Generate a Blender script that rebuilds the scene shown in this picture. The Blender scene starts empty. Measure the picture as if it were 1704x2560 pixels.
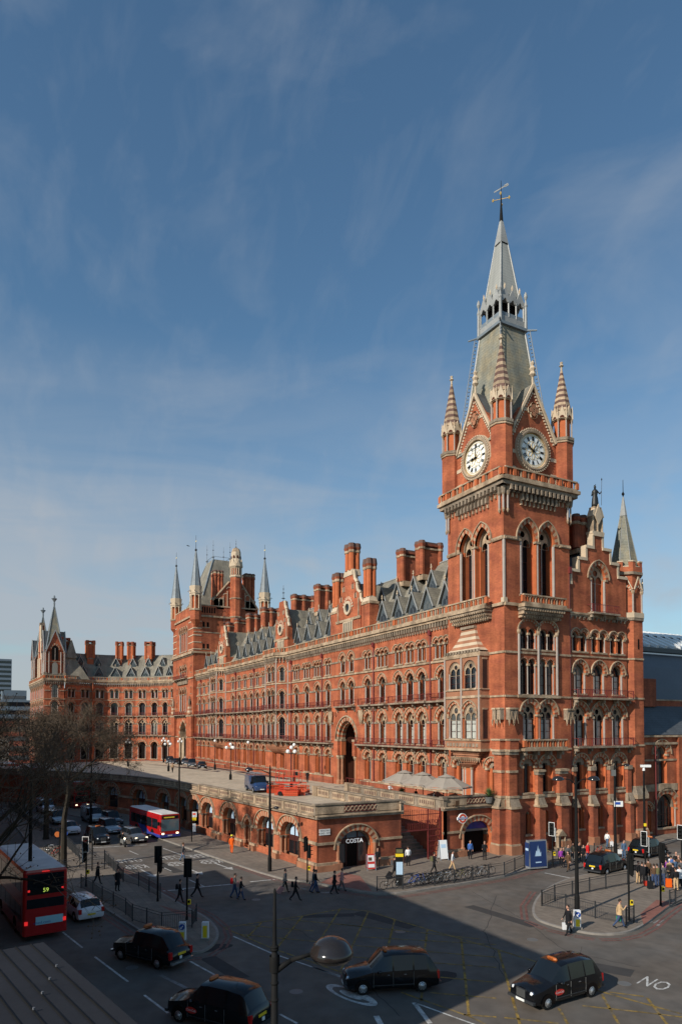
import bpy, bmesh, math, random
from mathutils import Matrix, Vector
from mathutils.geometry import tessellate_polygon
random.seed(7)
R=math.radians; PI=math.pi
scene=bpy.context.scene
COL=scene.collection
# ------------------------------------------------------------------ camera model (street metres)
S=0.88                       # survey units of the building -> metres
H=12.76; TH=math.atan(905/1704); FO=1704; HZ=1819; PHI=0.03
PY0=HZ-FO*math.tan(PHI)
DV=(-math.cos(TH),math.sin(TH)); RV=(math.sin(TH),math.cos(TH))
def ray(px,py):
    k=(px-852)/FO; m=(PY0-py)/FO; h=math.cos(PHI)-m*math.sin(PHI)
    return (DV[0]*h+RV[0]*k, DV[1]*h+RV[1]*k, math.sin(PHI)+m*math.cos(PHI))
def G(px,py,z=0.0):
    a=ray(px,py); t=(z-H)/a[2]; return (a[0]*t,a[1]*t)
def rr(ox,oy,s): return lambda x,y:(ox+x/s,oy+y/s)
QA=rr(440,1900,3.733); QB=rr(780,1900,3.267); QC=rr(0,1950,3.409); QE=rr(380,2100,3.0154); QF=rr(1330,2050,4.1925); QG=rr(850,2000,1.836); QH=rr(0,2000,1.8447)
QT=rr(780,2340,3.4087); QN=rr(1260,2360,3.5315); QL=rr(240,2280,3.4087); QD=rr(0,1850,5.2267); QK=rr(0,2100,5.2267); QM=rr(1450,1850,4.7126)
# ------------------------------------------------------------------ materials
MATS={}
def mat(name,col,rough=.8,spec=.3,metal=0,var=0,vs=1.0,var2=0,vs2=8,bump=0,bs=20,emit=None,coat=0,colB=None,stretch=None,wv=None,streak=0,grid=None):
    m=bpy.data.materials.new(name); m.use_nodes=True; nt=m.node_tree; b=nt.nodes['Principled BSDF']
    b.inputs['Base Color'].default_value=(*col,1); b.inputs['Roughness'].default_value=rough
    b.inputs['Specular IOR Level'].default_value=spec; b.inputs['Metallic'].default_value=metal
    if coat: b.inputs['Coat Weight'].default_value=coat; b.inputs['Coat Roughness'].default_value=.04
    if emit: b.inputs['Emission Color'].default_value=(*emit[0],1); b.inputs['Emission Strength'].default_value=emit[1]
    L=nt.links.new; N=nt.nodes.new
    if var or colB or bump or wv or grid:
        tc=N('ShaderNodeTexCoord'); mp=N('ShaderNodeMapping'); L(tc.outputs['Object'],mp.inputs[0])
        if stretch: mp.inputs['Scale'].default_value=stretch
        cur=None
        def mixf(fac_out,a,bb,prev):
            mx=N('ShaderNodeMix'); mx.data_type='RGBA'; L(fac_out,mx.inputs[0])
            if prev is None: mx.inputs[6].default_value=(*a,1)
            else: L(prev,mx.inputs[6])
            mx.inputs[7].default_value=(*bb,1); return mx.outputs[2]
        def mul(sc,amt,prev,det=4):
            n=N('ShaderNodeTexNoise'); n.inputs['Scale'].default_value=sc; n.inputs['Detail'].default_value=det; L(mp.outputs[0],n.inputs[0])
            r_=N('ShaderNodeMapRange'); r_.inputs[1].default_value=.3; r_.inputs[2].default_value=.7; r_.inputs[3].default_value=1-amt; r_.inputs[4].default_value=1+amt; L(n.outputs[0],r_.inputs[0])
            mx=N('ShaderNodeMix'); mx.data_type='RGBA'; mx.blend_type='MULTIPLY'; mx.inputs[0].default_value=1
            if prev is None: mx.inputs[6].default_value=(*col,1)
            else: L(prev,mx.inputs[6])
            L(r_.outputs[0],mx.inputs[7]); return mx.outputs[2]
        if colB:
            n=N('ShaderNodeTexNoise'); n.inputs['Scale'].default_value=vs*1.7; n.inputs['Detail'].default_value=6; L(mp.outputs[0],n.inputs[0])
            cr=N('ShaderNodeMapRange'); cr.inputs[1].default_value=.42; cr.inputs[2].default_value=.66; L(n.outputs[0],cr.inputs[0])
            cur=mixf(cr.outputs[0],col,colB,cur)
        if var: cur=mul(vs,var,cur)
        if var2: cur=mul(vs2,var2,cur,2)
        if streak:   # rain streaks and soot: noise drawn out vertically
            m2=N('ShaderNodeMapping'); L(tc.outputs['Object'],m2.inputs[0]); m2.inputs['Scale'].default_value=(.9,.9,.09)
            n=N('ShaderNodeTexNoise'); n.inputs['Scale'].default_value=1.0; n.inputs['Detail'].default_value=5; L(m2.outputs[0],n.inputs[0])
            r_=N('ShaderNodeMapRange'); r_.inputs[1].default_value=.38; r_.inputs[2].default_value=.68; r_.inputs[3].default_value=1.08; r_.inputs[4].default_value=1-streak; L(n.outputs[0],r_.inputs[0])
            mx=N('ShaderNodeMix'); mx.data_type='RGBA'; mx.blend_type='MULTIPLY'; mx.inputs[0].default_value=1
            if cur is None: mx.inputs[6].default_value=(*col,1)
            else: L(cur,mx.inputs[6])
            L(r_.outputs[0],mx.inputs[7]); cur=mx.outputs[2]
        if grid:   # paving joints: (slab w, slab h, darkness)
            bt=N('ShaderNodeTexBrick'); L(tc.outputs['Object'],bt.inputs[0]); bt.inputs['Scale'].default_value=1; bt.inputs['Mortar Size'].default_value=.02; bt.inputs['Brick Width'].default_value=grid[0]; bt.inputs['Row Height'].default_value=grid[1]
            bt.inputs['Color1'].default_value=(1,1,1,1); bt.inputs['Color2'].default_value=(.86,.86,.87,1); bt.inputs['Mortar'].default_value=(grid[2],)*3+(1,)
            mx=N('ShaderNodeMix'); mx.data_type='RGBA'; mx.blend_type='MULTIPLY'; mx.inputs[0].default_value=1
            if cur is None: mx.inputs[6].default_value=(*col,1)
            else: L(cur,mx.inputs[6])
            L(bt.outputs[0],mx.inputs[7]); cur=mx.outputs[2]
        if wv:   # fine courses: (scale, amount)
            sx=N('ShaderNodeSeparateXYZ'); L(tc.outputs['Object'],sx.inputs[0])
            ma=N('ShaderNodeMath'); ma.operation='MULTIPLY'; ma.inputs[1].default_value=wv[0]; L(sx.outputs[2],ma.inputs[0])
            fr=N('ShaderNodeMath'); fr.operation='FRACT'; L(ma.outputs[0],fr.inputs[0])
            gt=N('ShaderNodeMath'); gt.operation='GREATER_THAN'; gt.inputs[1].default_value=.82; L(fr.outputs[0],gt.inputs[0])
            mr=N('ShaderNodeMapRange'); mr.inputs[3].default_value=1; mr.inputs[4].default_value=1-wv[1]; L(gt.outputs[0],mr.inputs[0])
            mx=N('ShaderNodeMix'); mx.data_type='RGBA'; mx.blend_type='MULTIPLY'; mx.inputs[0].default_value=1
            if cur is None: mx.inputs[6].default_value=(*col,1)
            else: L(cur,mx.inputs[6])
            L(mr.outputs[0],mx.inputs[7]); cur=mx.outputs[2]
        if cur is not None: L(cur,b.inputs['Base Color'])
        if bump:
            n=N('ShaderNodeTexNoise'); n.inputs['Scale'].default_value=bs; n.inputs['Detail'].default_value=3; L(mp.outputs[0],n.inputs[0])
            bp=N('ShaderNodeBump'); bp.inputs['Strength'].default_value=bump; bp.inputs['Distance'].default_value=.1; L(n.outputs[0],bp.inputs['Height']); L(bp.outputs[0],b.inputs['Normal'])
    MATS[name]=m; return m
def mget(n): return MATS[n]
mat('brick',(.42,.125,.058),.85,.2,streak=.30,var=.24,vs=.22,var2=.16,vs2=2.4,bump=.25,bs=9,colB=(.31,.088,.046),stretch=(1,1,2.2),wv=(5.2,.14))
mat('brick_jamb',(.47,.13,.05),.8,.2,var=.12,vs=1.2,bump=.2,bs=12,wv=(5.2,.12))
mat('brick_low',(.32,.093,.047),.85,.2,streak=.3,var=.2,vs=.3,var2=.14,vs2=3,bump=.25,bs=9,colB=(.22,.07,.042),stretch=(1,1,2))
mat('stone',(.45,.33,.22),.8,.25,streak=.35,var=.16,vs=.5,var2=.14,vs2=5,bump=.3,bs=7,colB=(.28,.195,.125))
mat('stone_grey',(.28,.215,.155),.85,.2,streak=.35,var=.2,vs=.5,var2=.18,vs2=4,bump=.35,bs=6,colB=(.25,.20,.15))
mat('stone_dull',(.40,.26,.165),.85,.2,var=.2,vs=.8)
mat('stone_red',(.33,.15,.085),.85,.2,var=.2,vs=.8,bump=.3,bs=6)
mat('stone_pale',(.52,.41,.29),.75,.25,var=.12,vs=.8,bump=.2,bs=7)
mat('shaft',(.36,.30,.26),.55,.4,var=.1,vs=1.5)
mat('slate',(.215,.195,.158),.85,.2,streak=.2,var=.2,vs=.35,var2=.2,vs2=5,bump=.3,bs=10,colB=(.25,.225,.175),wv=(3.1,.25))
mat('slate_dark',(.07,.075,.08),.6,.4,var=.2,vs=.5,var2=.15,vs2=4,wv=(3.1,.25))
mat('slate_green',(.20,.20,.165),.75,.3,streak=.2,var=.18,vs=.4,var2=.15,vs2=5,colB=(.28,.24,.16),wv=(2.6,.2))
mat('spire_slate',(.33,.33,.30),.55,.4,streak=.2,wv=(2.6,.15))
mat('lead',(.30,.30,.285),.5,.5,var=.12,vs=.7,var2=.1,vs2=5)
mat('lead_dark',(.17,.20,.22),.55,.5,var=.2,vs=1,bump=.2)
mat('timber_blue',(.07,.085,.095),.6,.4,var=.15,vs=2)
mat('band_dark',(.13,.075,.06),.8,.2,var=.2,vs=1)
mat('iron_red',(.16,.025,.022),.55,.4)
mat('iron_black',(.010,.010,.010),.75,.15,var=.2,vs=3)
mat('iron_dark',(.03,.032,.035),.5,.5)
mat('iron_grey',(.13,.13,.125),.5,.5)
mat('glass',(.012,.014,.018),.06,.6,var=.5,vs=.4)
mat('glass_blue',(.10,.15,.20),.08,.7)
mat('curtain',(.42,.42,.37),.5,.4,var=.15,vs=2)
mat('sash',(.06,.018,.014),.5,.4)
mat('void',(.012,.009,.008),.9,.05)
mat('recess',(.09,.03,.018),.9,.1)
mat('white',(.78,.78,.76),.5,.4)
mat('sign_glow',(.8,.8,.78),.5,.3,emit=((1,1,1),.35))  # white lettering with a faint glow added to offset the arch's shade
mat('clockface',(.82,.83,.80),.35,.4,var=.05,vs=3)
mat('gold',(.62,.42,.12),.45,.5,metal=.3)
mat('bronze',(.010,.011,.010),.5,.5)
mat('gilt',(.75,.62,.32),.4,.5)
mat('asphalt',(.125,.103,.084),.85,.3,var=.22,vs=.14,var2=.16,vs2=1.1,bump=.25,bs=40,colB=(.118,.106,.094))
mat('paving',(.215,.175,.138),.85,.25,grid=(.75,.6,.7),var=.14,vs=.25,var2=.12,vs2=2.2,bump=.2,bs=20)
mat('forecourt',(.50,.41,.30),.85,.25,grid=(1.6,1.1,.72),var=.12,vs=.2,var2=.1,vs2=1.5)
mat('patch2',(.05,.046,.043),.85,.3,var=.15,vs=1.5)
mat('kerb',(.24,.215,.19),.8,.3,var=.15,vs=2)
mat('tactile',(.24,.105,.08),.85,.25,var=.2,vs=.6,var2=.1,vs2=4)
mat('redline',(.16,.075,.062),.8,.3,var=.3,vs=1.2,var2=.3,vs2=6)
mat('roadwhite',(.52,.51,.48),.7,.3,colB=(.33,.31,.29),var=.2,vs=1.5,var2=.25,vs2=8)
mat('roadworn',(.22,.21,.20),.8,.3,var=.35,vs=1.2,var2=.3,vs2=7)
mat('roadyellow',(.25,.16,.035),.8,.3,colB=(.12,.098,.068),var=.3,vs=1.6,var2=.3,vs2=6)
mat('patch',(.035,.033,.032),.85,.3,var=.1,vs=2)
mat('cab',(.005,.0055,.007),.16,.4,coat=.25)
mat('tyre',(.012,.012,.012),.8,.2)
mat('hubcap',(.42,.43,.44),.3,.6,metal=.6)
mat('chrome',(.6,.6,.6),.15,.6,metal=.9)
mat('carglass',(.008,.011,.014),.08,.5)
mat('carglass_lit',(.10,.17,.20),.06,.8,coat=.4)
mat('headlamp',(.75,.77,.78),.12,.7,coat=.5)
mat('lamp_on',(.9,.85,.7),.3,.5,emit=((1,.85,.55),2.5))
mat('tail_red',(.45,.012,.01),.2,.6)
mat('tail_on',(.8,.02,.02),.3,.6,emit=((1,.03,.03),.6))
mat('plate_yellow',(.72,.50,.02),.5,.4)
mat('plate_white',(.75,.75,.72),.5,.4)
mat('taxi_orange',(.42,.11,.02),.4,.5)
mat('sticker_red',(.50,.03,.02),.4,.5)
mat('bus_red',(.40,.011,.011),.22,.5,coat=.4,var=.08,vs=2)
mat('bus_roof',(.62,.60,.57),.55,.4,var=.15,vs=1)
mat('bus_blue',(.04,.06,.32),.3,.5,coat=.3)
mat('led',(.55,.75,.1),.4,.3,emit=((.75,1,.15),.6))
mat('led_amber',(.5,.35,.02),.4,.3,emit=((1,.8,.1),.15))
mat('ad_cyan',(.35,.62,.70),.4,.5)
mat('orange',(.50,.065,.02),.5,.4)
mat('lift_red',(.50,.035,.012),.4,.5)
mat('van_blue',(.02,.045,.12),.2,.5,coat=.5)
mat('rivet',(.12,.12,.13),.5,.4)
mat('silver',(.38,.40,.42),.25,.5,metal=.5,coat=.4)
mat('car_white',(.66,.66,.68),.22,.5,coat=.5)
mat('car_blue',(.05,.09,.16),.2,.5,coat=.5)
mat('car_grey',(.10,.105,.115),.2,.5,metal=.3,coat=.5)
mat('hivis_yellow',(.75,.75,.03),.7,.3)
mat('yellow',(.80,.58,.02),.45,.4)
mat('sign_blue',(.02,.07,.33),.4,.5)
mat('under_red',(.72,.07,.02),.35,.5)
mat('under_blue',(.02,.03,.20),.3,.5,var=.3,vs=2)
mat('navy',(.015,.035,.12),.35,.5)
mat('pale_blue',(.45,.6,.75),.5,.4)
mat('canvas',(.32,.275,.225),.85,.2,var=.08,vs=1)
mat('skin',(.50,.27,.19),.6,.3)
mat('hair',(.03,.02,.014),.7,.3)
mat('bark',(.035,.028,.020),.9,.2,var=.3,vs=2)
mat('twig',(.11,.08,.056),.9,.2,var=.3,vs=.8)
mat('leafbit',(.085,.055,.03),.8,.2)
mat('plant',(.10,.16,.05),.7,.3,var=.3,vs=3)
mat('roofmetal',(.019,.019,.022),.65,.2,var=.12,vs=1.2,var2=.06,vs2=9,bump=.05,bs=6)
mat('tower_glass',(.13,.165,.20),.4,.4,var=.2,vs=.05)
mat('far_red',(.36,.09,.055),.8,.2,var=.2,vs=.1)
mat('far_pale',(.48,.45,.40),.8,.2,var=.1,vs=.1)
mat('shed_white',(.80,.80,.78),.4,.5)
mat('shed_dark',(.05,.055,.06),.5,.5)
mat('shed_slate',(.115,.12,.13),.6,.4,var=.1,vs=.1,var2=.06,vs2=3)
mat('lampglobe',(.85,.85,.82),.3,.5)
mat('lamphood',(.02,.017,.016),.14,.6)
for n,c in dict(c_black=(.012,.012,.014),c_grey=(.09,.09,.095),c_jeans=(.045,.07,.14),c_beige=(.52,.35,.19),c_white=(.70,.70,.70),c_red=(.62,.02,.02),c_purple=(.28,.05,.32),c_brown=(.10,.055,.03),c_blue=(.06,.14,.38),c_tan=(.36,.24,.14),c_orange=(.80,.12,.01),c_pink=(.45,.22,.20),c_green=(.03,.30,.17),c_olive=(.14,.13,.06),c_denim=(.07,.12,.20),c_bagred=(.55,.04,.02)).items(): mat(n,c,.85,.2)
def vary_glass():
    m=MATS['glass']; nt=m.node_tree; b=nt.nodes['Principled BSDF']; oi=nt.nodes.new('ShaderNodeObjectInfo'); cr=nt.nodes.new('ShaderNodeValToRGB'); cr.color_ramp.interpolation='CONSTANT'
    e=cr.color_ramp.elements; e[0].color=(.010,.012,.015,1); e[1].position=.5; e[1].color=(.03,.035,.04,1)
    for p,c in((.66,(.09,.095,.09,1)),(.78,(.015,.017,.02,1)),(.9,(.22,.21,.18,1))): q=e.new(p); q.color=c
    nt.links.new(oi.outputs['Random'],cr.inputs[0]); nt.links.new(cr.outputs[0],b.inputs['Base Color'])
vary_glass()
# ------------------------------------------------------------------ mesh builder
class MB:
    def __init__(s,M=None): s.v=[];s.f=[];s.k=[];s.M=M
    def at(s,M): s.M=M; return s
    def add(s,pts):
        i=len(s.v)
        if s.M is None: s.v.extend([tuple(p) for p in pts])
        else: s.v.extend([tuple(s.M@Vector(p)) for p in pts])
        return i
    def face(s,pts,m):
        i=s.add(pts); s.f.append(tuple(range(i,i+len(pts)))); s.k.append(m)
    def box(s,x0,x1,y0,y1,z0,z1,m,tx=0,ty=0):
        if x0>x1: x0,x1=x1,x0
        if y0>y1: y0,y1=y1,y0
        i=s.add([(x0,y0,z0),(x1,y0,z0),(x1,y1,z0),(x0,y1,z0),(x0+tx,y0+ty,z1),(x1-tx,y0+ty,z1),(x1-tx,y1-ty,z1),(x0+tx,y1-ty,z1)])
        for q in ((0,3,2,1),(4,5,6,7),(0,1,5,4),(1,2,6,5),(2,3,7,6),(3,0,4,7)):
            s.f.append(tuple(i+a for a in q)); s.k.append(m)
    def ring(s,prof,n,m,cx=0,cy=0,ph=0,caps=True,sx=1,sy=1):
        """lathe: prof=[(r,z)...]; m str or list per segment"""
        i=s.add([(cx+r*sx*math.cos(ph+2*PI*j/n),cy+r*sy*math.sin(ph+2*PI*j/n),z) for r,z in prof for j in range(n)])
        for a in range(len(prof)-1):
            mm=m if isinstance(m,str) else m[a]
            for j in range(n):
                s.f.append((i+a*n+j,i+a*n+(j+1)%n,i+(a+1)*n+(j+1)%n,i+(a+1)*n+j)); s.k.append(mm)
        if caps:
            m0=m if isinstance(m,str) else m[0]; m1=m if isinstance(m,str) else m[-1]
            s.f.append(tuple(i+j for j in reversed(range(n)))); s.k.append(m0)
            b=i+(len(prof)-1)*n; s.f.append(tuple(b+j for j in range(n))); s.k.append(m1)
    def tube(s,p,q,r0,r1,n,m,caps=True):
        p=Vector(p);q=Vector(q);d=q-p
        if d.length<1e-6: return
        d.normalize(); a=d.orthogonal().normalized(); b=d.cross(a)
        i=s.add([c+(a*math.cos(2*PI*j/n)+b*math.sin(2*PI*j/n))*r for c,r in ((p,r0),(q,r1)) for j in range(n)])
        for j in range(n): s.f.append((i+j,i+(j+1)%n,i+n+(j+1)%n,i+n+j)); s.k.append(m)
        if caps and n<9:
            s.f.append(tuple(i+j for j in reversed(range(n)))); s.k.append(m); s.f.append(tuple(i+n+j for j in range(n))); s.k.append(m)
    def path(s,pts,r,n,m):
        for a,b in zip(pts,pts[1:]): s.tube(a,b,r,r,n,m)
    def tri(s,loops,y,m,flip=False,axis='y'):
        """fill polygon with holes; loops of (x,z) at depth y"""
        ls=[[Vector((a,b,0)) for a,b in lp] for lp in loops]
        flat=[p for lp in ls for p in lp]
        if axis=='y': i=s.add([(p.x,y,p.y) for p in flat])
        else: i=s.add([(p.x,p.y,y) for p in flat])
        for t in tessellate_polygon(ls):
            a,b,c=[flat[q] for q in t]; cr=(b.x-a.x)*(c.y-a.y)-(b.y-a.y)*(c.x-a.x)
            if abs(cr)<1e-9: continue
            if (cr<0): t=(t[0],t[2],t[1])
            if flip: t=(t[0],t[2],t[1])
            s.f.append(tuple(i+q for q in t)); s.k.append(m)
    def slab(s,poly,z0,z1,m,mside=None):
        """horizontal slab from an (x,y) polygon"""
        s.tri([poly],z1,m,axis='z')
        n=len(poly); ar=sum(poly[i][0]*poly[(i+1)%n][1]-poly[(i+1)%n][0]*poly[i][1] for i in range(n))
        p=poly if ar>0 else poly[::-1]
        for i in range(n):
            a=p[i];b=p[(i+1)%n]; s.face([(a[0],a[1],z0),(b[0],b[1],z0),(b[0],b[1],z1),(a[0],a[1],z1)],mside or m)
    def extr(s,poly,y0,y1,m,mside=None):
        """vertical plate: polygon (x,z) extruded from y0 (front) to y1"""
        s.tri([poly],y0,m); s.tri([poly],y1,m,flip=True)
        n=len(poly); ar=sum(poly[i][0]*poly[(i+1)%n][1]-poly[(i+1)%n][0]*poly[i][1] for i in range(n))
        p=poly if ar>0 else poly[::-1]
        for i in range(n):
            a=p[i];b=p[(i+1)%n]; s.face([(a[0],y0,a[1]),(a[0],y1,a[1]),(b[0],y1,b[1]),(b[0],y0,b[1])],mside or m)
    def mesh(s,name,smooth=False,off=None):
        me=bpy.data.meshes.new(name)
        v=s.v if off is None else [(a-off[0],b-off[1],c-off[2]) for a,b,c in s.v]
        me.from_pydata(v,[],s.f); ks=[]
        for k in s.k:
            if k not in ks: ks.append(k)
        for k in ks: me.materials.append(MATS[k])
        ix={k:i for i,k in enumerate(ks)}
        me.polygons.foreach_set('material_index',[ix[k] for k in s.k])
        if smooth: me.polygons.foreach_set('use_smooth',[True]*len(me.polygons))
        me.update(); return me
def link(name,data,parent=None,loc=(0,0,0),rz=0,sc=None):
    o=bpy.data.objects.new(name,data); COL.objects.link(o); o.location=loc; o.rotation_euler=(0,0,rz)
    if sc: o.scale=(sc,)*3 if not isinstance(sc,tuple) else sc
    if parent: o.parent=parent
    return o
def tag(o,label=None,cat=None,group=None,kind=None):
    if label: o['label']=label
    if cat: o['category']=cat
    if group: o['group']=group
    if kind: o['kind']=kind
    return o
class Bld:
    """a building: an Empty at its base, survey units scaled to metres; parts are added in absolute survey units"""
    def __init__(s,name,x,y,label,cat='building',group=None,z=0):
        s.o=(x,y,z); s.root=link(name,None,loc=(x*S,y*S,z*S),sc=S); tag(s.root,label,cat,group)
    def part(s,name,mb,smooth=False,parent=None):
        if not mb.f: return None
        if parent is None: return link(name,mb.mesh(name,smooth,s.o),s.root)
        return link(name,mb.mesh(name,smooth,s.o),parent,loc=tuple(-a for a in parent.location) if parent.location.length>0 else (0,0,0))
    def inst(s,name,me,x,y,z,rz=0,sub=()):
        o=link(name,me,s.root,(x-s.o[0],y-s.o[1],z-s.o[2]),rz)
        for n,m2 in sub: link(n,m2,o)
        return o
def FM(x,y,rz): return Matrix.Translation((x,y,0))@Matrix.Rotation(rz,4,'Z')
# ------------------------------------------------------------------ arches and windows
def arc(a,zs,h,n=6,cx=0):
    R_=(a*a+h*h)/(2*a); c=R_-a; t1=math.atan2(h,c) if h<R_+1e-9 else PI/2
    t1=math.asin(min(1,h/R_)) if c>=0 else PI-math.asin(min(1,h/R_))
    L=[(c-R_*math.cos(t1*i/n),zs+R_*math.sin(t1*i/n)) for i in range(n+1)]
    Rr=[(-x,z) for x,z in L[:-1]][::-1]
    return [(cx+x,z) for x,z in L+Rr]
def outline(n,a,zs,h,seg=6,g=0):
    """outline of n adjoining arched lights, g = gap between them (flat at the springing)"""
    w=n*a*2+(n-1)*g; pts=[(-w/2,0)]
    for i in range(n):
        cx=-w/2+a+i*(2*a+g); pts+=arc(a,zs,h,seg,cx)
        if i<n-1 and g==0: pts.pop()
    pts.append((w/2,0)); return pts
WC={}
def window(n=1,a=1,zs=3,h=1,ring=.45,dep=.6,g=0,style='plain',seg=6,shafts=True,cap=.25,cur=0,hood=True,v=4,inner=None,sr=.1,jm='brick_jamb',sill=True):
    key=(n,a,zs,h,ring,dep,g,style,seg,shafts,cap,cur,hood,v,inner,sr,jm,sill)
    if key in WC: return WC[key]
    b=MB(); ol=outline(n,a,zs,h,seg,g); w=n*a*2+(n-1)*g
    for p,q in zip(ol,ol[1:]):
        b.face([(p[0],0,p[1]),(p[0],dep,p[1]),(q[0],dep,q[1]),(q[0],0,q[1])],jm if p[1]<zs-1e-6 and q[1]<=zs+1e-6 else 'brick_jamb')
    for i in range(n):
        cx=-w/2+a+i*(2*a+g)
        if ring:
            k=v*2; I=arc(a,zs,h,k,cx); O=arc(a+ring,zs,h+ring*1.08,k,cx)
            if n>1 and g<ring*1.6:
                lo=(-1e9 if i==0 else cx-a-g/2); hi=(1e9 if i==n-1 else cx+a+g/2)
                O=[(min(max(x,lo),hi),z) for x,z in O]
            for j in range(len(I)-1):
                m='stone_dull' if j%2==0 else 'brick'
                b.face([(I[j][0],-.04,I[j][1]),(I[j+1][0],-.04,I[j+1][1]),(O[j+1][0],-.04,O[j+1][1]),(O[j][0],-.04,O[j][1])],m)
                b.face([(I[j][0],.25,I[j][1]),(I[j+1][0],.25,I[j+1][1]),(I[j+1][0],-.04,I[j+1][1]),(I[j][0],-.04,I[j][1])],m)
            if hood:
                t=.11; O2=arc(a+ring+t,zs,h+ring*1.08+t*1.15,k,cx)
                if n>1 and g<ring*1.6: O2=[(min(max(x,lo),hi),z) for x,z in O2]
                for j in range(len(I)-1):
                    A_,B_,C_,D_=O[j],O[j+1],O2[j+1],O2[j]
                    b.face([(A_[0],-.2,A_[1]),(B_[0],-.2,B_[1]),(C_[0],-.2,C_[1]),(D_[0],-.2,D_[1])],'stone')
                    b.face([(A_[0],0,A_[1]),(B_[0],0,B_[1]),(B_[0],-.2,B_[1]),(A_[0],-.2,A_[1])],'stone')
                    b.face([(D_[0],-.2,D_[1]),(C_[0],-.2,C_[1]),(C_[0],0,C_[1]),(D_[0],0,D_[1])],'stone')
    # capitals, shafts between and beside the lights
    xs=[-w/2]+[-w/2+2*a*i+g*(i-.5) for i in range(1,n)]+[w/2]
    for j,x in enumerate(xs):
        end=j in (0,len(xs)-1); sg=-1 if j==0 else 1
        if cap:
            if end: b.box(x-(cap if sg<0 else .16),x+(.16 if sg<0 else cap),-.12,.28,zs-.22,zs+.04,'stone')
            else: b.box(x-g/2-.16,x+g/2+.16,-.12,.34,zs-.22,zs+.04,'stone')
        if shafts:
            X=x
            if end: X=x-sg*(sr*1.15)
            b.ring([(sr*1.5,0.0),(sr*1.5,.12),(sr,.2),(sr,zs-.22)],8,'shaft',X,.12,caps=False)
            if end is False and g>.3:
                b.box(x-g/2,x+g/2,.02,dep,0,zs,'brick_jamb')
    # inner orders
    P=MB(); din=dep
    for i in range(n):
        cx=-w/2+a+i*(2*a+g); ai=a; hi=h; zi=zs
        if style in('plain','lancet','trac','deep'):
            t=.14 if style!='lancet' else max(.14,a-.42)
            if inner: t=a-inner
            I=[(cx-a,0)]+arc(a,zs,h,seg,cx)+[(cx+a,0)]
            J=[(cx-a+t,0)]+arc(a-t,zs,h-t*1.1,seg,cx)+[(cx+a-t,0)]
            yo=dep*.45
            for q in range(len(I)-1):
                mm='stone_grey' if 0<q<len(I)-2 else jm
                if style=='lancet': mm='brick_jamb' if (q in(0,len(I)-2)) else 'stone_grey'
                b.face([(I[q][0],yo,I[q][1]),(I[q+1][0],yo,I[q+1][1]),(J[q+1][0],yo,J[q+1][1]),(J[q][0],yo,J[q][1])][::-1],mm)
                b.face([(J[q][0],yo,J[q][1]),(J[q][0],dep,J[q][1]),(J[q+1][0],dep,J[q+1][1]),(J[q+1][0],yo,J[q+1][1])],mm)
            ai=a-t; hi=h-t*1.1
        if style=='trac':
            al=ai/2-.07; zl=zs-.18; out=[(cx-ai,zs-.5)]+arc(ai,zs,hi,seg,cx)+[(cx+ai,zs-.5)]
            rc=min(ai*.33,hi*.27); zc=zs+hi*.50
            holes=[]
            for sg in(-1,1):
                c2=cx+sg*(al+.07); holes.append([(c2-al+.02,zs-.46)]+arc(al-.02,zl,al*1.15,4,c2)+[(c2+al-.02,zs-.46)])
            holes.append([(cx+rc*math.cos(2*PI*q/8),zc+rc*math.sin(2*PI*q/8)) for q in range(8)])
            b.tri([out]+holes,dep*.62,'stone')
            b.ring([(.07,0),(.07,zs-.4)],6,'shaft',cx,dep*.66,caps=False)
        # glass
        pg=[(cx-ai,0)]+arc(ai,zs,hi,seg,cx)+[(cx+ai,0)]
        P.tri([pg],dep-.02,'glass' if style!='deep' else 'void')
        if cur:
            for sg in (-1,1):
                c2=cx+sg*ai*.5; P.face([(c2-ai*.36,dep-.05,.1),(c2+ai*.36,dep-.05,.1),(c2+ai*.36,dep-.05,zs*cur),(c2-ai*.36,dep-.05,zs*cur)],'curtain')
        if style!='deep':
            b.box(cx-.035,cx+.035,dep-.12,dep-.06,0,zs+hi*.5,'sash')
            for sg in(-1,1): b.box(cx+sg*ai-.045*(1+sg)+0,cx+sg*ai+.045*(1-sg),dep-.12,dep-.06,0,zs,'sash')
            for zz in(.33,.66): b.box(cx-ai,cx+ai,dep-.1,dep-.06,zs*zz-.025,zs*zz+.025,'sash')
    if sill: b.box(-w/2-.12,w/2+.12,-.14,.3,-.16,.05,'stone')
    WC[key]=(b.mesh('arched_window'),P.mesh('window_pane'),ol); return WC[key]
def place(bd,win,F,u,z,name='arched_window'):
    """F=(x,y,rz): wall frame; u along the wall"""
    c,s_=math.cos(F[2]),math.sin(F[2])
    return bd.inst(name,win[0],F[0]+c*u,F[1]+s_*u,z,F[2],(('window_pane',win[1]),))
def strip(bd,mb,F,u0,u1,z0,z1,items,m='brick',name='arched_window'):
    """wall strip with window openings; items=[(u,z,win)]"""
    mb.at(FM(*F)); loops=[[(u0,z0),(u1,z0),(u1,z1),(u0,z1)]]
    for u,z,w in items:
        loops.append([(u+x,z+q) for x,q in w[2]])
        place(bd,w,F,u,z,name)
    mb.tri(loops,0,m); mb.at(None)
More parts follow.
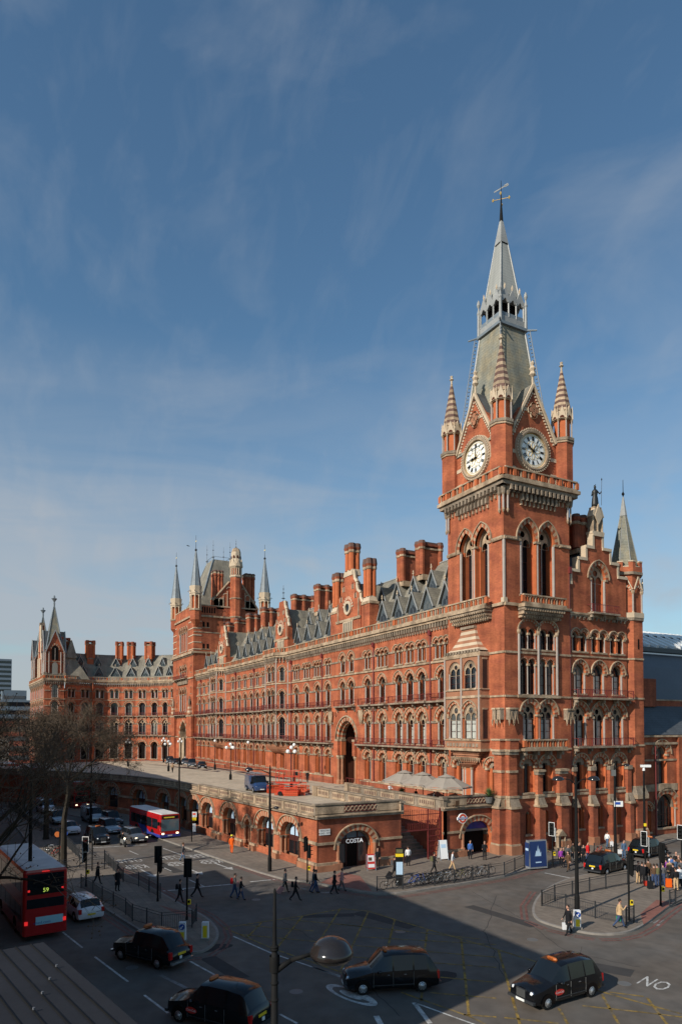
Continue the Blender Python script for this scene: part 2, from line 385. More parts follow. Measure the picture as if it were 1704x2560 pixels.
def balustrade(mb,F,u0,u1,z,hh=1.05,step=.42,y=-.35,t=.26,pier=3.6,m='stone',mb_='brick_jamb'):
    mb.at(FM(*F)); mb.box(u0,u1,y,y+t+.1,z,z+.16,m); mb.box(u0,u1,y-.04,y+t+.06,z+hh-.16,z+hh,m)
    n=max(1,round((u1-u0)/step)); npi=max(1,round((u1-u0)/pier)); w=.13
    for i in range(n):
        u=u0+(i+.5)*(u1-u0)/n; mb.box(u-w/2,u+w/2,y+.05,y+t-.05,z+.16,z+hh-.16,mb_ if i%2 else m)
    for i in range(npi+1):
        u=u0+i*(u1-u0)/npi; mb.box(u-.22,u+.22,y-.02,y+t+.02,z+.16,z+hh-.155,mb_)
    mb.at(None)
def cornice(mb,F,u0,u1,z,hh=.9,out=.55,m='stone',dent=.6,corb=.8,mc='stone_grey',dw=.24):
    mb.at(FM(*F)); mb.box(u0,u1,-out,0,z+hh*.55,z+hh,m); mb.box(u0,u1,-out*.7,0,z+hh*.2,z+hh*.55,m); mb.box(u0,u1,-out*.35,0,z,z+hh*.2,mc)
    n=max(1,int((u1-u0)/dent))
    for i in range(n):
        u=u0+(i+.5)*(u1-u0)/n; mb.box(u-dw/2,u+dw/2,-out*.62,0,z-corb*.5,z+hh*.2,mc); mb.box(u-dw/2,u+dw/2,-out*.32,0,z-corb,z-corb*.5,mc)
    mb.at(None)
def band(mb,F,u0,u1,z,hh=.25,out=.12,m='stone'):
    mb.at(FM(*F)); mb.box(u0,u1,-out,0.02,z,z+hh,m); mb.at(None)
def iron_rail(bd,F,u0,u1,z,out=.8,hh=1.0,m='iron_red',ms='stone_grey',parent=None,name='balcony',step=.3):
    b=MB(FM(*F)); b.box(u0,u1,-out-.1,0,z-.22,z,ms)
    n=max(2,int((u1-u0)/2.4))
    for i in range(n+1):
        u=u0+.25+i*(u1-u0-.5)/n; b.box(u-.12,u+.12,-out*.75,0,z-.62,z-.22,ms); b.box(u-.12,u+.12,-out*.35,0,z-.95,z-.62,ms)
    o=bd.part(name,b)
    r=MB(FM(*F)); r.box(u0,u1,-out-.03,-out+.03,z+hh-.06,z+hh,m); r.box(u0,u1,-out-.02,-out+.02,z+.12,z+.17,m)
    k=max(2,int((u1-u0)/step))
    for i in range(k+1):
        u=u0+i*(u1-u0)/k; t=.05 if i%8==0 else .018; r.box(u-t,u+t,-out-t,-out+t,z,z+hh,m)
    for u in(u0,u1): r.box(u-.03,u+.03,-out,0,z+hh-.06,z+hh,m)
    bd.part('railing',r,parent=o); return o
def octo(mb,cx,cy,r,z0,z1,m,r1=None,ph=PI/8,n=8,caps=True): mb.ring([(r,z0),(r if r1 is None else r1,z1)],n,m,cx,cy,ph,caps)
def chimney(bd,x,y,z0,z1,w=2.2,d=1.4,name='chimney_stack',n=None,label=None):
    b=MB(); b.box(x-w/2-.2,x+w/2+.2,y-d/2-.15,y+d/2+.15,z0,z0+(z1-z0)*.12,'stone'); b.box(x-w/2,x+w/2,y-d/2+.15,y+d/2-.15,z0,z1-1.2,'brick_low')
    xs=[x-w/2+.2,x+w/2-.2] if w<6 else [x-w/2+.2,x,x+w/2-.2]
    for xx in xs:
        for yy in(y-d/2,y+d/2): b.ring([(.45,z0+(z1-z0)*.14),(.45,z1-1.25),(.56,z1-1.2),(.56,z1-.85),(.5,z1-.8),(.62,z1-.3),(.5,z1+.1)],8,['brick_low','stone','stone','brick_low','brick_low','band_dark'],xx,yy,PI/8)
    b.box(x-w/2-.16,x+w/2+.16,y-d/2-.16,y+d/2+.16,z1-1.2,z1-.95,'stone'); b.box(x-w/2-.2,x+w/2+.2,y-d/2-.2,y+d/2+.2,z1-.6,z1-.35,'brick_low'); b.box(x-w/2-.1,x+w/2+.1,y-d/2-.1,y+d/2+.1,z1-.3,z1-.02,'band_dark')
    return bd.part(name,b)
def spire(mb,cx,cy,r,z0,z1,m,n=8,r1=.08,arris=None,ph=PI/8,bands=0,mb2=None):
    if bands:
        prof=[];ms=[]
        for i in range(bands+1):
            t=(i/bands)**1.0; prof.append((r+(r1-r)*t,z0+(z1-z0)*t))
        ms=[m if i%2==0 else mb2 for i in range(bands)]; mb.ring(prof,n,ms,cx,cy,ph)
    else: mb.ring([(r,z0),(r1,z1)],n,m,cx,cy,ph)
    if arris:
        for j in range(n):
            t=ph+2*PI*j/n; mb.tube((cx+r*math.cos(t),cy+r*math.sin(t),z0),(cx+r1*math.cos(t),cy+r1*math.sin(t),z1),.06,.03,4,arris)
def finial(mb,cx,cy,z,h,m='iron_dark',w=.25):
    mb.tube((cx,cy,z),(cx,cy,z+h),.07,.03,6,m); 
    for t in(.15,.5,.75): mb.ring([(.02,z+h*t-.12),(w*(1.1-t),z+h*t),(.02,z+h*t+.12)],6,m,cx,cy,caps=False)
CX,CY=-59.7,52.8
# window kinds (survey units)
W_GF=window(a=.42,zs=2.3,h=.42,ring=.0,dep=.7,shafts=False,cap=0,style='plain')
W_T1=window(a=.95,zs=3.1,h=.85,ring=.42,dep=.75,style='lancet',inner=.42,cap=.3,shafts=False)
W_T2=window(n=2,a=1.12,g=.5,zs=2.95,h=1.35,ring=.5,dep=.7,style='trac',cur=.8,sr=.12)
W_T3=window(n=2,a=.62,zs=3.6,h=.66,ring=.14,dep=.5,hood=False,cap=.1,sr=.08,seg=5,inner=.55)
W_T4=window(n=2,a=.62,zs=1.9,h=.6,ring=.0,dep=.5,hood=False,cap=.1,sr=.08,seg=5,inner=.55)
W_BEL=window(n=2,a=1.28,g=.5,zs=6.5,h=2.1,ring=.5,dep=1.5,style='trac',sr=.17,seg=8,cap=.4)
# ============================ clock tower
T=Bld('clock_tower',CX,CY,'tall red brick clock tower with white clock faces, striped pinnacles and a slate spire','clock tower')
TW,TN=10.5,10.35; PLINTH=0
FS=(CX-TW,CY,0); FE=(CX,CY,PI/2)     # south face u=0..TW ; east face u=0..TN
wall=MB()
for F,w_ in ((FS,TW),(FE,TN)):
    E_=F is FE
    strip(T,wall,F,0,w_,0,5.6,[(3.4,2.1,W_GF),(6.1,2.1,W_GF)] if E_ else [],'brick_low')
    strip(T,wall,F,0,w_,5.6,11.9,[(3.5,6.9,W_T1),(6.35,6.9,W_T1)] if E_ else [(2.0,6.6,W_T1),(8.3,6.6,W_T1)])
    strip(T,wall,F,0,w_,11.9,18.1,[(5.2,13.05,W_T2)] if E_ else [])
    strip(T,wall,F,0,w_,18.1,23.1,[(3.55,18.3,W_T3),(6.45,18.3,W_T3)] if E_ else [])
    strip(T,wall,F,0,w_,23.1,28.6,[(3.6,23.6,W_T4),(6.65,23.6,W_T4)] if E_ else [])
    strip(T,wall,F,0,w_,28.6,43.2,[(5.2 if E_ else 5.15,29.9,W_BEL)])
wall.box(CX-TW+2,CX-2,CY+2,CY+TN-2,0,43.2,'void')
wall.box(CX-TW,CX,CY+TN-.01,CY+TN,0,43.2,'brick'); wall.box(CX-TW-.01,CX-TW,CY,CY+TN,0,43.2,'brick')
# big blind round arches over the fourth floor windows, and the corner shafts
T.part('wall',wall)
st=MB()
for F,w_ in ((FS,TW),(FE,TN)):
    E_=F is FE
    for z,hh,o in ((6.3,.35,.18),(18.0,.22,.1),(23.05,.25,.12),(36.15,.4,.22),(28.5,.35,.28),(11.85,.2,.12)):
        if z==36.15:
            band(st,F,-.05 if E_ else 0,1.85,z,hh,o); band(st,F,8.6,w_,z,hh,o)
            st.at(FM(*F)); [st.box(u,u+.12,-.3,0,z+.08,z+.24,'stone') for u in [.15*1+.25*i for i in range(7)]+[8.7+.25*i for i in range(7)]]; st.at(None)
        elif not(not E_ and 11<z<24): band(st,F,0,w_,z,hh,o)
        else: band(st,F,0,.7,z,hh,o); band(st,F,8.0,w_,z,hh,o)
    # main cornice and its corbels
    st.at(FM(*F))
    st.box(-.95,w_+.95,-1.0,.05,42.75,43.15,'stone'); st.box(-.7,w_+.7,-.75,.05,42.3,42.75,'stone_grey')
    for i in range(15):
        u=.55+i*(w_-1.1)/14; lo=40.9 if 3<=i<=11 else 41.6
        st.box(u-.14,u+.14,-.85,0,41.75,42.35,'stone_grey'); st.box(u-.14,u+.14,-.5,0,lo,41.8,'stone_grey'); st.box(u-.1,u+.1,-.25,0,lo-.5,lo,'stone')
    # corbelled balcony below the belfry
    a0,a1=(1.9,8.5) if E_ else (1.3,8.6)
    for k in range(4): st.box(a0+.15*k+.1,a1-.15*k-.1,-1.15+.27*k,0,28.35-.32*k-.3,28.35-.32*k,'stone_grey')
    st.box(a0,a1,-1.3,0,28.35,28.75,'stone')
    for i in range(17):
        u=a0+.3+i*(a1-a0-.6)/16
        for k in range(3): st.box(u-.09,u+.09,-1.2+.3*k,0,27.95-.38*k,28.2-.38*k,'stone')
    st.at(None)
    if E_:
        st.at(FM(*F))
        for u in (2.05,5.05,8.0): 
            st.ring([(.14,18.3),(.14,25.3),(.24,25.5),(.24,25.8)],8,['shaft','stone','stone'],u,-.14)
        st.box(1.8,8.4,-.3,0,17.95,18.25,'stone'); 
        for cx in (3.55,6.5):
            I=arc(1.28,25.75,1.1,10,cx);O=arc(1.62,25.75,1.35,10,cx)
            for j in range(20):
                mm='stone' if j%2==0 else 'brick'; st.face([(I[j][0],-.12,I[j][1]),(I[j+1][0],-.12,I[j+1][1]),(O[j+1][0],-.12,O[j+1][1]),(O[j][0],-.12,O[j][1])],mm); st.face([(O[j][0],-.3,O[j][1]),(O[j+1][0],-.3,O[j+1][1]),(O[j+1][0],0,O[j+1][1]),(O[j][0],0,O[j][1])][::-1],'stone')
                st.face([(O[j][0],-.3,O[j][1]),(O[j+1][0],-.3,O[j+1][1]),(O[j+1][0]*1.0+(O[j+1][0]-cx)*.07,-.3,O[j+1][1]+.1),(O[j][0]+(O[j][0]-cx)*.07,-.3,O[j][1]+.1)],'stone')
        st.at(None)
# corner shaft on the belfry stage and the corbelled colonnettes
st.ring([(.18,29.3),(.18,36.2)],8,'shaft',CX-.08,CY+.08); st.box(CX-.4,CX+.12,CY-.12,CY+.4,28.85,29.4,'stone_pale')
for cx,cy in ((CX,CY),(CX-TW,CY),(CX,CY+TN)):
    for dx,dy in ((-.45,-.22),(.22,.45),(.12,-.12)):
        st.ring([(.05,39.2),(.17,39.5),(.12,39.7),(.12,41.2),(.24,41.4),(.34,42.2)],8,['stone','stone','shaft','stone','stone_grey'],cx+dx*(1 if cx==CX else -1),cy+dy*(1 if cy==CY else -1))
T.part('stonework',st)
# angle buttresses with stone offsets
for F,us in ((FE,((0.05,1.35),(4.35,5.25),(7.75,9.0))),(FS,((9.1,10.45),))):
    for u0,u1 in us:
        bu=MB(FM(*F))
        hi=12.0 if (u1-u0)>1.2 and (u0<1 or u0>9) else 9.6
        if 7<u0<8: hi=9.6
        bu.box(u0-.12,u1+.12,-1.05,0,0,1.15,'stone_red'); bu.box(u0-.06,u1+.06,-.95,0,1.15,1.35,'stone'); bu.box(u0,u1,-.85,0,1.35,5.3,'brick_low')
        bu.box(u0-.14,u1+.14,-1.05,0,5.3,5.55,'stone'); bu.face([(u0-.1,-1.0,5.55),(u1+.1,-1.0,5.55),(u1,-.6,6.5),(u0,-.6,6.5)],'stone_grey'); bu.box(u0,u1,-.6,0,5.55,6.5,'stone'); bu.box(u0-.07,u1+.07,-.7,0,6.5,6.75,'stone')
        bu.box(u0+.06,u1-.06,-.5,0,6.75,hi-.6,'brick'); bu.box(u0,u1,-.62,0,9.35,9.62,'stone'); bu.box(u0-.05,u1+.05,-.7,0,hi-.6,hi-.25,'stone_grey'); bu.box(u0-.12,u1+.12,-.85,0,hi-.25,hi,'stone')
        if hi>11: bu.box(u0,u1,-.75,0,12.0,13.0,'brick'); bu.box(u0-.1,u1+.1,-.85,0,13.0,13.2,'stone')
        T.part('buttress',bu)
b=MB(); b.tube((CX-.1,CY+TN-.02,5),(CX-.1,CY+TN-.02,33.5),.13,.13,6,'iron_red'); b.box(CX-.3,CX+.2,CY+TN-.2,CY+TN+.2,33.2,34,'iron_red'); T.part('drainpipe',b)
# canopied niches below the second floor band
for F,us in ((FS,(9.3,10.1)),(FE,(.45,1.15)),(FE,(9.4,10.0))):
    ca=MB(FM(*F))
    for u in us: ca.box(u-.33,u+.33,-.7,0,16.55,16.75,'stone'); ca.box(u-.28,u+.28,-.6,0,15.4,16.55,'stone_grey',.0,.0); ca.tube((u-.3,-.62,14.95),(u,-.62,16.3),.05,.05,4,'stone'); ca.tube((u+.3,-.62,14.95),(u,-.62,16.3),.05,.05,4,'stone'); ca.ring([(.03,14.7),(.14,15.4)],6,'stone',u-.3,-.55)
    T.part('statue_canopy',ca)
# balconies
for F,u0,u1,z in ((FS,1.2,8.7,28.75),(FE,1.85,8.55,28.75),(FE,1.95,8.5,12.1)):
    b=MB(); b.at(FM(*F)); 
    if z<20:
        b.box(u0-.1,u1+.1,-1.2,0,z-.3,z,'stone')
        for k in range(4): u=u0+.4+k*(u1-u0-.8)/3; b.box(u-.15,u+.15,-.9,0,z-.8,z-.3,'stone_grey'); b.box(u-.15,u+.15,-.45,0,z-1.3,z-.8,'stone_grey')
    b.at(None); balustrade(b,F,u0,u1,z,1.05,.42,y=-1.2,pier=6.6); T.part('balcony',b)
for F,w_ in ((FS,TW),(FE,TN)):
    b=MB(); balustrade(b,F,-.5,w_+.5,43.15,1.1,.55,y=-.95,pier=1.5,t=.3); T.part('parapet',b)
# oriel on the south face (two tiers of windows, corbelled foot, stone roof)
ob=MB(); x0,x1=CX-9.55,CX-2.7; mx=(x0+x1)/2; PR=1.3
for k in range(7):
    z=10.0+k*.28; q=k/7; ob.box(mx-(1.3+2.0*q),mx+(1.3+2.0*q),CY-PR*(.15+.85*q),CY,z,z+.3,'stone_red' if k<6 else 'stone_grey')
for i in range(14): u=mx-2.6+i*.4; ob.ring([(.02,10.35),(.16,10.9)],6,'stone',u,CY-.85)
ob.ring([(.9,5.0),(.9,9.6),(1.5,10.1)],10,['brick_jamb','stone_red'],mx,CY)
for dx in(-.8,0,.8): ob.ring([(.16,5.2),(.16,9.4),(.26,9.7)],8,['shaft','stone'],mx+dx,CY-.75 if dx==0 else CY-.5)
W_O1=window(n=2,a=1.25,g=.35,zs=2.75,h=1.55,ring=.28,dep=.35,style='trac',cur=.8,sr=.1,jm='stone_red')
W_O2=window(n=2,a=1.25,g=.35,zs=2.2,h=1.25,ring=.0,dep=.35,style='trac',sr=.1,jm='stone_red',cap=.0)
FO1=(x0,CY-PR,0)
strip(T,ob,FO1,0,x1-x0,11.9,18.1,[((x1-x0)/2,13.1,W_O1)],'stone_red'); strip(T,ob,FO1,0,x1-x0,18.1,23.4,[((x1-x0)/2,19.1,W_O2)],'stone_red')
ob.box(x0+.5,x1-.5,CY-PR+.5,CY,11.9,23.4,'void')

for x in(x0,x1): ob.face([(x,CY-PR,11.9),(x,CY,11.9),(x,CY,23.4),(x,CY-PR,23.4)],'stone_red')
for z0 in(13.2,19.1):
    ob.box(x1,x1+.02,CY-PR+.35,CY-.3,z0,z0+3.4,'glass'); ob.box(x1,x1+.06,CY-PR+.3,CY-.25,z0+3.4,z0+3.6,'stone')
for z,hh in ((11.7,.3),(12.9,.15),(18.0,.3),(18.95,.12),(22.9,.5)): ob.box(x0-.12,x1+.12,CY-PR-.12,CY,z,z+hh,'stone')
for x in(x0+.15,mx,x1-.15): ob.ring([(.13,13.1),(.13,22.9)],8,'shaft',x,CY-PR-.1)
for i in range(10): ob.ring([(.28,12.2),(.28,12.6)],6,'stone_grey',x0+.6+i*.62,CY-PR+.15)
for i in range(12): ob.box(x0+.1+i*.57,x0+.4+i*.57,CY-PR-.2,CY-PR+.1,23.4,23.75,'stone_grey')
for k in range(7):
    t=k/7; t2=(k+1)/7; ob.ring([(1,23.5+3.1*t),(1,23.5+3.1*t2)],4,'stone_pale' if k%2 else 'stone_red',caps=False) if False else None
def frus(mb,xa,xb,ya,z0,xa2,xb2,ya2,z1,m,yb):
    mb.face([(xa,ya,z0),(xb,ya,z0),(xb2,ya2,z1),(xa2,ya2,z1)],m); mb.face([(xb,ya,z0),(xb,yb,z0),(xb2,yb,z1),(xb2,ya2,z1)],m); mb.face([(xa,yb,z0),(xa,ya,z0),(xa2,ya2,z1),(xa2,yb,z1)],m); mb.face([(xa2,ya2,z1),(xb2,ya2,z1),(xb2,yb,z1),(xa2,yb,z1)],m)
for k in range(8):
    q=[.0,.2,.38,.54,.68,.8,.89,.96,1][k],[.0,.2,.38,.54,.68,.8,.89,.96,1][k+1]; z=lambda t:23.55+3.0*t; g=lambda t:(1-(t**.8)*.62)
    hw=(x1-x0)/2-.1
    frus(ob,mx-hw*g(q[0]),mx+hw*g(q[0]),CY-(PR-.1)*(1-q[0]*.75),23.6+k*.37,mx-hw*g(q[1]),mx+hw*g(q[1]),CY-(PR-.1)*(1-q[1]*.75),23.6+(k+1)*.37,'stone_pale' if k%2==0 else 'stone_red',CY)
ob.box(mx-1.3,mx+1.3,CY-.5,CY,26.5,26.8,'stone_grey')
T.part('oriel',ob)
# clock stage
cs=MB(); c0=CX-TW+.35; c1=CX-.35; d0=CY+.35; d1=CY+TN-.35; GA=55.4; GX=CX-5.3; GY=CY+4.95
cs.box(c0,c1,d0,d1,43.2,49.2,'brick')
cs.extr([(GX-4.2,49.2),(GX+4.2,49.2),(GX,GA-.5)],d0,d0+.6,'brick')
cs.at(FM(c1,0,PI/2)); cs.extr([(GY-4.2,49.2),(GY+4.2,49.2),(GY,GA-.5)],0,.6,'brick'); cs.at(None)
for F,gx in (((0,d0,0),GX),((c1,0,PI/2),GY)):
    cs.at(FM(*F))
    for sg in(-1,1):
        a=(gx+sg*3.6,48.9); b_=(gx,GA)
        cs.tube((a[0],-.12,a[1]),(b_[0],-.12,b_[1]),.2,.2,4,'stone_pale')
        for i in range(20):
            t=(i+.5)/20; x=a[0]*(1-t)+b_[0]*t; z=a[1]*(1-t)+b_[1]*t; cs.box(x-.1-sg*.28,x+.1-sg*.28,-.14,0,z-.42,z-.22,'stone_pale')
    cs.box(gx-1.5,gx+1.5,-.08,0,52.0,52.35,'stone_pale'); cs.ring([(.75,51.45),(.9,52.2),(.75,52.95)],4,'stone_pale',gx,-.0,PI/4) if False else None
    for dx,dz in((-.42,0),(.42,0),(0,-.5),(0,.5)): cs.tube((gx+dx,-.22,52.2+dz),(gx+dx,.0,52.2+dz),.5,.5,10,'stone_pale'); cs.tube((gx+dx*.9,-.25,52.2+dz*.9),(gx+dx*.9,-.2,52.2+dz*.9),.3,.3,8,'stone_red')
    for zz in(44.6,46.6,49.0):
        for sg in(-1,1): cs.box(gx+sg*3.3-.55,gx+sg*3.3+.55,-.06,0,zz,zz+.45,'stone_pale')
    cs.at(None)
T.part('clock_stage',cs)
hands=((9.0/12,0.0),(10.05/12,1.0/12+.01))
for (F,cz,hh,kk) in (((GX+.15,d0,0),47.35,hands[0],0),((c1,CY+4.8,PI/2),47.35,hands[1],1)):
    M=FM(*F)@Matrix.Translation((0,0,cz))@Matrix.Rotation(PI/2,4,'X')   # local z -> -y : lathe axis points outward
    b=MB(M)
    b.ring([(2.05,.1),(2.1,.35),(2.3,.38),(2.45,.28),(2.62,.25),(2.7,.0)],40,['stone','stone','stone_grey','stone','stone_pale'],caps=False)
    for i in range(48):
        t=2*PI*i/48; b.tube((2.5*math.cos(t),2.5*math.sin(t),.28),(2.62*math.cos(t+.06),2.62*math.sin(t+.06),.28),.09,.09,4,'stone_pale')
    o=T.part('clock',b)
    f=MB(M); f.tri([[(2.06*math.cos(2*PI*i/40),2.06*math.sin(2*PI*i/40)) for i in range(40)]],.10,'clockface',axis='z')
    f.ring([(1.98,.13),(2.08,.13)],40,'gold',caps=False); f.ring([(1.74,.13),(1.78,.13)],40,'gold',caps=False); f.ring([(1.08,.13),(1.12,.13)],32,'gold',caps=False)
    for i in range(60):
        t=2*PI*i/60; f.tube((1.79*math.cos(t),1.79*math.sin(t),.12),(1.95*math.cos(t),1.95*math.sin(t),.12),.02,.02,3,'gold',False)
    NUM=['III','II','I','XII','XI','X','IX','VIII','VII','VI','V','IIII']
    for i in range(12):     # roman numerals as bars, counter-clockwise from three
        t=2*PI*i/12; c_,s_=math.cos(t),math.sin(t); st_=[]; w=0
        for ch in NUM[i]: wd={'I':.09,'V':.2,'X':.2}[ch]; st_.append((ch,w,wd)); w+=wd
        for ch,x_,wd in st_:
            xm=x_+wd/2-w/2
            def pt(tx,rr_): return (rr_*c_+tx*s_, rr_*s_-tx*c_, .135)
            if ch=='I': f.tube(pt(xm,1.2),pt(xm,1.68),.032,.032,4,'iron_black')
            elif ch=='V': f.tube(pt(xm-.08,1.68),pt(xm,1.2),.032,.032,4,'iron_black'); f.tube(pt(xm+.08,1.68),pt(xm,1.2),.02,.02,4,'iron_black')
            else: f.tube(pt(xm-.08,1.68),pt(xm+.08,1.2),.032,.032,4,'iron_black'); f.tube(pt(xm+.08,1.68),pt(xm-.08,1.2),.02,.02,4,'iron_black')
    for i in range(8):
        t=2*PI*i/8
        pts=[(.55*math.cos(t)+.5*math.cos(u)*math.cos(t)-.22*math.sin(u)*math.sin(t),.55*math.sin(t)+.5*math.cos(u)*math.sin(t)+.22*math.sin(u)*math.cos(t),.13) for u in [2*PI*k/10 for k in range(11)]]
        f.path(pts,.022,3,'gold')
    T.part('dial',f,parent=o)
    h_=MB(M)
    for frac,ln,w in ((hh[0],1.05,.09),(hh[1],1.65,.05)):
        t=PI/2-2*PI*frac; h_.tube((-.25*math.cos(t),-.25*math.sin(t),.2),(ln*math.cos(t),ln*math.sin(t),.2),w,w*.4,5,'iron_black')
        if w>.06: h_.ring([(.18,.17),(.18,.22)],8,'iron_black',ln*.62*math.cos(t),ln*.62*math.sin(t))
    h_.ring([(.14,.16),(.14,.26)],10,'iron_black'); T.part('clock_hand',h_,parent=o)
# corner turrets
def turret(b,cx,cy,z0,z1,r,ztop,zt,base_corb=False):
    octo(b,cx,cy,r,z0,z1,'brick'); octo(b,cx,cy,r+.12,z1,z1+.25,'stone'); octo(b,cx,cy,r+.2,z1+.25,z1+.6,'stone_grey')
    zz=z1+.6; za=ztop-1.3; octo(b,cx,cy,r-.32,zz,ztop-.2,'brick_jamb')
    for j in range(8):
        t=PI/8+PI/4*j; x=cx+(r-.1)*math.cos(t); y=cy+(r-.1)*math.sin(t); b.ring([(.13,zz),(.09,zz+.15),(.09,za-.25),(.17,za)],6,['stone','shaft','stone'],x,y)
        b.ring([(.1,za),(.02,ztop+.35)],4,'stone_pale',x+.12*math.cos(t),y+.12*math.sin(t)); 
    octo(b,cx,cy,r-.12,za,za+.25,'stone'); 
    for j in range(8):
        t=PI/4*j+PI/4; q=(r-.02)*math.cos(PI/8); M=FM(cx,cy,t+PI/2)@Matrix.Translation((0,-q,0)); hw=(r)*math.sin(PI/8)
        b.at(M); b.extr([(-hw,za+.1),(hw,za+.1),(0,ztop+.35)],-.04,.12,'stone_pale'); b.tri([arc(hw*.55,za+.15,hw*.6,3)],-.06,'recess'); b.at(None)
    octo(b,cx,cy,r-.2,za+.25,ztop,'stone_pale')
    spire(b,cx,cy,r-.12,ztop-.2,zt-1.1,'stone',r1=.12,bands=15,mb2='band_dark')
    b.ring([(.12,zt-1.1),(.1,zt-.7),(.3,zt-.55),(.12,zt-.35),(.2,zt-.1),(.02,zt)],6,'stone_pale',cx,cy)
for cx,cy,z1,tp,zt in ((CX-.55,CY+.3,49.3,53.5,60.4),(CX-TW+.35,CY+.45,49.0,53.2,59.9),(CX-.5,CY+TN-.5,49.0,53.2,59.5),(CX-TW+.3,CY+TN-.3,49.0,53.2,59.7)):
    b=MB(); turret(b,cx,cy,43.2,z1,1.3,tp,zt); T.part('corner_turret',b)
# slate roof: gablet roofs, pyramid, lantern, spire
rf=MB(); AX,AY=CX-5.45,CY+4.8
for F,gx in (((0,d0+.5,0),GX),((c1-.5,0,PI/2),GY)):
    rf.at(FM(*F)); 
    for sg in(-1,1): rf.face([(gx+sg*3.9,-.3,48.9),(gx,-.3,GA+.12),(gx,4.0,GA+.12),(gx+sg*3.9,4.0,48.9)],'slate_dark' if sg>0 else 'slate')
    rf.at(None); 
def sq(s,z): return [(AX-s,AY-s,z),(AX+s,AY-s,z),(AX+s,AY+s,z),(AX-s,AY+s,z)]
def pyr(mb,a,b,m):
    for i in range(4): mb.face([a[i],a[(i+1)%4],b[(i+1)%4],b[i]],m)
pyr(rf,sq(4.6,48.6),sq(3.2,52.5),'slate_green'); pyr(rf,sq(3.2,52.5),sq(1.95,64.0),'slate_green')
for i in range(4):
    for a,b_ in ((sq(3.2,52.5),sq(1.95,64.0)),(sq(4.6,48.6),sq(3.2,52.5))):
        rf.tube(a[i],b_[i],.16,.13,5,'lead')
    sx=(-1,1,1,-1)[i]; sy=(-1,-1,1,1)[i]
    for k in range(22):   # cresting up the hips
        t=.08+k/24; x=AX+sx*(3.2-1.25*t+.28); y=AY+sy*(3.2-1.25*t+.28); z=52.5+11.5*t; rf.ring([(.11,z),(.11,z+.1)],5,'lead_dark',x,y)
    rf.tube((AX+sx*3.55,AY+sy*3.55,53.5),(AX+sx*2.4,AY+sy*2.4,63.9),.05,.05,4,'lead'); rf.tube((AX+sx*2.0,AY+sy*2.0,64.1),(AX+sx*3.0,AY+sy*3.0,63.9),.14,.1,5,'lead_dark')
T.part('roof',rf)
ln=MB(); 
for z0,z1,s_,m in ((63.9,64.25,2.25,'lead_dark'),(64.25,65.1,2.0,'lead'),(67.3,67.6,2.0,'lead')): ln.box(AX-s_,AX+s_,AY-s_,AY+s_,z0,z1,m)
ln.box(AX-1.2,AX+1.2,AY-1.2,AY+1.2,65.1,68.5,'void')
for i in range(4):
    M=FM(AX,AY,PI/2*i)@Matrix.Translation((0,-1.9,0)); ln.at(M)
    for k in range(4): u=-1.8+k*1.2; ln.ring([(.16,65.1),(.11,65.3),(.11,66.8),(.2,67.1)],6,'lead',u,0)
    for k in range(3):
        u=-1.2+k*1.2; ln.extr([(-.58+u,66.85),(-.35+u,66.95),(-.18+u,67.2),(u,67.4),(u+.18,67.2),(u+.35,66.95),(u+.58,66.85),(u+.6,67.55),(u,68.7),(u-.6,67.55)],-.12,.1,'lead'); ln.ring([(.06,68.5),(.13,68.9),(.03,69.3)],5,'stone_pale',u,0)
        ln.box(u-.5,u+.5,-.05,.05,65.1,65.6,'lead_dark')
    ln.at(None)
for sx in(-1,1):
    for sy in(-1,1): ln.ring([(.2,64.2),(.16,67.0),(.24,67.2),(.15,67.5),(.09,67.9),(.24,68.3),(.18,68.7),(.03,69.0)],8,'lead',AX+sx*2.05,AY+sy*2.05)
T.part('lantern',ln)
sp=MB(); pyr(sp,sq(1.6,67.5),sq(.55,75.6),'spire_slate'); pyr(sp,sq(.62,75.6),sq(.16,78.8),'lead')
for i in range(4): sp.tube(sq(1.6,67.5)[i],sq(.55,75.6)[i],.12,.09,5,'lead'); sp.box(AX-.62,AX+.62,AY-.62,AY+.62,75.5,75.62,'lead')
sp.ring([(.24,78.7),(.1,81.0),(.06,82.4)],8,'iron_black',AX,AY)
T.part('spire',sp)
wv=MB(); wv.tube((AX,AY,82.3),(AX,AY,84.0),.05,.03,5,'iron_black')
for t in range(4): a=PI/4+PI/2*t; wv.tube((AX,AY,81.6),(AX+1.0*math.cos(a),AY+1.0*math.sin(a),81.6),.04,.03,4,'gold'); wv.ring([(.05,81.4),(.16,81.6),(.05,81.8)],5,'gold',AX+1.0*math.cos(a),AY+1.0*math.sin(a))
wv.at(Matrix.Translation((AX,AY,83.0))@Matrix.Rotation(.9,4,'Z')@Matrix.Rotation(-.45,4,'Y')); wv.box(-.95,.95,-.02,.02,-.07,.07,'lead'); wv.box(.5,1.0,-.02,.02,-.16,.16,'lead'); wv.at(None)
T.part('weather_vane',wv)
for F,gx in (((0,d0,0),GX),((c1,0,PI/2),GY)): fi=MB(FM(*F)); fi.ring([(.12,GA-.1),(.12,GA+.9),(.4,GA+1.2),(.25,GA+1.6),(.42,GA+1.9),(.15,GA+2.3),(.28,GA+2.6),(.05,GA+2.9)],7,'stone_pale',gx,0); T.part('finial',fi)

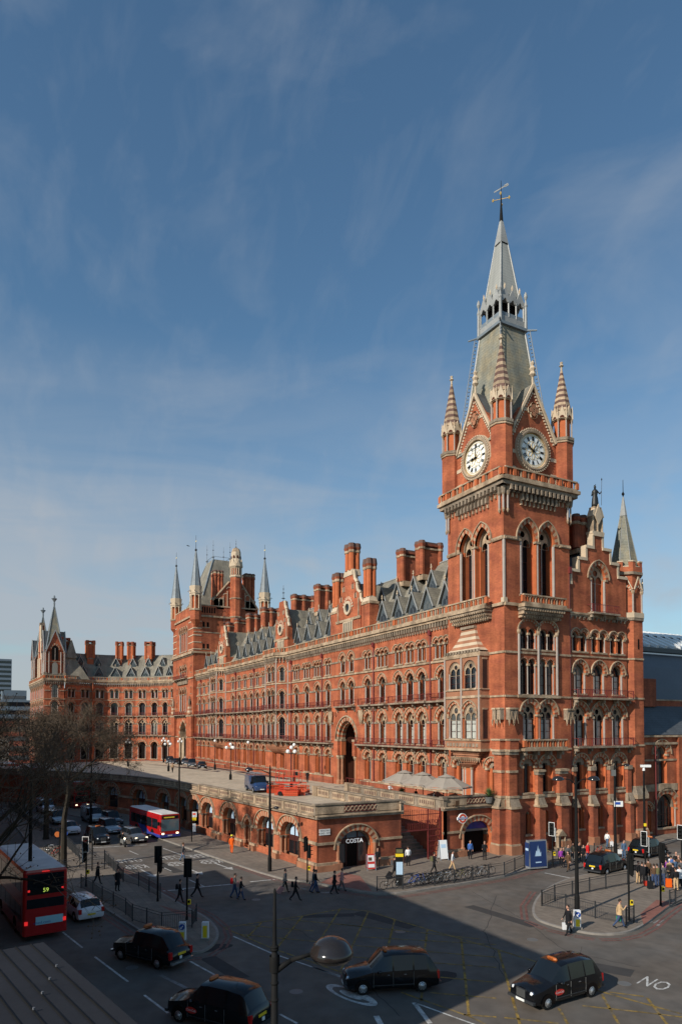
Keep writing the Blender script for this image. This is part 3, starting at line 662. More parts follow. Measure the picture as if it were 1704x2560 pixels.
# ============================ gabled east block with statue and corner turret
Eb=Bld('gabled_hotel_block',CX,CY+TN,'red brick block with a stepped gable right of the clock tower','building')
EX=CX-.25; FG=(EX,CY,PI/2)
W_E1=window(a=1.0,zs=3.0,h=.95,ring=.42,dep=.75,style='lancet',inner=.45,shafts=False,cap=.3)
W_E2=window(a=1.1,zs=3.6,h=1.45,ring=.45,dep=.7,style='trac',cur=.85,sr=.13)
W_E3=window(a=1.02,zs=2.6,h=1.2,ring=.4,dep=.7,cur=.9,sr=.13)
W_E4=window(n=2,a=.55,g=.35,zs=1.9,h=.6,ring=.3,dep=.6,sr=.1)
W_E5=window(n=1,a=1.35,zs=4.2,h=1.8,ring=.5,dep=.8,style='trac',sr=.15)
ew=MB(); US=(12.2,15.5,18.8)
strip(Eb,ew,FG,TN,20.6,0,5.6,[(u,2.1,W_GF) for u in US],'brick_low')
strip(Eb,ew,FG,TN,20.6,5.6,11.9,[(u,6.9,W_E1) for u in US]); strip(Eb,ew,FG,TN,20.6,11.9,18.1,[(u,12.2,W_E2) for u in US])
strip(Eb,ew,FG,TN,20.6,18.1,23.2,[(u,18.6,W_E3) for u in US]); strip(Eb,ew,FG,TN,20.6,23.2,28.5,[(u,23.8,W_E4) for u in US])
ew.at(FM(*FG)); gp=[(TN,28.5),(20.6,28.5),(20.6,33.8),(19.1,33.8),(19.1,35.45),(17.75,35.45),(17.75,37.1),(16.4,37.1),(16.4,38.8),(14.7,38.8),(14.7,37.1),(13.45,37.1),(13.45,35.5),(12.1,35.5),(12.1,33.9),(10.8,33.9),(10.8,32.3),(TN,32.3)]
ew.tri([gp,[(15.55+x,28.9+z) for x,z in W_E5[2]]],0,'brick'); place(Eb,W_E5,FG,15.55,28.9)
ew.at(None); ew.box(EX-1.4,EX-.8,CY+TN,CY+20.6,0,32,'brick'); ew.box(EX-14,EX-13.9,CY+TN,CY+24,0,28,'brick'); ew.box(EX-14,EX-.8,CY+TN+9,CY+23.9,0,28,'brick')
# back of the gable
ew.at(FM(*FG)); ew.tri([gp],.7,'brick',flip=True); ew.at(None)
Eb.part('wall',ew)
co=MB(); co.at(FM(*FG)); steps=gp[2:]
for a,b_ in zip(steps,steps[1:]):
    if abs(a[1]-b_[1])<.01: co.box(min(a[0],b_[0])-.12,max(a[0],b_[0])+.12,-.18,.85,a[1]-.3,a[1]+.06,'stone_pale')
    else: co.box(a[0]-.16,a[0]+.16,-.1,.8,min(a[1],b_[1]),max(a[1],b_[1]),'stone_pale')
co.box(14.5,16.6,-.15,.9,38.8,39.1,'stone_pale')
for u in(14.75,15.55,16.35): co.ring([(.16,39.1),(.12,39.3),(.12,40.9),(.2,41.1)],6,'stone',u,0); 
co.box(14.6,16.5,.05,.75,39.1,41.0,'stone_grey'); co.extr([(14.5,41.0),(16.6,41.0),(16.2,42.0),(14.9,42.0)],-.15,.8,'stone_pale'); co.extr([(14.9,41.0),(15.55,40.0),(16.2,41.0),(15.55,42.6)],-.22,-.1,'stone_pale'); co.box(14.9,16.2,-.1,.75,42.0,42.25,'stone')
co.at(None); Eb.part('gable_coping',co)
es=MB()
for z,hh,o in ((6.3,.3,.15),(9.35,.28,.12),(16.0,.25,.1),(18.05,.2,.12),(21.15,.22,.1),(23.15,.2,.12),(25.75,.22,.1)): 
    es.at(FM(*FG))
    cuts={6.3:None,9.35:1.35,16.0:1.55,21.15:1.4,25.75:1.35}.get(z)
    if cuts:
        e=[TN]+[q for u in US for q in(u-cuts,u+cuts)]+[20.6]
        for i in range(0,len(e),2): es.box(e[i],e[i+1],-o,0.02,z,z+hh,'stone')
    else: es.box(TN,20.6,-o,0.02,z,z+hh,'stone')
    es.at(None)
cornice(es,FG,TN,20.6,28.1,.5,.3,corb=.3,dent=.7)
Eb.part('stonework',es)
for u0,u1,z in((10.9,20.7,18.15),(10.9,20.9,12.2),(13.6,18.4,28.75)): iron_rail(Eb,FG,u0,u1,z,out=.85)
bu=MB(FM(*FG))
for u0,u1 in ((10.45,10.95),(13.4,14.2),(16.75,17.55),(20.0,20.7)):
    bu=MB(FM(*FG)); bu.box(u0-.1,u1+.1,-.95,0,0,1.15,'stone_red'); bu.box(u0,u1,-.75,0,1.15,4.9,'brick_low'); bu.box(u0-.12,u1+.12,-.95,0,4.9,5.15,'stone'); bu.face([(u0-.1,-.9,5.15),(u1+.1,-.9,5.15),(u1,-.45,6.2),(u0,-.45,6.2)],'stone_grey'); bu.box(u0,u1,-.45,0,5.15,6.2,'stone_grey'); bu.box(u0,u1,-.42,0,6.2,9.2,'brick'); bu.box(u0-.1,u1+.1,-.55,0,9.2,9.7,'stone_grey'); Eb.part('buttress',bu)
# corner turret of the block
tb=MB(); tx,ty=CX-1.9,CY+22.3; r_=2.25
tb.ring([(r_+.55,0),(r_+.55,1.1),(r_+.4,1.4),(r_+.3,1.6),(r_+.3,5.3),(r_+.5,5.4),(r_+.5,5.9),(r_+.1,6.8),(r_+.1,7.0),(r_,7.0),(r_,28.3)],8,['stone_red','stone_red','stone','brick_low','stone','stone','stone_grey','stone','stone','brick'],tx,ty,PI/8)
for z in(12.1,18.1,23.2): octo(tb,tx,ty,r_+.12,z,z+.22,'stone')
octo(tb,tx,ty,r_+.15,28.3,28.65,'stone_grey'); octo(tb,tx,ty,r_+.2,28.65,29.3,'stone_pale'); octo(tb,tx,ty,r_-.2,29.3,34.5,'brick')
for j in range(8):
    t=PI/8+PI/4*j; x=tx+(r_-.08)*math.cos(t); y=ty+(r_-.08)*math.sin(t); tb.ring([(.2,29.3),(.12,29.5),(.12,31.7),(.24,32.0),(.24,32.2)],6,['stone','shaft','stone','stone'],x,y)
    M=FM(tx,ty,PI/4*j+PI/4+PI/2)@Matrix.Translation((0,-(r_-.1)*math.cos(PI/8)-.05,0)); hw=r_*math.sin(PI/8)-.05
    tb.at(M); A_=arc(hw*.5,32.2,hw*.5,5); B_=arc(hw*.8,32.2,hw*.85,5)
    for q in range(10): tb.face([(A_[q][0],-.1,A_[q][1]),(A_[q+1][0],-.1,A_[q+1][1]),(B_[q+1][0],-.1,B_[q+1][1]),(B_[q][0],-.1,B_[q][1])],'stone_pale' if q%2 else 'brick')
    for sg in(-1,1): tb.tube((sg*hw*.95,-.15,32.3),(0,-.15,34.0),.09,.09,4,'stone_pale')
    tb.at(None)
octo(tb,tx,ty,r_+.1,34.3,34.65,'stone_grey'); octo(tb,tx,ty,r_+.05,34.65,35.3,'brick')
for j in range(8):
    M=FM(tx,ty,PI/4*j+PI/4+PI/2)@Matrix.Translation((0,-(r_+.02)*math.cos(PI/8),0)); tb.at(M); tb.box(-.88,-.35,-.0,.3,35.3,35.95,'brick'); tb.box(.35,.88,0,.3,35.3,35.95,'brick'); tb.box(-.88,-.3,-.06,.34,35.95,36.1,'stone_pale'); tb.box(.3,.88,-.06,.34,35.95,36.1,'stone_pale'); tb.box(-.35,.35,-.04,.32,35.3,35.42,'stone_pale'); tb.at(None)
tb.box(tx+r_*.92,tx+r_*.93+.02,ty-.12,ty+.12,24.6,25.9,'void')
Eb.part('corner_turret',tb)
sp=MB(); spire(sp,tx,ty,1.85,35.4,42.5,'slate_green',r1=.45,arris='lead'); spire(sp,tx,ty,.5,42.5,45.1,'lead',r1=.1); sp.tube((tx,ty,45.1),(tx,ty,47.4),.06,.03,5,'iron_black'); sp.ring([(.05,45.2),(.22,45.5),(.05,45.8)],6,'iron_black',tx,ty); Eb.part('spire',sp)
rf=MB(); mY=CY+15.55
for sg in(-1,1): rf.face([(EX-.7,mY+sg*6.5,31.3),(EX-.7,mY,38.3),(EX-9,mY,38.3),(EX-9,mY+sg*6.5,31.3)],'slate_dark')
rf.box(EX-14,EX-.8,CY+TN+.1,CY+22,28.4,31.4,'slate_dark'); Eb.part('roof',rf)
chimney(Eb,EX-2.6,CY+14.2,36.5,41.4,2.2,1.2); chimney(Eb,EX-3.2,CY+18.2,34.5,42.0,1.4,1.0)
# ============================ long south range of the hotel
XE,XW=-70.3,-185.5; YF=CY+.5
Rg=Bld('hotel_range',-127,YF,'long red brick hotel front of four arcaded storeys, grey slate roof full of gabled dormers','building',z=0)
F0=(0,YF,0)
V_G=window(a=.98,zs=3.35,h=.98,ring=.45,dep=.85,style='trac',shafts=False,cap=.3)
V_1=window(a=1.02,zs=3.2,h=1.4,ring=.48,dep=.85,style='trac',cur=.75,sr=.14)
V_1c=window(a=1.02,zs=3.2,h=1.4,ring=.48,dep=.85,style='trac',cur=.0,sr=.14)
V_2=window(a=.92,zs=2.85,h=1.1,ring=.42,dep=.8,sr=.14)
V_3t=window(n=3,a=.48,g=.16,zs=2.0,h=.55,ring=.3,dep=.7,seg=4,v=3,sr=.09,style='plain')
V_3p=window(n=2,a=.5,g=.16,zs=2.0,h=.55,ring=.32,dep=.7,seg=4,v=3,sr=.09)
V_3r=window(a=.85,zs=2.0,h=.95,ring=.42,dep=.7,sr=.12,style='trac')
XR=[-72.3,-76.9,-79.75,-82.65,-87.2,-91.5]; XL=[-105.1,-109.2,-113.7,-118.4]; XM=[-135.2,-138.9,-142.6,-146.6,-150.6,-155.0]; XF=[-174.2,-178.5,-182.8]
ALLX=XR+XL+XM+XF
wl=MB(); g0=4.2
strip(Rg,wl,F0,-93.6,XE,g0,11.9,[(x,6.4,V_G) for x in XR]); strip(Rg,wl,F0,XW,-103.0,g0,11.9,[(x,6.4,V_G) for x in XL+XM+XF]+[(-125.2,6.4,V_G),(-129.2,6.4,V_G),(-163.2,6.4,V_G),(-167,6.4,V_G)])
strip(Rg,wl,F0,-93.6,XE,11.9,18,[(x,12.15,V_1) for x in XR]); strip(Rg,wl,F0,XW,-103.0,11.9,18,[(x,12.15,V_1 if i%3 else V_1c) for i,x in enumerate(XL+XM+XF)])
strip(Rg,wl,F0,XW,XE,18,23.1,[(x,18.2,V_2) for x in ALLX+[-96.8,-99.75]])
strip(Rg,wl,F0,XW,XE,23.1,28.2,[(x,23.55,V_3r if x in(-96.8,-99.75) else (V_3t if x in(-72.3,-87.2,-109.2,-113.7,-118.4) else V_3p)) for x in ALLX+[-96.8,-99.75]])
# portal
pc=-98.3; pa=2.95; ph=3.1; zs=12.5
wl.at(FM(*F0)); wl.tri([[(-103,g0),(-93.6,g0),(-93.6,18),(-103,18)],[(pc-pa,g0+.3),]+arc(pa,zs,ph,10,pc)+[(pc+pa,g0+.3)]],0,'brick')
wl.box(XW,XE,11,11.1,g0,28,'brick'); wl.box(XE-.1,XE,0,11,g0,28,'brick'); wl.box(XW,XW+.1,0,11,g0,28,'brick')
wl.at(None); Rg.part('wall',wl)
po=MB(FM(*F0))
for k,(aa,yy) in enumerate(((pa,0),(pa-.3,.55))):
    I=arc(aa,zs,ph-(pa-aa)*1.1,12,pc); O=arc(aa+.62 if k==0 else aa+.45,zs,(ph-(pa-aa)*1.1)+(.68 if k==0 else .5),12,pc); y0=yy-.06
    for j in range(24):
        m='stone' if j%2==0 else 'brick'
        po.face([(I[j][0],y0,I[j][1]),(I[j+1][0],y0,I[j+1][1]),(O[j+1][0],y0,O[j+1][1]),(O[j][0],y0,O[j][1])],m)
        po.face([(I[j][0],y0+.65,I[j][1]),(I[j+1][0],y0+.65,I[j+1][1]),(I[j+1][0],y0,I[j+1][1]),(I[j][0],y0,I[j][1])],m)
    for sg in(-1,1):
        x=pc+sg*aa; po.face([(x,y0,5),(x,y0+.65,5),(x,y0+.65,zs),(x,y0,zs)],'brick_jamb'); po.face([(x,y0,5),(x+sg*.5,y0,5),(x+sg*.5,y0,zs),(x,y0,zs)],'brick_jamb')
        X=pc+sg*(aa+.0); po.ring([(.42,5),(.42,5.6),(.27,5.8),(.25,9.2),(.42,9.6),(.42,9.9)],10,['stone_red','stone_red','stone_red','stone','stone'],X,y0+.1); po.box(X-.45,X+.45,y0-.35,y0+.5,9.9,12.3,'brick_jamb' if k else 'brick'); po.box(X-.5,X+.5,y0-.4,y0+.5,12.2,12.55,'stone')
O=arc(pa+.62,zs,ph+.68,12,pc); O2=arc(pa+.8,zs,ph+.9,12,pc)
for j in range(24):
    po.face([(O[j][0],-.25,O[j][1]),(O[j+1][0],-.25,O[j+1][1]),(O2[j+1][0],-.25,O2[j+1][1]),(O2[j][0],-.25,O2[j][1])],'stone'); po.face([(O2[j][0],-.25,O2[j][1]),(O2[j+1][0],-.25,O2[j+1][1]),(O2[j+1][0],0,O2[j+1][1]),(O2[j][0],0,O2[j][1])],'stone')
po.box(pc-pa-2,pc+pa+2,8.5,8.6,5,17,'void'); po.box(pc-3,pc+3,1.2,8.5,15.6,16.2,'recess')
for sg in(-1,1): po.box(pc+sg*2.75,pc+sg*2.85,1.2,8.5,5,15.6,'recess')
for sg in(-1,1): # carved brackets over the portal
    for dx in(0,.45): x=pc+sg*(5.0+dx); po.ring([(.04,14.9),(.3,16.2),(.34,17.2)],6,'stone',x,-.35)
    po.tube((pc+sg*3.9,-.1,16.7),(pc+sg*3.9,.0,16.7),.42,.42,12,'stone'); po.tube((pc+sg*3.9,-.12,16.7),(pc+sg*3.9,-.05,16.7),.28,.28,10,'brick_low')
Rg.part('portal',po)
sb=MB()
for z,hh,o in ((23.02,.28,.16),(12.9,.0,0)):
    if hh: band(sb,F0,XW,XE,z,hh,o)
def broken(mb,F,xs,half,u0,u1,z,hh,o,m='stone_grey'):
    xs=sorted(xs); e=[u0]; 
    for x in xs: e+=[x-half,x+half]
    e.append(u1); mb.at(FM(*F))
    for i in range(0,len(e)-1,2):
        if e[i+1]-e[i]>.15: mb.box(e[i],e[i+1],-o,.02,z,z+hh,m)
    mb.at(None)
broken(sb,F0,XR,1.15,-93,XE,15.05,.3,.12); broken(sb,F0,XL+XM+XF,1.15,XW,-103,15.05,.3,.12); broken(sb,F0,ALLX+[-96.8,-99.75],1.0,XW,XE,20.8,.28,.12); broken(sb,F0,ALLX+[-96.8,-99.75],1.4,XW,XE,25.3,.28,.12)
broken(sb,F0,XR,1.1,-93,XE,9.5,.25,.12); broken(sb,F0,XL+XM+XF,1.1,XW,-103,9.5,.25,.12)
sb.at(FM(*F0))
for a,b_ in((XW,-103),(-93.4,XE)): sb.box(a,b_,-.3,0,g0,6.1,'brick_low'); sb.box(a,b_,-.36,0,6.1,6.3,'stone')
sb.at(None); Rg.part('stonework',sb)
c_=MB(); cornice(c_,F0,XW,XE,28.15,.95,.75,dent=.62,corb=.8); Rg.part('cornice',c_)
b=MB(); balustrade(b,F0,XW,XE,29.1,1.08,.5,y=-.5,pier=4.3); Rg.part('parapet',b)
for i,x in enumerate((-74.7,-89.5,-107.2,-120.6,-152.8,-181,-140.7)):
    b=MB(); b.tube((x,YF-.15,5.5),(x,YF-.15,27.0),.11,.11,6,'iron_red'); b.box(x-.25,x+.25,YF-.4,YF,26.8,27.5,'iron_red'); Rg.part('drainpipe',b)
# balconies
for a,b_ in ((-93.8,XE-.2),(-122.2,-103.0),(-159.3,-132.0),(-185.3,-171)): iron_rail(Rg,F0,a,b_,11.9,out=1.0,step=.32)
for a,b_ in ((-74.6,-70.6),(-84.3,-75.2),(-89.2,-85.4),(-93.2,-89.9),(-101.5,-95.2),(-121,-103.6),(-158.6,-132.6),(-185,-171.6)): iron_rail(Rg,F0,a,b_,18.0,out=.8,step=.32)
# canted oriels
B_1=window(n=2,a=1.05,g=.22,zs=3.3,h=1.5,ring=.3,dep=.5,style='trac',sr=.12,cap=.15)
B_2=window(n=2,a=.95,g=.22,zs=2.8,h=1.0,ring=.3,dep=.5,sr=.12,cap=.15)
B_3=window(n=2,a=.95,g=.22,zs=2.1,h=.95,ring=.4,dep=.5,sr=.12,cap=.15)
S_1=window(a=.75,zs=3.3,h=1.2,ring=.25,dep=.4,sr=.1,cap=.1); S_2=window(a=.6,zs=2.8,h=.7,ring=.25,dep=.4,sr=.1,cap=.1); S_3=window(a=.6,zs=2.1,h=.7,ring=.25,dep=.4,sr=.1,cap=.1)
for oc in (-127.1,-165.1):
    P=1.7; hw=4.7; fw_=2.75; ym=YF-P; ang=math.atan2(P,hw-fw_); ls=math.hypot(P,hw-fw_)
    FR=((oc+fw_,ym,0)[0],ym,ang); FL=(oc-hw,YF,-ang); FF=(oc,ym,0); bw=MB(); bs=MB()
    for z0,z1,wf,wsd,zb in ((11.9,18,B_1,S_1,12.2),(18,23.1,B_2,S_2,18.2),(23.1,28.2,B_3,S_3,23.6)):
        strip(Rg,bw,FF,-fw_,fw_,z0,z1,[(0,zb,wf)]); strip(Rg,bw,FR,0,ls,z0,z1,[(ls/2,zb,wsd)]); strip(Rg,bw,FL,0,ls,z0,z1,[(ls/2,zb,wsd)])
    Rg.part('oriel_wall',bw)
    for F,a,b_ in((FF,-fw_,fw_),(FR,0,ls),(FL,0,ls)):
        for z in(11.75,17.95,23.02): band(bs,F,a,b_,z,.25,.14)
        for z in(15.1,20.85,25.4): band(bs,F,a,a+.25,z,.25,.1); band(bs,F,b_-.25,b_,z,.25,.1)
        cornice(bs,F,a-.15,b_+.15,28.15,.95,.6,dent=.6,corb=.9); 
    for x,y in((oc-fw_,ym),(oc+fw_,ym),(oc-hw,YF),(oc+hw,YF)): bs.ring([(.16,12),(.16,28)],8,'shaft',x,y-.02)
    for k in range(6):   # coved underside
        q0,q1=k/6,(k+1)/6; f=lambda q:math.sin(q*PI/2)
        def ring_(q,z): s=f(q); return [(oc-hw*(.55+.45*s),YF,z),(oc-fw_*(.6+.4*s),YF-P*s,z),(oc+fw_*(.6+.4*s),YF-P*s,z),(oc+hw*(.55+.45*s),YF,z)]
        A_=ring_(q0,9.3+2.5*q0**1.5); B_=ring_(q1,9.3+2.5*q1**1.5)
        for j in range(3): bs.face([A_[j],A_[j+1],B_[j+1],B_[j]],'stone_red')
    Rg.part('oriel_stonework',bs)
    for z in (11.95,18.0):
        iron_rail(Rg,FF,-fw_-.3,fw_+.3,z,out=.8); iron_rail(Rg,FR,0,ls,z,out=.75); iron_rail(Rg,FL,0,ls,z,out=.75)
    b=MB(); balustrade(b,FF,-fw_,fw_,29.1,1.08,.45,y=-.5,pier=2.7); balustrade(b,FR,-.2,ls,29.1,1.08,.45,y=-.5,pier=2.6); balustrade(b,FL,0,ls+.2,29.1,1.08,.45,y=-.5,pier=2.6); Rg.part('parapet',b)
    tp=MB(); tp.slab([(oc-hw,YF),(oc-fw_,ym),(oc+fw_,ym),(oc+hw,YF)],28.9,29.1,'lead'); Rg.part('oriel_roof',tp)
# roof
def slope(mb,x0,x1,ye=CY+1.4,ze=29.6,yr=CY+8.3,zr=39.2,m='slate'):
    mb.face([(x0,ye,ze),(x1,ye,ze),(x1,yr,zr),(x0,yr,zr)],m); mb.face([(x0,yr,zr),(x1,yr,zr),(x1,yr+2.5,zr),(x0,yr+2.5,zr)],'lead_dark'); mb.face([(x0,yr+2.5,zr),(x1,yr+2.5,zr),(x1,yr+6,29),(x0,yr+6,29)],m)
r=MB(); slope(r,XW,XE); r.box(XW,XE,YF,CY+1.6,28.6,29.3,'lead_dark'); r.tube((XW,CY+8.3,39.3),(XE,CY+8.3,39.3),.14,.14,5,'lead')
Rg.part('roof',r)
DORM={}
def dormer(bd,x,y,z,w=2.3,h=3.0,deep=2.3,F=None,lead='timber_blue'):
    """front plane at (x,y), foot z; F rotation for other walls"""
    k=(w,h)
    if k not in DORM:
        b=MB(); zb=h-w*.95
        b.extr([(-w*.42,0),(w*.42,0),(w*.42,zb),(0,h-.25),(-w*.42,zb)],.0,.12,lead)
        b.box(-w*.42,-w*.36,.1,deep,0,zb,lead); b.box(w*.36,w*.42,.1,deep,0,zb,lead)
        for sg in(-1,1):
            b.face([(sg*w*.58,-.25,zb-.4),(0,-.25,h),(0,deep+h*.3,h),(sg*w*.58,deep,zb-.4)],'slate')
            b.tube((sg*w*.6,-.28,zb-.45),(0,-.28,h),.1,.1,4,'lead'); b.tube((sg*w*.56,.05,zb-.4),(sg*w*.56,deep,zb-.4),.07,.07,4,'lead_dark')
        b.ring([(.05,h-.1),(.05,h+.5),(.12,h+.62),(.03,h+.9)],5,'stone_pale',0,-.28); b.box(-.2,.2,-.31,-.25,h+.35,h+.47,'stone_pale')
        g=MB()
        for cx in(-w*.17,w*.17): g.tri([[(cx-w*.12,.15)]+arc(w*.12,zb*.75,w*.16,4,cx)+[(cx+w*.12,.15)]],-.03,'glass')
        g.tri([[(w*.1*math.cos(2*PI*i/8),zb*1.12+.2+w*.1*math.sin(2*PI*i/8)) for i in range(8)]],-.03,'glass')
        DORM[k]=(b.mesh('dormer'),g.mesh('window_pane'))
    m=DORM[k]; c_,s_=(math.cos(F),math.sin(F)) if F else (1,0)
    return bd.inst('dormer',m[0],x,y,z,F or 0,(('window_pane',m[1]),))
LOW=[-73.6,-77.9,-81.6,-85.4,-89.7,-94.0]+[-107.8,-112.4,-117.0,-121.5]+[-133.7,-138.0,-142.4,-146.8,-151.3,-155.8]+[-173.2,-177.6,-182.0]
for x in LOW: dormer(Rg,x,CY+2.3,30.9,2.6,3.2)
for x in [-76,-80.2,-84.8,-89.4,-94.0,-112.4,-117,-121.5,-138,-142.4,-146.8,-151.3,-155.8,-173.2,-177.6]: dormer(Rg,x,CY+4.8,34.25,2.2,3.0)
# gables
def gable(cx,w,zt,chim=False):
    b=MB(); h=w/2; y0=CY+1.0; zb=28.8
    half=[(h,zb),(h,34.6),(h*.86,35.4),(h*.86,36.2),(h*.62,36.8),(h*.56,37.6),(h*.56,38.2),(h*.38,38.9),(h*.3,zt-.2)]
    poly=[(cx+x,z) for x,z in half]+[(cx-x,z) for x,z in half[::-1]]
    b.extr(poly,y0,y0+1.0,'brick')
    for sg in(-1,1):
        for p,q in zip(half[1:],half[2:]): b.tube((cx+sg*p[0],y0+.4,p[1]),(cx+sg*q[0],y0+.4,q[1]),.34,.34,6,'stone_pale')
        b.box(cx+sg*h*.86-.12,cx+sg*h*.86+.12,y0-.15,y0,32.0,35.4,'stone')
        for k,zz in enumerate((36.6,38.2)): 
            x=cx+sg*h*(.6-.22*k); b.tri([[(x-.22,zz-1.0)]+arc(.22,zz-.2,.3,3,x)+[(x+.22,zz-1.0)]],y0-.03,'recess'); b.ring([(.07,zz-1),(.07,zz-.2)],5,'stone_pale',x-.3,y0-.05); b.ring([(.07,zz-1),(.07,zz-.2)],5,'stone_pale',x+.3,y0-.05)
    A_=arc(1.35,34.3,1.4,10,cx); B_=arc(1.8,34.3,1.95,10,cx)
    for j in range(20): b.face([(A_[j][0],y0-.12,A_[j][1]),(A_[j+1][0],y0-.12,A_[j+1][1]),(B_[j+1][0],y0-.12,B_[j+1][1]),(B_[j][0],y0-.12,B_[j][1])],'stone_pale' if j%2 else 'brick')
    b.tri([[(cx-1.35,33.6)]+A_+[(cx+1.35,33.6)]],y0-.06,'brick_low')
    M=Matrix.Translation((cx,y0,34.3))@Matrix.Rotation(PI/2,4,'X'); b.at(M); b.ring([(.72,.08),(.72,.3),(1.15,.3),(1.2,.0)],16,'stone_pale',caps=False); b.at(None)
    b.box(cx-h-.1,cx+h+.1,y0-.2,y0,32.1,32.5,'stone'); b.box(cx-1.7,cx+1.7,y0-.15,y0,31.9,32.2,'stone_pale'); b.box(cx-1.7,cx+1.7,y0-.15,y0,29.9,30.1,'stone_pale')
    for k in range(5): b.ring([(.13,30.0),(.13,32.0)],6,'stone_pale',cx-1.5+k*.75,y0-.12)
    o=Rg.part('gable',b)
    g=MB(); g.box(cx-1.4,cx+1.4,y0-.07,y0-.03,30.0,32.0,'glass'); Rg.part('window_pane',g,parent=o); g=MB(); g.tri([[(cx+.72*math.cos(2*PI*i/14),34.3+.72*math.sin(2*PI*i/14)) for i in range(14)]],y0-.09,'glass'); Rg.part('round_window',g,parent=o)
    r=MB(); 
    for sg in(-1,1): r.face([(cx+sg*h*.98,y0+1,32.0),(cx,y0+1,38.6),(cx,CY+9,38.6),(cx+sg*h*.98,CY+6,32.0)],'slate' if sg<0 else 'slate')
    r.box(cx-h,cx+h,y0+1,CY+5,29,32,'brick'); Rg.part('gable_roof',r)
gable(-98.7,8.2,40.6); gable(-127.1,6.6,40.2); gable(-165.1,6.6,40.2)
b=MB()
b.box(-100.3,-97.2,CY+.9,CY+2.6,39.6,40.6,'stone_pale',.2,.1)
for x in(-99.4,-98.1):
    for y in(CY+1.3,CY+2.3): b.ring([(.5,40.5),(.5,43.4),(.62,43.5),(.62,43.8),(.55,43.9),(.72,44.3),(.6,45.0)],8,['brick_jamb','stone','stone','stone','brick_low','band_dark'],x,y)
Rg.part('chimney_stack',b)
for cx,zt in ((-93.4,41.4),(-104.2,41.2)):
    b=MB(); b.box(cx-1.3,cx+1.3,CY+1.2,CY+2.9,29,34.1,'brick'); b.box(cx-1.4,cx+1.4,CY+1.1,CY+3,34.1,34.5,'stone'); b.box(cx-1.2,cx+1.2,CY+1.2,CY+2.8,34.5,35.4,'stone_pale',.35,.25)
    for x in(cx-.5,cx+.5):
        for y in(CY+1.6,CY+2.4): b.ring([(.44,35.3),(.44,39.6),(.55,39.7),(.55,40.0),(.5,40.1),(.62,40.5),(.5,zt)],8,['brick_jamb','stone','stone','stone','brick_low','band_dark'],x,y)
    Rg.part('chimney_stack',b)
for x,ln,zb in ((-84.0,3.3,36.5),(-89.2,3.3,36.5),(-119.1,3.8,36.3),(-130.3,4.2,38),(-147.7,3.6,37),(-157.5,3.6,37),(-166.2,2.9,38),(-172.9,2.0,39)):
    b=MB(FM(x,58.0+ln/2,PI/2)); w=ln; z1=42.3; b.box(-w/2-.2,w/2+.2,-.9,.9,zb,zb+.8,'stone'); b.box(-w/2,w/2,-.5,.5,zb,z1-1.1,'brick_low')
    for u in([-w/2,w/2] if w<3.5 else [-w/2,0,w/2]):
        for v in(-.5,.5): b.ring([(.42,zb+.8),(.42,z1-1.2),(.53,z1-1.15),(.53,z1-.85),(.46,z1-.8),(.6,z1-.35),(.48,z1+.12)],8,['brick','stone','stone','brick_low','brick_low','band_dark'],u,v,PI/8)
    b.box(-w/2-.1,w/2+.1,-.7,.7,z1-1.15,z1-.9,'stone'); b.box(-w/2-.1,w/2+.1,-.72,.72,z1-.6,z1-.3,'brick_low'); b.box(-w/2,w/2,-.6,.6,z1-.3,z1,'band_dark')
    b.at(None); Rg.part('chimney_stack',b)
b=MB(); finial(b,-127.4,CY+1.6,40.3,3.2,w=.5); Rg.part('finial',b); b=MB(); finial(b,-165.2,CY+1.6,40.3,3,w=.5); Rg.part('finial',b)

# ============================ west tower over the arrival arch
WX0,WX1,WY0,WY1=-208.0,-185.5,52.3,74.2
Wt=Bld('entrance_tower',-197,WY0,'far red brick tower with a pointed carriage arch, slim turrets and steep grey roof','tower')
FSW=(0,WY0,0); wl=MB(); WC_=-196.3
V_A=window(n=3,a=.95,g=.75,zs=5.1,h=1.45,ring=.5,dep=.9,sr=.22)
V_B=window(n=3,a=.95,g=.75,zs=1.6,h=1.2,ring=.5,dep=.9,sr=.15)
V_C=window(n=4,a=.8,g=.7,zs=5.6,h=1.3,ring=.4,dep=.9,sr=.2)
V_sl=window(a=.45,zs=1.5,h=.5,ring=.22,dep=.5,shafts=False,cap=0,hood=False)
strip(Wt,wl,FSW,WX0,WX1,18,28.4,[(WC_,19.0,V_A),(-187.7,20,V_sl),(-187.7,24.0,V_sl),(-202.8,20,V_sl),(-202.8,24,V_sl)])
strip(Wt,wl,FSW,WX0,WX1,28.4,35,[(WC_,29.2,V_B),(-187.8,30,V_sl),(-202.9,30.2,V_sl)]); strip(Wt,wl,FSW,WX0,WX1,35,46,[(WC_,36.4,V_C)])
pa2=3.6; AR=arc(pa2,11.7,4.6,8,-195.6)
wl.at(FM(*FSW)); wl.tri([[(WX0,3),(WX1,3),(WX1,18),(WX0,18)],[(-195.6-pa2,3.4)]+AR+[(-195.6+pa2,3.4)]],0,'brick'); wl.box(-195.6-pa2-.2,-195.6+pa2+.2,9,9.1,3,17,'void')
for sg in(-1,1): wl.box(-195.6+sg*pa2,-195.6+sg*(pa2+.1),0.01,9,3,14,'stone_pale' if sg<0 else 'brick')
wl.at(None)
wl.box(WX1-.1,WX1,WY0,WY1,3,46,'brick'); wl.box(WX0,WX0+.1,WY0,WY1,3,46,'brick'); wl.box(WX0,WX1,WY1,WY1+.1,3,46,'brick')
Wt.part('wall',wl)
st=MB(FM(*FSW)); B2=arc(pa2+1.1,11.7,5.3,8,-195.6); 
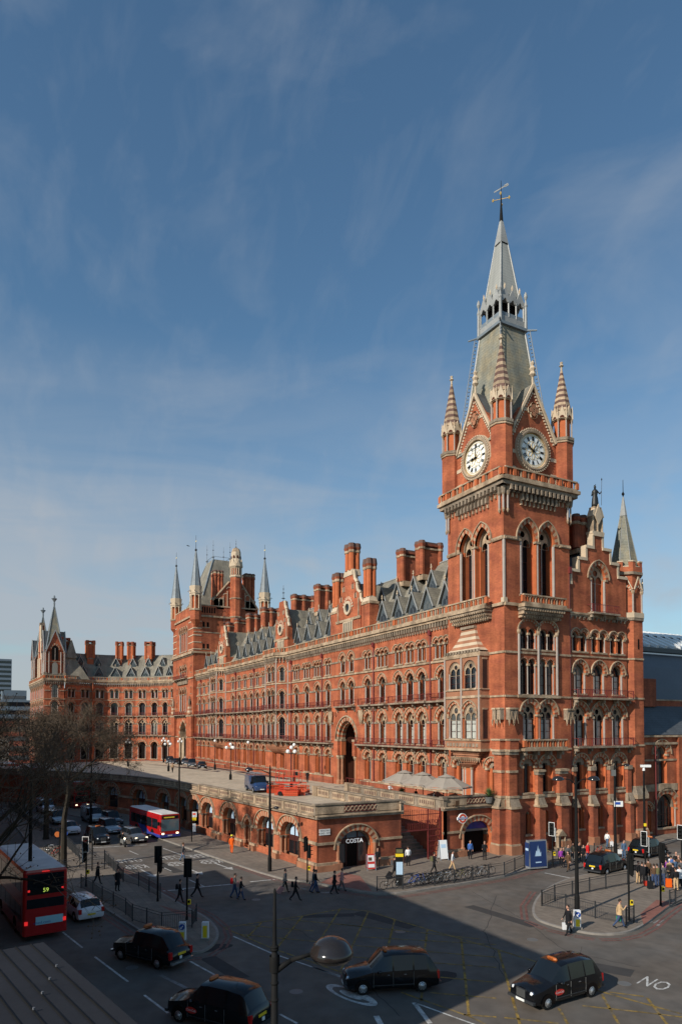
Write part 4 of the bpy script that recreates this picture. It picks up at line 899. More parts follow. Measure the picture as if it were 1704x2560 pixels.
for j in range(16):
    st.face([(AR[j][0],-.15,AR[j][1]),(AR[j+1][0],-.15,AR[j+1][1]),(B2[j+1][0],-.15,B2[j+1][1]),(B2[j][0],-.15,B2[j][1])],'stone' if j%2 else 'brick'); st.face([(AR[j][0],2,AR[j][1]),(AR[j+1][0],2,AR[j+1][1]),(AR[j+1][0],-.15,AR[j+1][1]),(AR[j][0],-.15,AR[j][1])],'stone')
for sg in(-1,1):
    for k in range(2): st.ring([(.45,4),(.3,4.6),(.3,11),(.5,11.5)],8,'stone_pale',-195.6+sg*(pa2+.2-.5*k),.1+.9*k)
for z,hh,o in((17.8,.3,.4),(28.2,.4,.3),(11.6,.35,.2),(35.6,.3,.3),(45.4,.5,.4)): 
    if z==11.6: st.box(WX0,-200.6,-o,0,z,z+hh,'stone'); st.box(-190.6,WX1,-o,0,z,z+hh,'stone')
    else: st.box(WX0-.1,WX1+.1,-o,.0,z,z+hh,'stone')
for i in range(26): st.box(WX0+.4+i*.86,WX0+.7+i*.86,-.4,0,34.6,35.1,'stone_grey')
st.box(WX0-.3,WX1+.3,-.7,0,35.0,35.55,'stone'); st.box(-201.5,-191,-.4,0,26.9,27.9,'stone_grey')
for u0,u1 in((-190.4,-185.4),(-208.1,-203.6)):   # striped angle piers
    for k in range(5): st.box(u0,u1,-.12,0,36.2+k*1.95,36.45+k*1.95,'stone_pale')
    st.box(u0,u1,-.6,0,3,11.6,'brick'); st.box(u0,u1,-.6,0,11.95,17.6,'brick'); st.box(u0-.1,u1+.1,-.75,0,17.55,17.85,'stone')
    for k in range(5): s_=1.6-.3*k; st.box((u0+u1)/2-s_,(u0+u1)/2+s_,-.7,0,18.1+k*.55,18.1+(k+1)*.55,'stone_pale' if k%2 else 'stone_red')
    st.ring([(.3,20.8),(.38,21.5),(.3,22.4),(.16,22.6),(.2,23.2)],7,'stone_grey',(u0+u1)/2,-.4)
st.at(None)
st.at(FM(WX1,0,PI/2))
for z,hh,o in((35.2,.5,.3),(45.4,.5,.4),(41,.25,.1)): st.box(WY0,WY1,-o,0,z,z+hh,'stone')
for k in range(5): st.box(WY0,WY0+2.2,-.12,0,36.2+k*1.95,36.45+k*1.95,'stone_pale')
for u in(55.5,): 
    for z in(36.5,42.6): st.box(u-.9,u+1.4,-.1,0,z-.2,z,'stone'); st.box(u-.7,u-.1,-.05,0,z,z+1.4,'void'); st.box(u+.5,u+1.1,-.05,0,z,z+1.4,'void')
st.at(None)
Wt.part('stonework',st)
b=MB(); b.box(WX0+1,WX1-1,WY0-.1,WY0+.3,45.9,48.4,'brick'); b.box(WX0+1,WX1-1,WY0-.2,WY0+.4,48.4,48.7,'stone'); b.box(WX1-.3,WX1+.1,WY0+1,WY0+6.5,45.9,48.6,'brick'); b.box(WX1-.4,WX1+.2,WY0+1,WY0+6.5,48.6,48.9,'stone')
for k in range(6): b.box(WX1+.08,WX1+.13,WY0+2.2+k*.7,WY0+2.6+k*.7,46.6,48.2,'void')
Wt.part('parapet',b)
iron_rail(Wt,FSW,-203.8,-190.6,28.6,out=1.0); iron_rail(Wt,FSW,-203.4,-190.6,18.1,out=1.0)
for cx,cy in ((WX1+.3,WY0+.4),(WX0+1.5,WY0+.4),(WX1+.2,WY1-1),(WX0+.6,WY1-1)):
    b=MB(); dz=0; b.ring([(.3,42.8),(1.55,44.3),(1.55,47.0)],8,'brick',cx,cy,PI/8); octo(b,cx,cy,1.75,46.9,47.4,'stone'); octo(b,cx,cy,1.1,47.4,51.4,'brick_jamb')
    for j in range(8):
        t=PI/8+PI/4*j; x=cx+1.45*math.cos(t); y=cy+1.45*math.sin(t); b.ring([(.16,47.4),(.16,50.6),(.26,50.9),(.26,51.2)],6,'stone_pale',x,y)
        b.ring([(.02,52.3),(.12,52.5),(.05,52.5)],4,'stone',cx+1.9*math.cos(t),cy+1.9*math.sin(t)); b.tube((cx+1.5*math.cos(t),cy+1.5*math.sin(t),52.1),(cx+2.3*math.cos(t),cy+2.3*math.sin(t),52.2),.14,.05,4,'stone_grey')
    octo(b,cx,cy,1.6,51.1,51.6,'stone_pale'); octo(b,cx,cy,1.75,51.6,52.2,'stone_pale'); b.ring([(1.6,52.2),(1.75,53.7),(1.4,53.7)],8,'stone_pale',cx,cy,PI/8)
    spire(b,cx,cy,1.5,53.5,63.8,'slate_green' if False else 'lead_dark',r1=.14,arris='lead'); b.ring([(.1,63.5),(.4,63.9),(.1,64.3)],6,'iron_dark',cx,cy); b.tube((cx,cy,63.8),(cx,cy,68.0),.08,.04,5,'iron_dark'); b.box(cx-.5,cx+.5,cy-.04,cy+.04,66.2,66.5,'gilt')
    Wt.part('corner_turret',b)
r=MB(); AXw,AYw=-197.8,63.2
def sq2(s,t,z): return [(AXw-s,AYw-t,z),(AXw+s,AYw-t,z),(AXw+s,AYw+t,z),(AXw-s,AYw+t,z)]
pyr(r,sq2(10.5,10.2,46),sq2(7.2,6.8,52.5),'slate'); pyr(r,sq2(7.2,6.8,52.5),sq2(3.1,2.6,64.3),'slate'); r.face(sq2(3.1,2.6,64.3),'lead_dark')
for i in range(4): r.tube(sq2(7.2,6.8,52.5)[i],sq2(3.1,2.6,64.3)[i],.22,.2,5,'lead_dark'); finial(r,sq2(3.1,2.6,64.3)[i][0],sq2(3.1,2.6,64.3)[i][1],64.0,6.0,w=.5); spire(r,sq2(3.1,2.6,62)[i][0],sq2(3.1,2.6,62)[i][1],.8,60.0,65.5,'lead_dark')
for i in range(4):
    a=sq2(3.1,2.6,65.2)[i]; b_=sq2(3.1,2.6,65.2)[(i+1)%4]; r.tube(a,b_,.05,.05,4,'iron_dark')
r.at(FM(AXw,AYw,PI/2)@Matrix.Translation((0,-3.0,0))); 
for k in range(5): r.tube((-1.8+k*.9,-.35,63),(-1.8+k*.9,-.15,63),.32,.32,8,'iron_dark')
r.at(None); Wt.part('roof',r)
# east gable of the tower with its octagonal stair turret and flanking chimneys
b=MB(FM(WX1-.4,0,PI/2)); gy=64.4; b.extr([(57.8,45),(71.4,45),(71.4,48.6),(66.0,56.0),(62.6,56.0),(57.8,50.3)],0,1.2,'brick')
for a,c in(((57.8,50.4),(62.6,56.1)),((71.4,48.7),(66.0,56.1))): b.tube((a[0],0,a[1]),(c[0],0,c[1]),.3,.3,6,'stone')
b.box(57.8,71.2,-.15,0,48.6,49.0,'stone')
for u,h_ in((59.6,1.6),(60.9,2.8),(62.1,4.4),(67.4,4.4),(68.8,2.8)): b.box(u-.08,u+.08,-.15,0,49,49+h_,'stone_pale'); 
for u,z,in((60.2,50.6),(61.5,52.0),(62.5,53.9),(66.7,53.8),(68.1,52.0)):
    A_=arc(.55,z,.55,5,u); B_=arc(.75,z,.75,5,u)
    for j in range(10): b.face([(A_[j][0],-.14,A_[j][1]),(A_[j+1][0],-.14,A_[j+1][1]),(B_[j+1][0],-.14,B_[j+1][1]),(B_[j][0],-.14,B_[j][1])],'stone_pale')
b.at(None); Wt.part('gable',b)
b=MB(); cx,cy=WX1+.2,gy; b.ring([(1.7,40.5),(1.7,45.6),(1.85,45.7),(1.85,46.1),(1.6,46.2),(1.6,51),(1.75,51.1),(1.75,51.4),(1.6,51.5),(1.6,57.2),(1.8,57.4),(1.8,57.9),(1.5,58),(1.5,59.8),(1.9,60.3),(1.9,61),(1.4,62.6),(1.35,64.6),(1.0,65.6),(.3,66.0)],8,['brick','stone','stone','brick','brick','stone','stone','brick','brick','stone_pale','stone_pale','brick','brick','stone_pale','stone_pale','stone_pale','stone_pale','stone','stone_grey'],cx,cy,PI/8)
for j in range(8):
    t=PI/4*j; 
    for q in(-.2,.2): b.ring([(.14,58),(.14,59.9)],5,'stone_pale',cx+1.55*math.cos(t+q),cy+1.55*math.sin(t+q))
    M=FM(cx,cy,t+PI/2)@Matrix.Translation((0,-1.75,0)); b.at(M); b.extr([(-.65,60.4),(.65,60.4),(0,62.4)],-.1,.2,'stone_pale'); b.tri([arc(.28,63.1,.5,3)+[(.28,62.7),(-.28,62.7)]],.28,'recess'); b.at(None)
finial(b,cx,cy,65.8,2.6,w=.3); Wt.part('stair_turret',b)
for y0,w in((59.6,3.0),(69.0,3.2)):
    b=MB(); b.box(WX1-3.4,WX1-.4,y0-w/2,y0+w/2,48,50.9,'brick'); b.box(WX1-3.5,WX1-.3,y0-w/2-.1,y0+w/2+.1,50.9,51.9,'stone_grey',.5,.4)
    for x in(WX1-1.0,WX1-2.0,WX1-3.0):
        for k in range(3): b.ring([(.52,51.6),(.52,57.5),(.66,57.6),(.66,58.2),(.56,58.3),(.56,58.7),(.7,58.8),(.5,59.2)],8,['brick','brick_low','brick_low','stone','stone','band_dark','band_dark'],x,y0-w/2+.55+k*(w-1.1)/2)
    Wt.part('chimney_stack',b)

# ============================ curved wing and its end pavilion
Cw=Bld('curved_hotel_wing',-218,44,'curved red brick wing with rows of round-arched windows and chimneys beyond the entrance tower','building')
pts=[(-221.4,22.9),(-224.0,27.0),(-225.3,31.4),(-225.4,35.8),(-224.2,40.1),(-222.0,44.0),(-219.0,47.4),(-215.4,50.2),(-211.6,52.3),(-207.8,53.6)]
U_G=window(a=1.45,zs=4.0,h=1.45,ring=.45,dep=1.0,style='deep',cap=.3,sr=.15); U_1=window(a=1.35,zs=3.4,h=1.5,ring=.4,dep=.7,style='trac',sr=.13)
U_2=window(a=1.2,zs=2.9,h=1.2,ring=.42,dep=.7,sr=.13); U_3=window(n=2,a=.6,g=.3,zs=2.1,h=.6,ring=.3,dep=.6,sr=.1)
wl=MB();sw=MB();cn=MB();bl=MB();rf=MB(); chx=[]
for i,(p,q) in enumerate(zip(pts,pts[1:])):
    L_=math.dist(p,q); a=math.atan2(q[1]-p[1],q[0]-p[0]); F=(p[0],p[1],a); 
    for z0,z1,wn,zb in((3,11.9,U_G,4.6),(11.9,18,U_1,12.2),(18,23.1,U_2,18.3),(23.1,28.2,U_3,23.7)): strip(Cw,wl,F,0,L_,z0,z1,[(L_/2,zb,wn)])
    for z,hh,o in((23.0,.25,.14),(11.75,.25,.5),(17.9,.22,.35)): band(sw,F,0,L_,z,hh,o)
    for z,hw in((15.5,1.5),(21.1,1.35),(25.6,1.3),(8.5,1.6)): broken(sw,F,[L_/2],hw,0,L_,z,.28,.12)
    cornice(cn,F,-.1,L_+.1,28.3,1.0,.6,dent=.62,corb=.8,dw=.3); balustrade(bl,F,0,L_,29.3,1.05,.5,y=-.4,pier=4.4)
    iron_rail(Cw,F,.3,L_-.3,12.0,out=.6,step=.35); iron_rail(Cw,F,.5,L_-.5,18.1,out=.5,step=.35)
    n_=(-math.sin(a),math.cos(a))   # inward
    # mitred roof panels
    def off(k,d):
        aa=[math.atan2(pts[j+1][1]-pts[j][1],pts[j+1][0]-pts[j][0]) for j in range(len(pts)-1)]
        t=aa[0] if k==0 else aa[-1] if k==len(pts)-1 else (aa[k-1]+aa[k])/2
        return (pts[k][0]-math.sin(t)*d,pts[k][1]+math.cos(t)*d)
    A0,A1=off(i,1.0),off(i+1,1.0); B0,B1=off(i,6.6),off(i+1,6.6); C0,C1=off(i,14),off(i+1,14)
    rf.face([(*A0,29.4),(*A1,29.4),(*B1,38.0),(*B0,38.0)],'slate'); rf.face([(*B0,38.0),(*B1,38.0),(*C1,38.0),(*C0,38.0)],'lead_dark'); rf.tube((*B0,38.05),(*B1,38.05),.16,.16,4,'lead_dark')
    rf.face([(*pts[i],29.2),(*pts[i+1],29.2),(*A1,29.4),(*A0,29.4)],'lead_dark')
    m_=((p[0]+q[0])/2,(p[1]+q[1])/2); dormer(Cw,m_[0]+n_[0]*1.9,m_[1]+n_[1]*1.9,30.8,2.6,3.1,F=a); m2=(m_[0]+n_[0]*4.0,m_[1]+n_[1]*4.0)
    dormer(Cw,m2[0],m2[1],34.1,2.0,2.9,F=a,deep=2)
Cw.part('wall',wl); Cw.part('stonework',sw); Cw.part('cornice',cn); Cw.part('parapet',bl); Cw.part('roof',rf)
for k,w in((0.55,3.0),(2.0,2.0),(3.7,1.6),(4.25,1.5),(5.4,2.0),(7.9,2.0)):
    i=int(k); t=k-i; a=math.atan2(pts[i+1][1]-pts[i][1],pts[i+1][0]-pts[i][0]); d=5.4 if w<3 else 4.6
    x=pts[i][0]*(1-t)+pts[i+1][0]*t-math.sin(a)*d; y=pts[i][1]*(1-t)+pts[i+1][1]*t+math.cos(a)*d
    b=MB(FM(x,y,a)); b.box(-w/2,w/2,-1,1,33,41.3,'brick'); b.box(-w/2-.12,w/2+.12,-1.1,1.1,36.4,36.8,'stone_grey')
    for xx in(-w/2,w/2): 
        for yy in(-.9,.9): b.ring([(.42,36.6),(.42,41),(.55,41.2),(.5,42.4)],8,['brick_jamb','stone','brick_low'],xx,yy)
    b.box(-w/2-.2,w/2+.2,-1.15,1.15,41.1,41.4,'stone'); b.box(-w/2-.3,w/2+.3,-1.25,1.25,41.9,42.3,'brick_low'); b.at(None); Cw.part('chimney_stack',b)
# pavilion
PA=(-222.9,17.3); pr=R(2.8); Pv=Bld('end_pavilion',*PA,'red brick end pavilion with gables and two dark pointed spires','building')
MP=FM(PA[0],PA[1],pr); FPs=(PA[0],PA[1],pr); FPe=(PA[0],PA[1],pr+PI/2); wl=MB()
Q1=window(n=1,a=1.0,zs=3,h=1.2,ring=.4,dep=.7,sr=.13); 
for z0,z1,zb in((3,11.9,5.5),(11.9,18,12.5),(18,23.1,18.4),(23.1,28.4,23.6)):
    strip(Pv,wl,FPs,-35,0,z0,z1,[(u,zb,Q1) for u in(-2.8,-6.6,-9.8,-14,-18.5,-23,-27.5,-32)]); strip(Pv,wl,FPe,0,5.6,z0,z1,[(3.0,zb,Q1)])
wl.at(MP); wl.box(-35,-.3,14.0,14.1,3,28.4,'brick'); wl.box(-35.1,-35,0,14,3,28.4,'brick'); wl.at(None); Pv.part('wall',wl)
st=MB()
for F,a,b_ in((FPs,-35,0),(FPe,0,5.7)):
    for z in(11.8,17.9,23.0): band(st,F,a,b_,z,.25,.15)
    cornice(st,F,a-.3,b_+.1,28.3,1.0,.6,corb=.8); balustrade(st,F,a,b_,29.3,1.1,.5,y=-.4,pier=3)
for z in(21,25.6,15.4): band(st,FPe,0,1.7,z,.25,.12); band(st,FPe,4.3,5.6,z,.25,.12)
Pv.part('stonework',st)
def pav(x,y,tip,hw=3.0):
    M=MP@Matrix.Translation((x,y,0)); b=MB(M)
    b.box(-hw,hw,-hw,hw,28.8,38.0,'brick'); b.box(-hw-.1,hw+.1,-hw-.1,hw+.1,34.4,34.65,'stone'); b.box(-hw-.15,hw+.15,-hw-.15,hw+.15,29.2,31.0,'stone_grey') 
    for k in range(4):
        b.at(M@Matrix.Rotation(PI/2*k,4,'Z')@Matrix.Translation((0,-hw,0)))
        b.extr([(-hw*.85,38),(hw*.85,38),(0,43.7)],-.2,1.2,'brick')
        for sg in(-1,1):
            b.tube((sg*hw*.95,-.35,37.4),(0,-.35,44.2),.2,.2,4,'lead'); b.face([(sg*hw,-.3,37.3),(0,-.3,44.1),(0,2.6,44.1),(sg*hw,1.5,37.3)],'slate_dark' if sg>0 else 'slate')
            for u in(.95,.6): b.ring([(.15,31),(.15,37),(.25,37.4)],6,'shaft',sg*hw*u,-.2)
            b.box(sg*hw*.95-.45,sg*hw*.95+.45,-.35,.2,29.3,31.2,'stone_grey')
        b.tri([[(-.95,35),(.95,35)]+arc(.95,38.2,1.3,5)[::-1]],-.24,'void'); A_=arc(1.0,38.2,1.35,6); B_=arc(1.45,38.2,1.95,6)
        for j in range(12): b.face([(A_[j][0],-.3,A_[j][1]),(A_[j+1][0],-.3,A_[j+1][1]),(B_[j+1][0],-.3,B_[j+1][1]),(B_[j][0],-.3,B_[j][1])],'stone' if j%2 else 'brick')
        b.box(-.07,.07,-.32,-.22,35,38.6,'shaft'); b.tri([[(-.8,30.6),(.8,30.6)]+arc(.8,33.4,.9,4)[::-1]],-.22,'glass')
    b.at(M); b.ring([(hw*1.22,38.2),(.25,52.2+tip-55.3)],4,'slate_green',0,0,PI/4)
    for k in range(4): t=PI/4+PI/2*k; b.tube((hw*1.22*math.cos(t),hw*1.22*math.sin(t),38.2),(.25*math.cos(t),.25*math.sin(t),52.2+tip-55.3),.22,.12,5,'lead_dark')
    zt=52.2+tip-55.3; b.ring([(.25,zt-.1),(.3,zt+1.2),(.15,zt+1.3),(.5,zt+2.0),(.9,zt+2.5),(.3,zt+2.7),(.3,zt+3.2),(.05,zt+3.6)],7,'lead_dark',0,0)
    b.at(None); return b
Pv.part('spire_tower',pav(-3.0,2.9,54.8,2.8)); Pv.part('spire_tower',pav(-30,3.1,55.2,2.9))
b=MB(MP@Matrix.Translation((-9.5,0,0))); b.extr([(-3.6,29.3),(3.6,29.3),(3.6,36),(2.6,37),(2.2,41),(1.2,42),(.8,46.5),(-.8,46.5),(-1.2,42),(-2.2,41),(-2.6,37),(-3.6,36)],-.3,.9,'brick')
for sg in(-1,1):
    for p,q in(((3.6,35.5),(2.6,37)),((2.6,37),(2.2,41)),((2.2,41),(1.2,42)),((1.2,42),(.8,46.5))): b.tube((sg*p[0],0,p[1]),(sg*q[0],0,q[1]),.4,.4,5,'stone_pale')
    for u in(1.2,2.6): b.ring([(.2,30),(.2,36)],6,'stone_pale',sg*u,-.4)
b.box(-.9,.9,-.4,1,46.4,47.3,'stone_grey'); b.at(None); Pv.part('gable',b)
r=MB(MP); r.face([(-35,1,29.4),(0,1,29.4),(-2,6,37.5),(-33,6,37.5)],'slate'); r.face([(0,1,29.4),(0,13,29.4),(-2,8,37.5),(-2,6,37.5)],'slate'); r.face([(-2,6,37.5),(-2,8,37.5),(-33,8,37.5),(-33,6,37.5)],'lead_dark'); r.at(None)
r.at(MP); r.box(-12,-1,6,9.5,36,41.5,'slate',.2,1.6); r.at(None); Pv.part('roof',r)
# ============================ ground, roads, pavements (metres)
def struct(name,mb): return tag(link(name,mb.mesh(name)),kind='structure')
g=MB(); g.tri([[(-2600,-2600),(2600,-2600),(2600,2600),(-2600,2600)]],0,'asphalt',axis='z'); struct('ground',g)
def smooth(pts,n=2):
    for _ in range(n):
        q=[]
        for i in range(len(pts)):
            a=pts[i];b=pts[(i+1)%len(pts)]; q+= [(a[0]*.75+b[0]*.25,a[1]*.75+b[1]*.25),(a[0]*.25+b[0]*.75,a[1]*.25+b[1]*.75)]
        pts=q
    return pts
def inset(poly,d):
    n=len(poly); ar=sum(poly[i][0]*poly[(i+1)%n][1]-poly[(i+1)%n][0]*poly[i][1] for i in range(n)); sg=1 if ar>0 else -1; out=[]
    for i in range(n):
        a=Vector(poly[i-1]);b=Vector(poly[i]);c=Vector(poly[(i+1)%n]); t=(b-a).normalized()+(c-b).normalized()
        t=t.normalized() if t.length>1e-6 else (c-b).normalized(); out.append((b.x-t.y*d*sg,b.y+t.x*d*sg))
    return out
def pave(name,poly,m='paving'):
    b=MB(); b.slab(poly,0,.13,'kerb'); struct(name+'_kerb',b) if False else None
    ins=inset(poly,.16); b.tri([ins],.134,m,axis='z'); struct(name,b)
ne=[(-150*S,-2*S),(-135*S,8*S),(-120*S,13.6*S),(-106*S,18.2*S),(-95*S,20.2*S),(-84.9*S,21.6*S),(-72.2*S,23.5*S),(-64.5*S,24.7*S)]+[G(*p) for p in ((708,2201),(760,2207),(830,2220),(890,2232),(942,2238),(990,2237),(1040,2231),(1150,2213),(1260,2194),(1356,2166),(1440,2150),(1537,2139),(1600,2123),(1704,2098),(1850,2060))]
ne+=[(-30,110),(-60,110),(-60,30*S),(-150*S,16*S),(-180*S,10*S)]
pave('pavement',ne)
pave('traffic_island',smooth([G(*p) for p in ((1332,2300),(1328,2268),(1352,2232),(1388,2212),(1430,2196),(1568,2168),(1720,2130),(1850,2110),(1850,2200),(1704,2249),(1650,2285),(1616,2314),(1580,2333),(1540,2340),(1490,2340),(1440,2332),(1380,2318)) ],2))
pave('traffic_island',smooth([G(*p) for p in ((150,2220),(205,2240),(271,2282),(347,2331),(420,2372),(470,2388),(505,2386),(535,2368),(549,2345),(543,2322),(513,2294),(470,2274),(411,2240),(330,2195),(261,2164),(200,2160))]+[(-71,9.3),(-80,9.0),(-97,6.9),(-120,4.6),(-120,3.0),(-97,4.4),(-80,5.0),(-70,5.0),(-64,5.4)],2))
pave('pavement',[(-190,-4),(-190,-.4),(-60,.3),(-50,.8),(-8,.8),(20,-2),(20,-4)])
tc_=MB()
for poly in ([(800,2212),(930,2234),(900,2195),(852,2185)],[(1608,2318),(1656,2282),(1680,2262),(1640,2255),(1600,2290)],[(395,2268),(470,2288),(505,2306),(440,2290)]): tc_.tri([[G(*p) for p in poly]],.142,'tactile',axis='z')
struct('tactile_paving',tc_)
wm=MB(); ym=MB(); wo=MB(); rl=MB()
def strip_(mb,p,q,w,m,z=.006):
    a=Vector(G(*p)); b=Vector(G(*q)); d=(b-a).normalized(); n=Vector((-d.y,d.x))*w/2
    mb.face([(*(a-n),z),(*(b-n),z),(*(b+n),z),(*(a+n),z)],m)
for p,q,w in ((QH(290,612),QH(380,683),.12),(QH(437,725),QH(590,840),.12),(QH(665,902),QH(775,985),.12),(QH(875,745),QH(1025,828),.12),(QH(1075,630),QH(1250,708),.12),(QH(1250,708),QH(1568,815),.12),(QT(0,265),QT(245,355),.12),(QH(1290,990),QH(1370,1033),.12),
    (QT(880,575),QT(1400,765),.1),(QT(868,572),QT(1005,750),.22),(QT(545,685),QT(588,765),.26),(QC(1370,950),QC(1568,935),.2),(QA(60,1205),QA(540,1160),.2),(QA(690,1140),QA(945,1115),.2),(QF(130,558),QF(800,692),.18),
    (QA(120,1120),QA(265,1185),.12),(QC(1395,750),QC(1460,780),.12),(QC(1100,605),QC(1180,640),.12),(QC(1390,585),QC(1568,650),.12),(QC(780,580),QC(1250,555),.2),(QC(1080,520),QC(1000,480),.12)): strip_(wm,p,q,w,'roadwhite')
for p,q in ((QA(360,965),QA(480,1008)),(QA(120,1020),QA(200,1052)),(QC(1200,765),QC(1290,812))):    # lane arrows
    a=Vector(G(*p)); b=Vector(G(*q)); d=(b-a).normalized(); n=Vector((-d.y,d.x)); strip_(wm,p,q,.16,'roadwhite'); t=b+d*1.1; wm.face([(*(b-n*.45),.007),(*t,.007),(*(b+n*.45),.007)],'roadwhite')
for p,q,w in ((QH(740,810),QH(890,885),.2),(QF(1200,1080),QF(1245,1062),.3),(QF(1300,1110),QF(1330,1098),.25),(QF(1270,1085),QF(1360,1040),.14),(QC(1100,1080),QC(1300,1120),.1),(QE(195,490),QE(300,545),.2),(QE(1120,365),QE(1160,375),.3),(QE(1260,400),QE(1350,398),.3),(QF(1320,1085),QF(1380,1050),.1)): strip_(wo,p,q,w,'roadworn')
YB=[QE(540,665),QE(830,620),QE(1135,575),QE(1415,525),QG(0,500),QG(130,512),QG(250,550),QG(400,595),QG(555,640),QG(725,690),QG(900,745),QG(1190,880),QG(1568,985)]
for p,q in zip(YB,YB[1:]): strip_(ym,p,q,.16,'roadyellow')
for p,q in ((QE(540,665),QE(905,820)),(QE(905,820),QH(1568,795)),(QH(1568,795),QT(250,322)),(QT(760,485),QT(1340,690)),(QT(1340,690),QT(1480,760)),
    (QE(830,620),QE(715,740)),(QE(1135,575),QE(930,830)),(QE(1415,525),QE(1180,890)),(QG(130,512),QG(0,790)),(QG(250,550),QG(215,690)),(QG(215,690),QG(170,800)),(QG(400,595),QG(385,715)),(QG(385,715),QT(930,560)),(QG(555,640),QG(590,990)),(QG(725,690),QN(140,720)),(QN(480,570),QN(570,730)),(QN(860,450),QN(1020,730)),(QN(1260,480),QN(1450,730)),
    (QE(690,645),QE(1220,690)),(QE(660,715),QE(1300,775)),(QE(1000,600),QE(1568,655)),(QG(0,572),QG(640,640)),(QT(390,10),QT(1568,78)),(QT(360,85),QT(1568,185)),(QT(1000,230),QT(1568,272)),(QT(0,155),QT(500,195)),(QT(1090,355),QT(1568,400)),(QT(1000,487),QT(1568,535)),(QN(690,550),QN(1210,606)),(QN(930,430),QN(1230,468)),(QN(0,655),QN(480,705)),(QT(1290,675),QT(1568,695)),(QN(1210,606),QN(1568,650))): strip_(ym,p,q,.13,'roadyellow',.008)
def offs(poly,d,w,m):
    o=inset(poly,-d); o2=inset(poly,-d-w)
    for i in range(len(poly)-1): rl.face([(*o[i],.01),(*o2[i],.01),(*o2[i+1],.01),(*o[i+1],.01)][::1],m)
def openoffs(pxs,d,w,side=1):
    P=[Vector(G(*p)) for p in pxs]; 
    for a,b in zip(P,P[1:]):
        t=(b-a).normalized(); n=Vector((t.y,-t.x))*side; rl.face([(*(a+n*d),.01),(*(a+n*(d+w)),.01),(*(b+n*(d+w)),.01),(*(b+n*d),.01)],'redline')
KL=[(163,2214),(215,2244),(271,2282),(347,2331),(420,2374),(470,2391),(505,2389),(535,2370),(550,2345),(544,2322),(513,2294),(460,2268),(411,2240),(330,2195),(262,2163)]
KR=[(1704,2249),(1650,2287),(1616,2316),(1580,2335),(1540,2343),(1490,2344),(1440,2336),(1380,2322),(1332,2302),(1326,2268),(1350,2232)]
KN=[(600,2165),(660,2185),(708,2201),(760,2207),(830,2220),(890,2232),(942,2240),(990,2240),(1040,2233),(1150,2215),(1260,2196),(1356,2168)]
for K,sd in((KL,1),(KR,-1),(KN,1)):
    for d in(.28,.62): openoffs(K,d,.16,sd)
# congestion disc
c0=Vector((-28.85,15.86)); dx=Vector((1.62,.22)); dy=Vector((.35,.66))
def el(r,t): v=c0+dx*r*math.cos(t)+dy*r*math.sin(t); return (v.x,v.y)
N_=40
for i in range(N_):
    t0,t1=2*PI*i/N_,2*PI*(i+1)/N_
    wm.face([(*el(.74,t0),.007),(*el(1,t0),.007),(*el(1,t1),.007),(*el(.74,t1),.007)],'roadwhite'); wm.face([(*el(0,0),.007),(*el(.45,t0),.007),(*el(.45,t1),.007)],'roadwhite')
    if not (.22<(i/N_)<.78): pass
    if 3<=i<=11 : wm.face([(*el(.45,t0),.007),(*el(.74,t0),.007),(*el(.74,t1),.007),(*el(.45,t1),.007)],'roadwhite')
def text3(name,s,size,m,M,ext=.0,parent=None,align='CENTER'):
    cu=bpy.data.curves.new(name,'FONT'); cu.body=s; cu.size=size; cu.extrude=ext; cu.align_x=align; cu.align_y='CENTER'; cu.resolution_u=2
    o=bpy.data.objects.new(name,cu); dg=bpy.context.evaluated_depsgraph_get(); COL.objects.link(o); dg.update(); me=bpy.data.meshes.new_from_object(o.evaluated_get(bpy.context.evaluated_depsgraph_get())); bpy.data.objects.remove(o); bpy.data.curves.remove(cu)
    me.name=name; me.transform(M); me.materials.clear(); me.materials.append(MATS[m]); return me
def road_text(s,cx,cy,rx,ry,size,name='road_lettering'):
    """rx: text direction, ry: up direction (metres per text unit)"""
    M=Matrix(((rx[0],ry[0],0,cx),(rx[1],ry[1],0,cy),(0,0,1,.008),(0,0,0,1))); me=text3(name,s,size,'roadwhite',M); tag(link(name,me),kind='structure')
for cy in(12.9,16.6,19.6):
    sl=.12; road_text('KEEP',-64.0+(cy-16)*.13,cy,(-.1,-1.0),(2.9,.3),.92); road_text('CLEAR',-67.3+(cy-16)*.13,cy,(-.1,-.86),(2.9,.3),.92)
road_text('NO',-22.98,29.82,(.95,.18),(-.58,2.0),.95)
struct('road_markings',wm); struct('worn_road_markings',wo); struct('yellow_box_markings',ym); struct('red_route_lines',rl)
pt=MB()
for p,rx,ry in (((690,2188),1.6,.5),((1060,2450),.9,2),((525,2372),.6,1.4)): 
    x,y=G(*p); pt.tri([[(x+rx*math.cos(2*PI*i/12)*(1+.15*math.sin(i*3)),y+ry*math.sin(2*PI*i/12)) for i in range(12)]],.005,'patch',axis='z')
for (px,py),l,w,a in (((960,2300),5,1.1,.3),((1250,2290),6,.9,.1),((560,2420),4,.9,.15),((420,2170),5,1.0,.14),((1500,2420),3.2,1.2,.5),((820,2290),3.5,.8,1.2)):
    x,y=G(px,py); c,s_=math.cos(a),math.sin(a); pt.face([(x+c*u-s_*v,y+s_*u+c*v,.0045) for u,v in((-l/2,-w/2),(l/2,-w/2),(l/2,w/2),(-l/2,w/2))],'patch2')
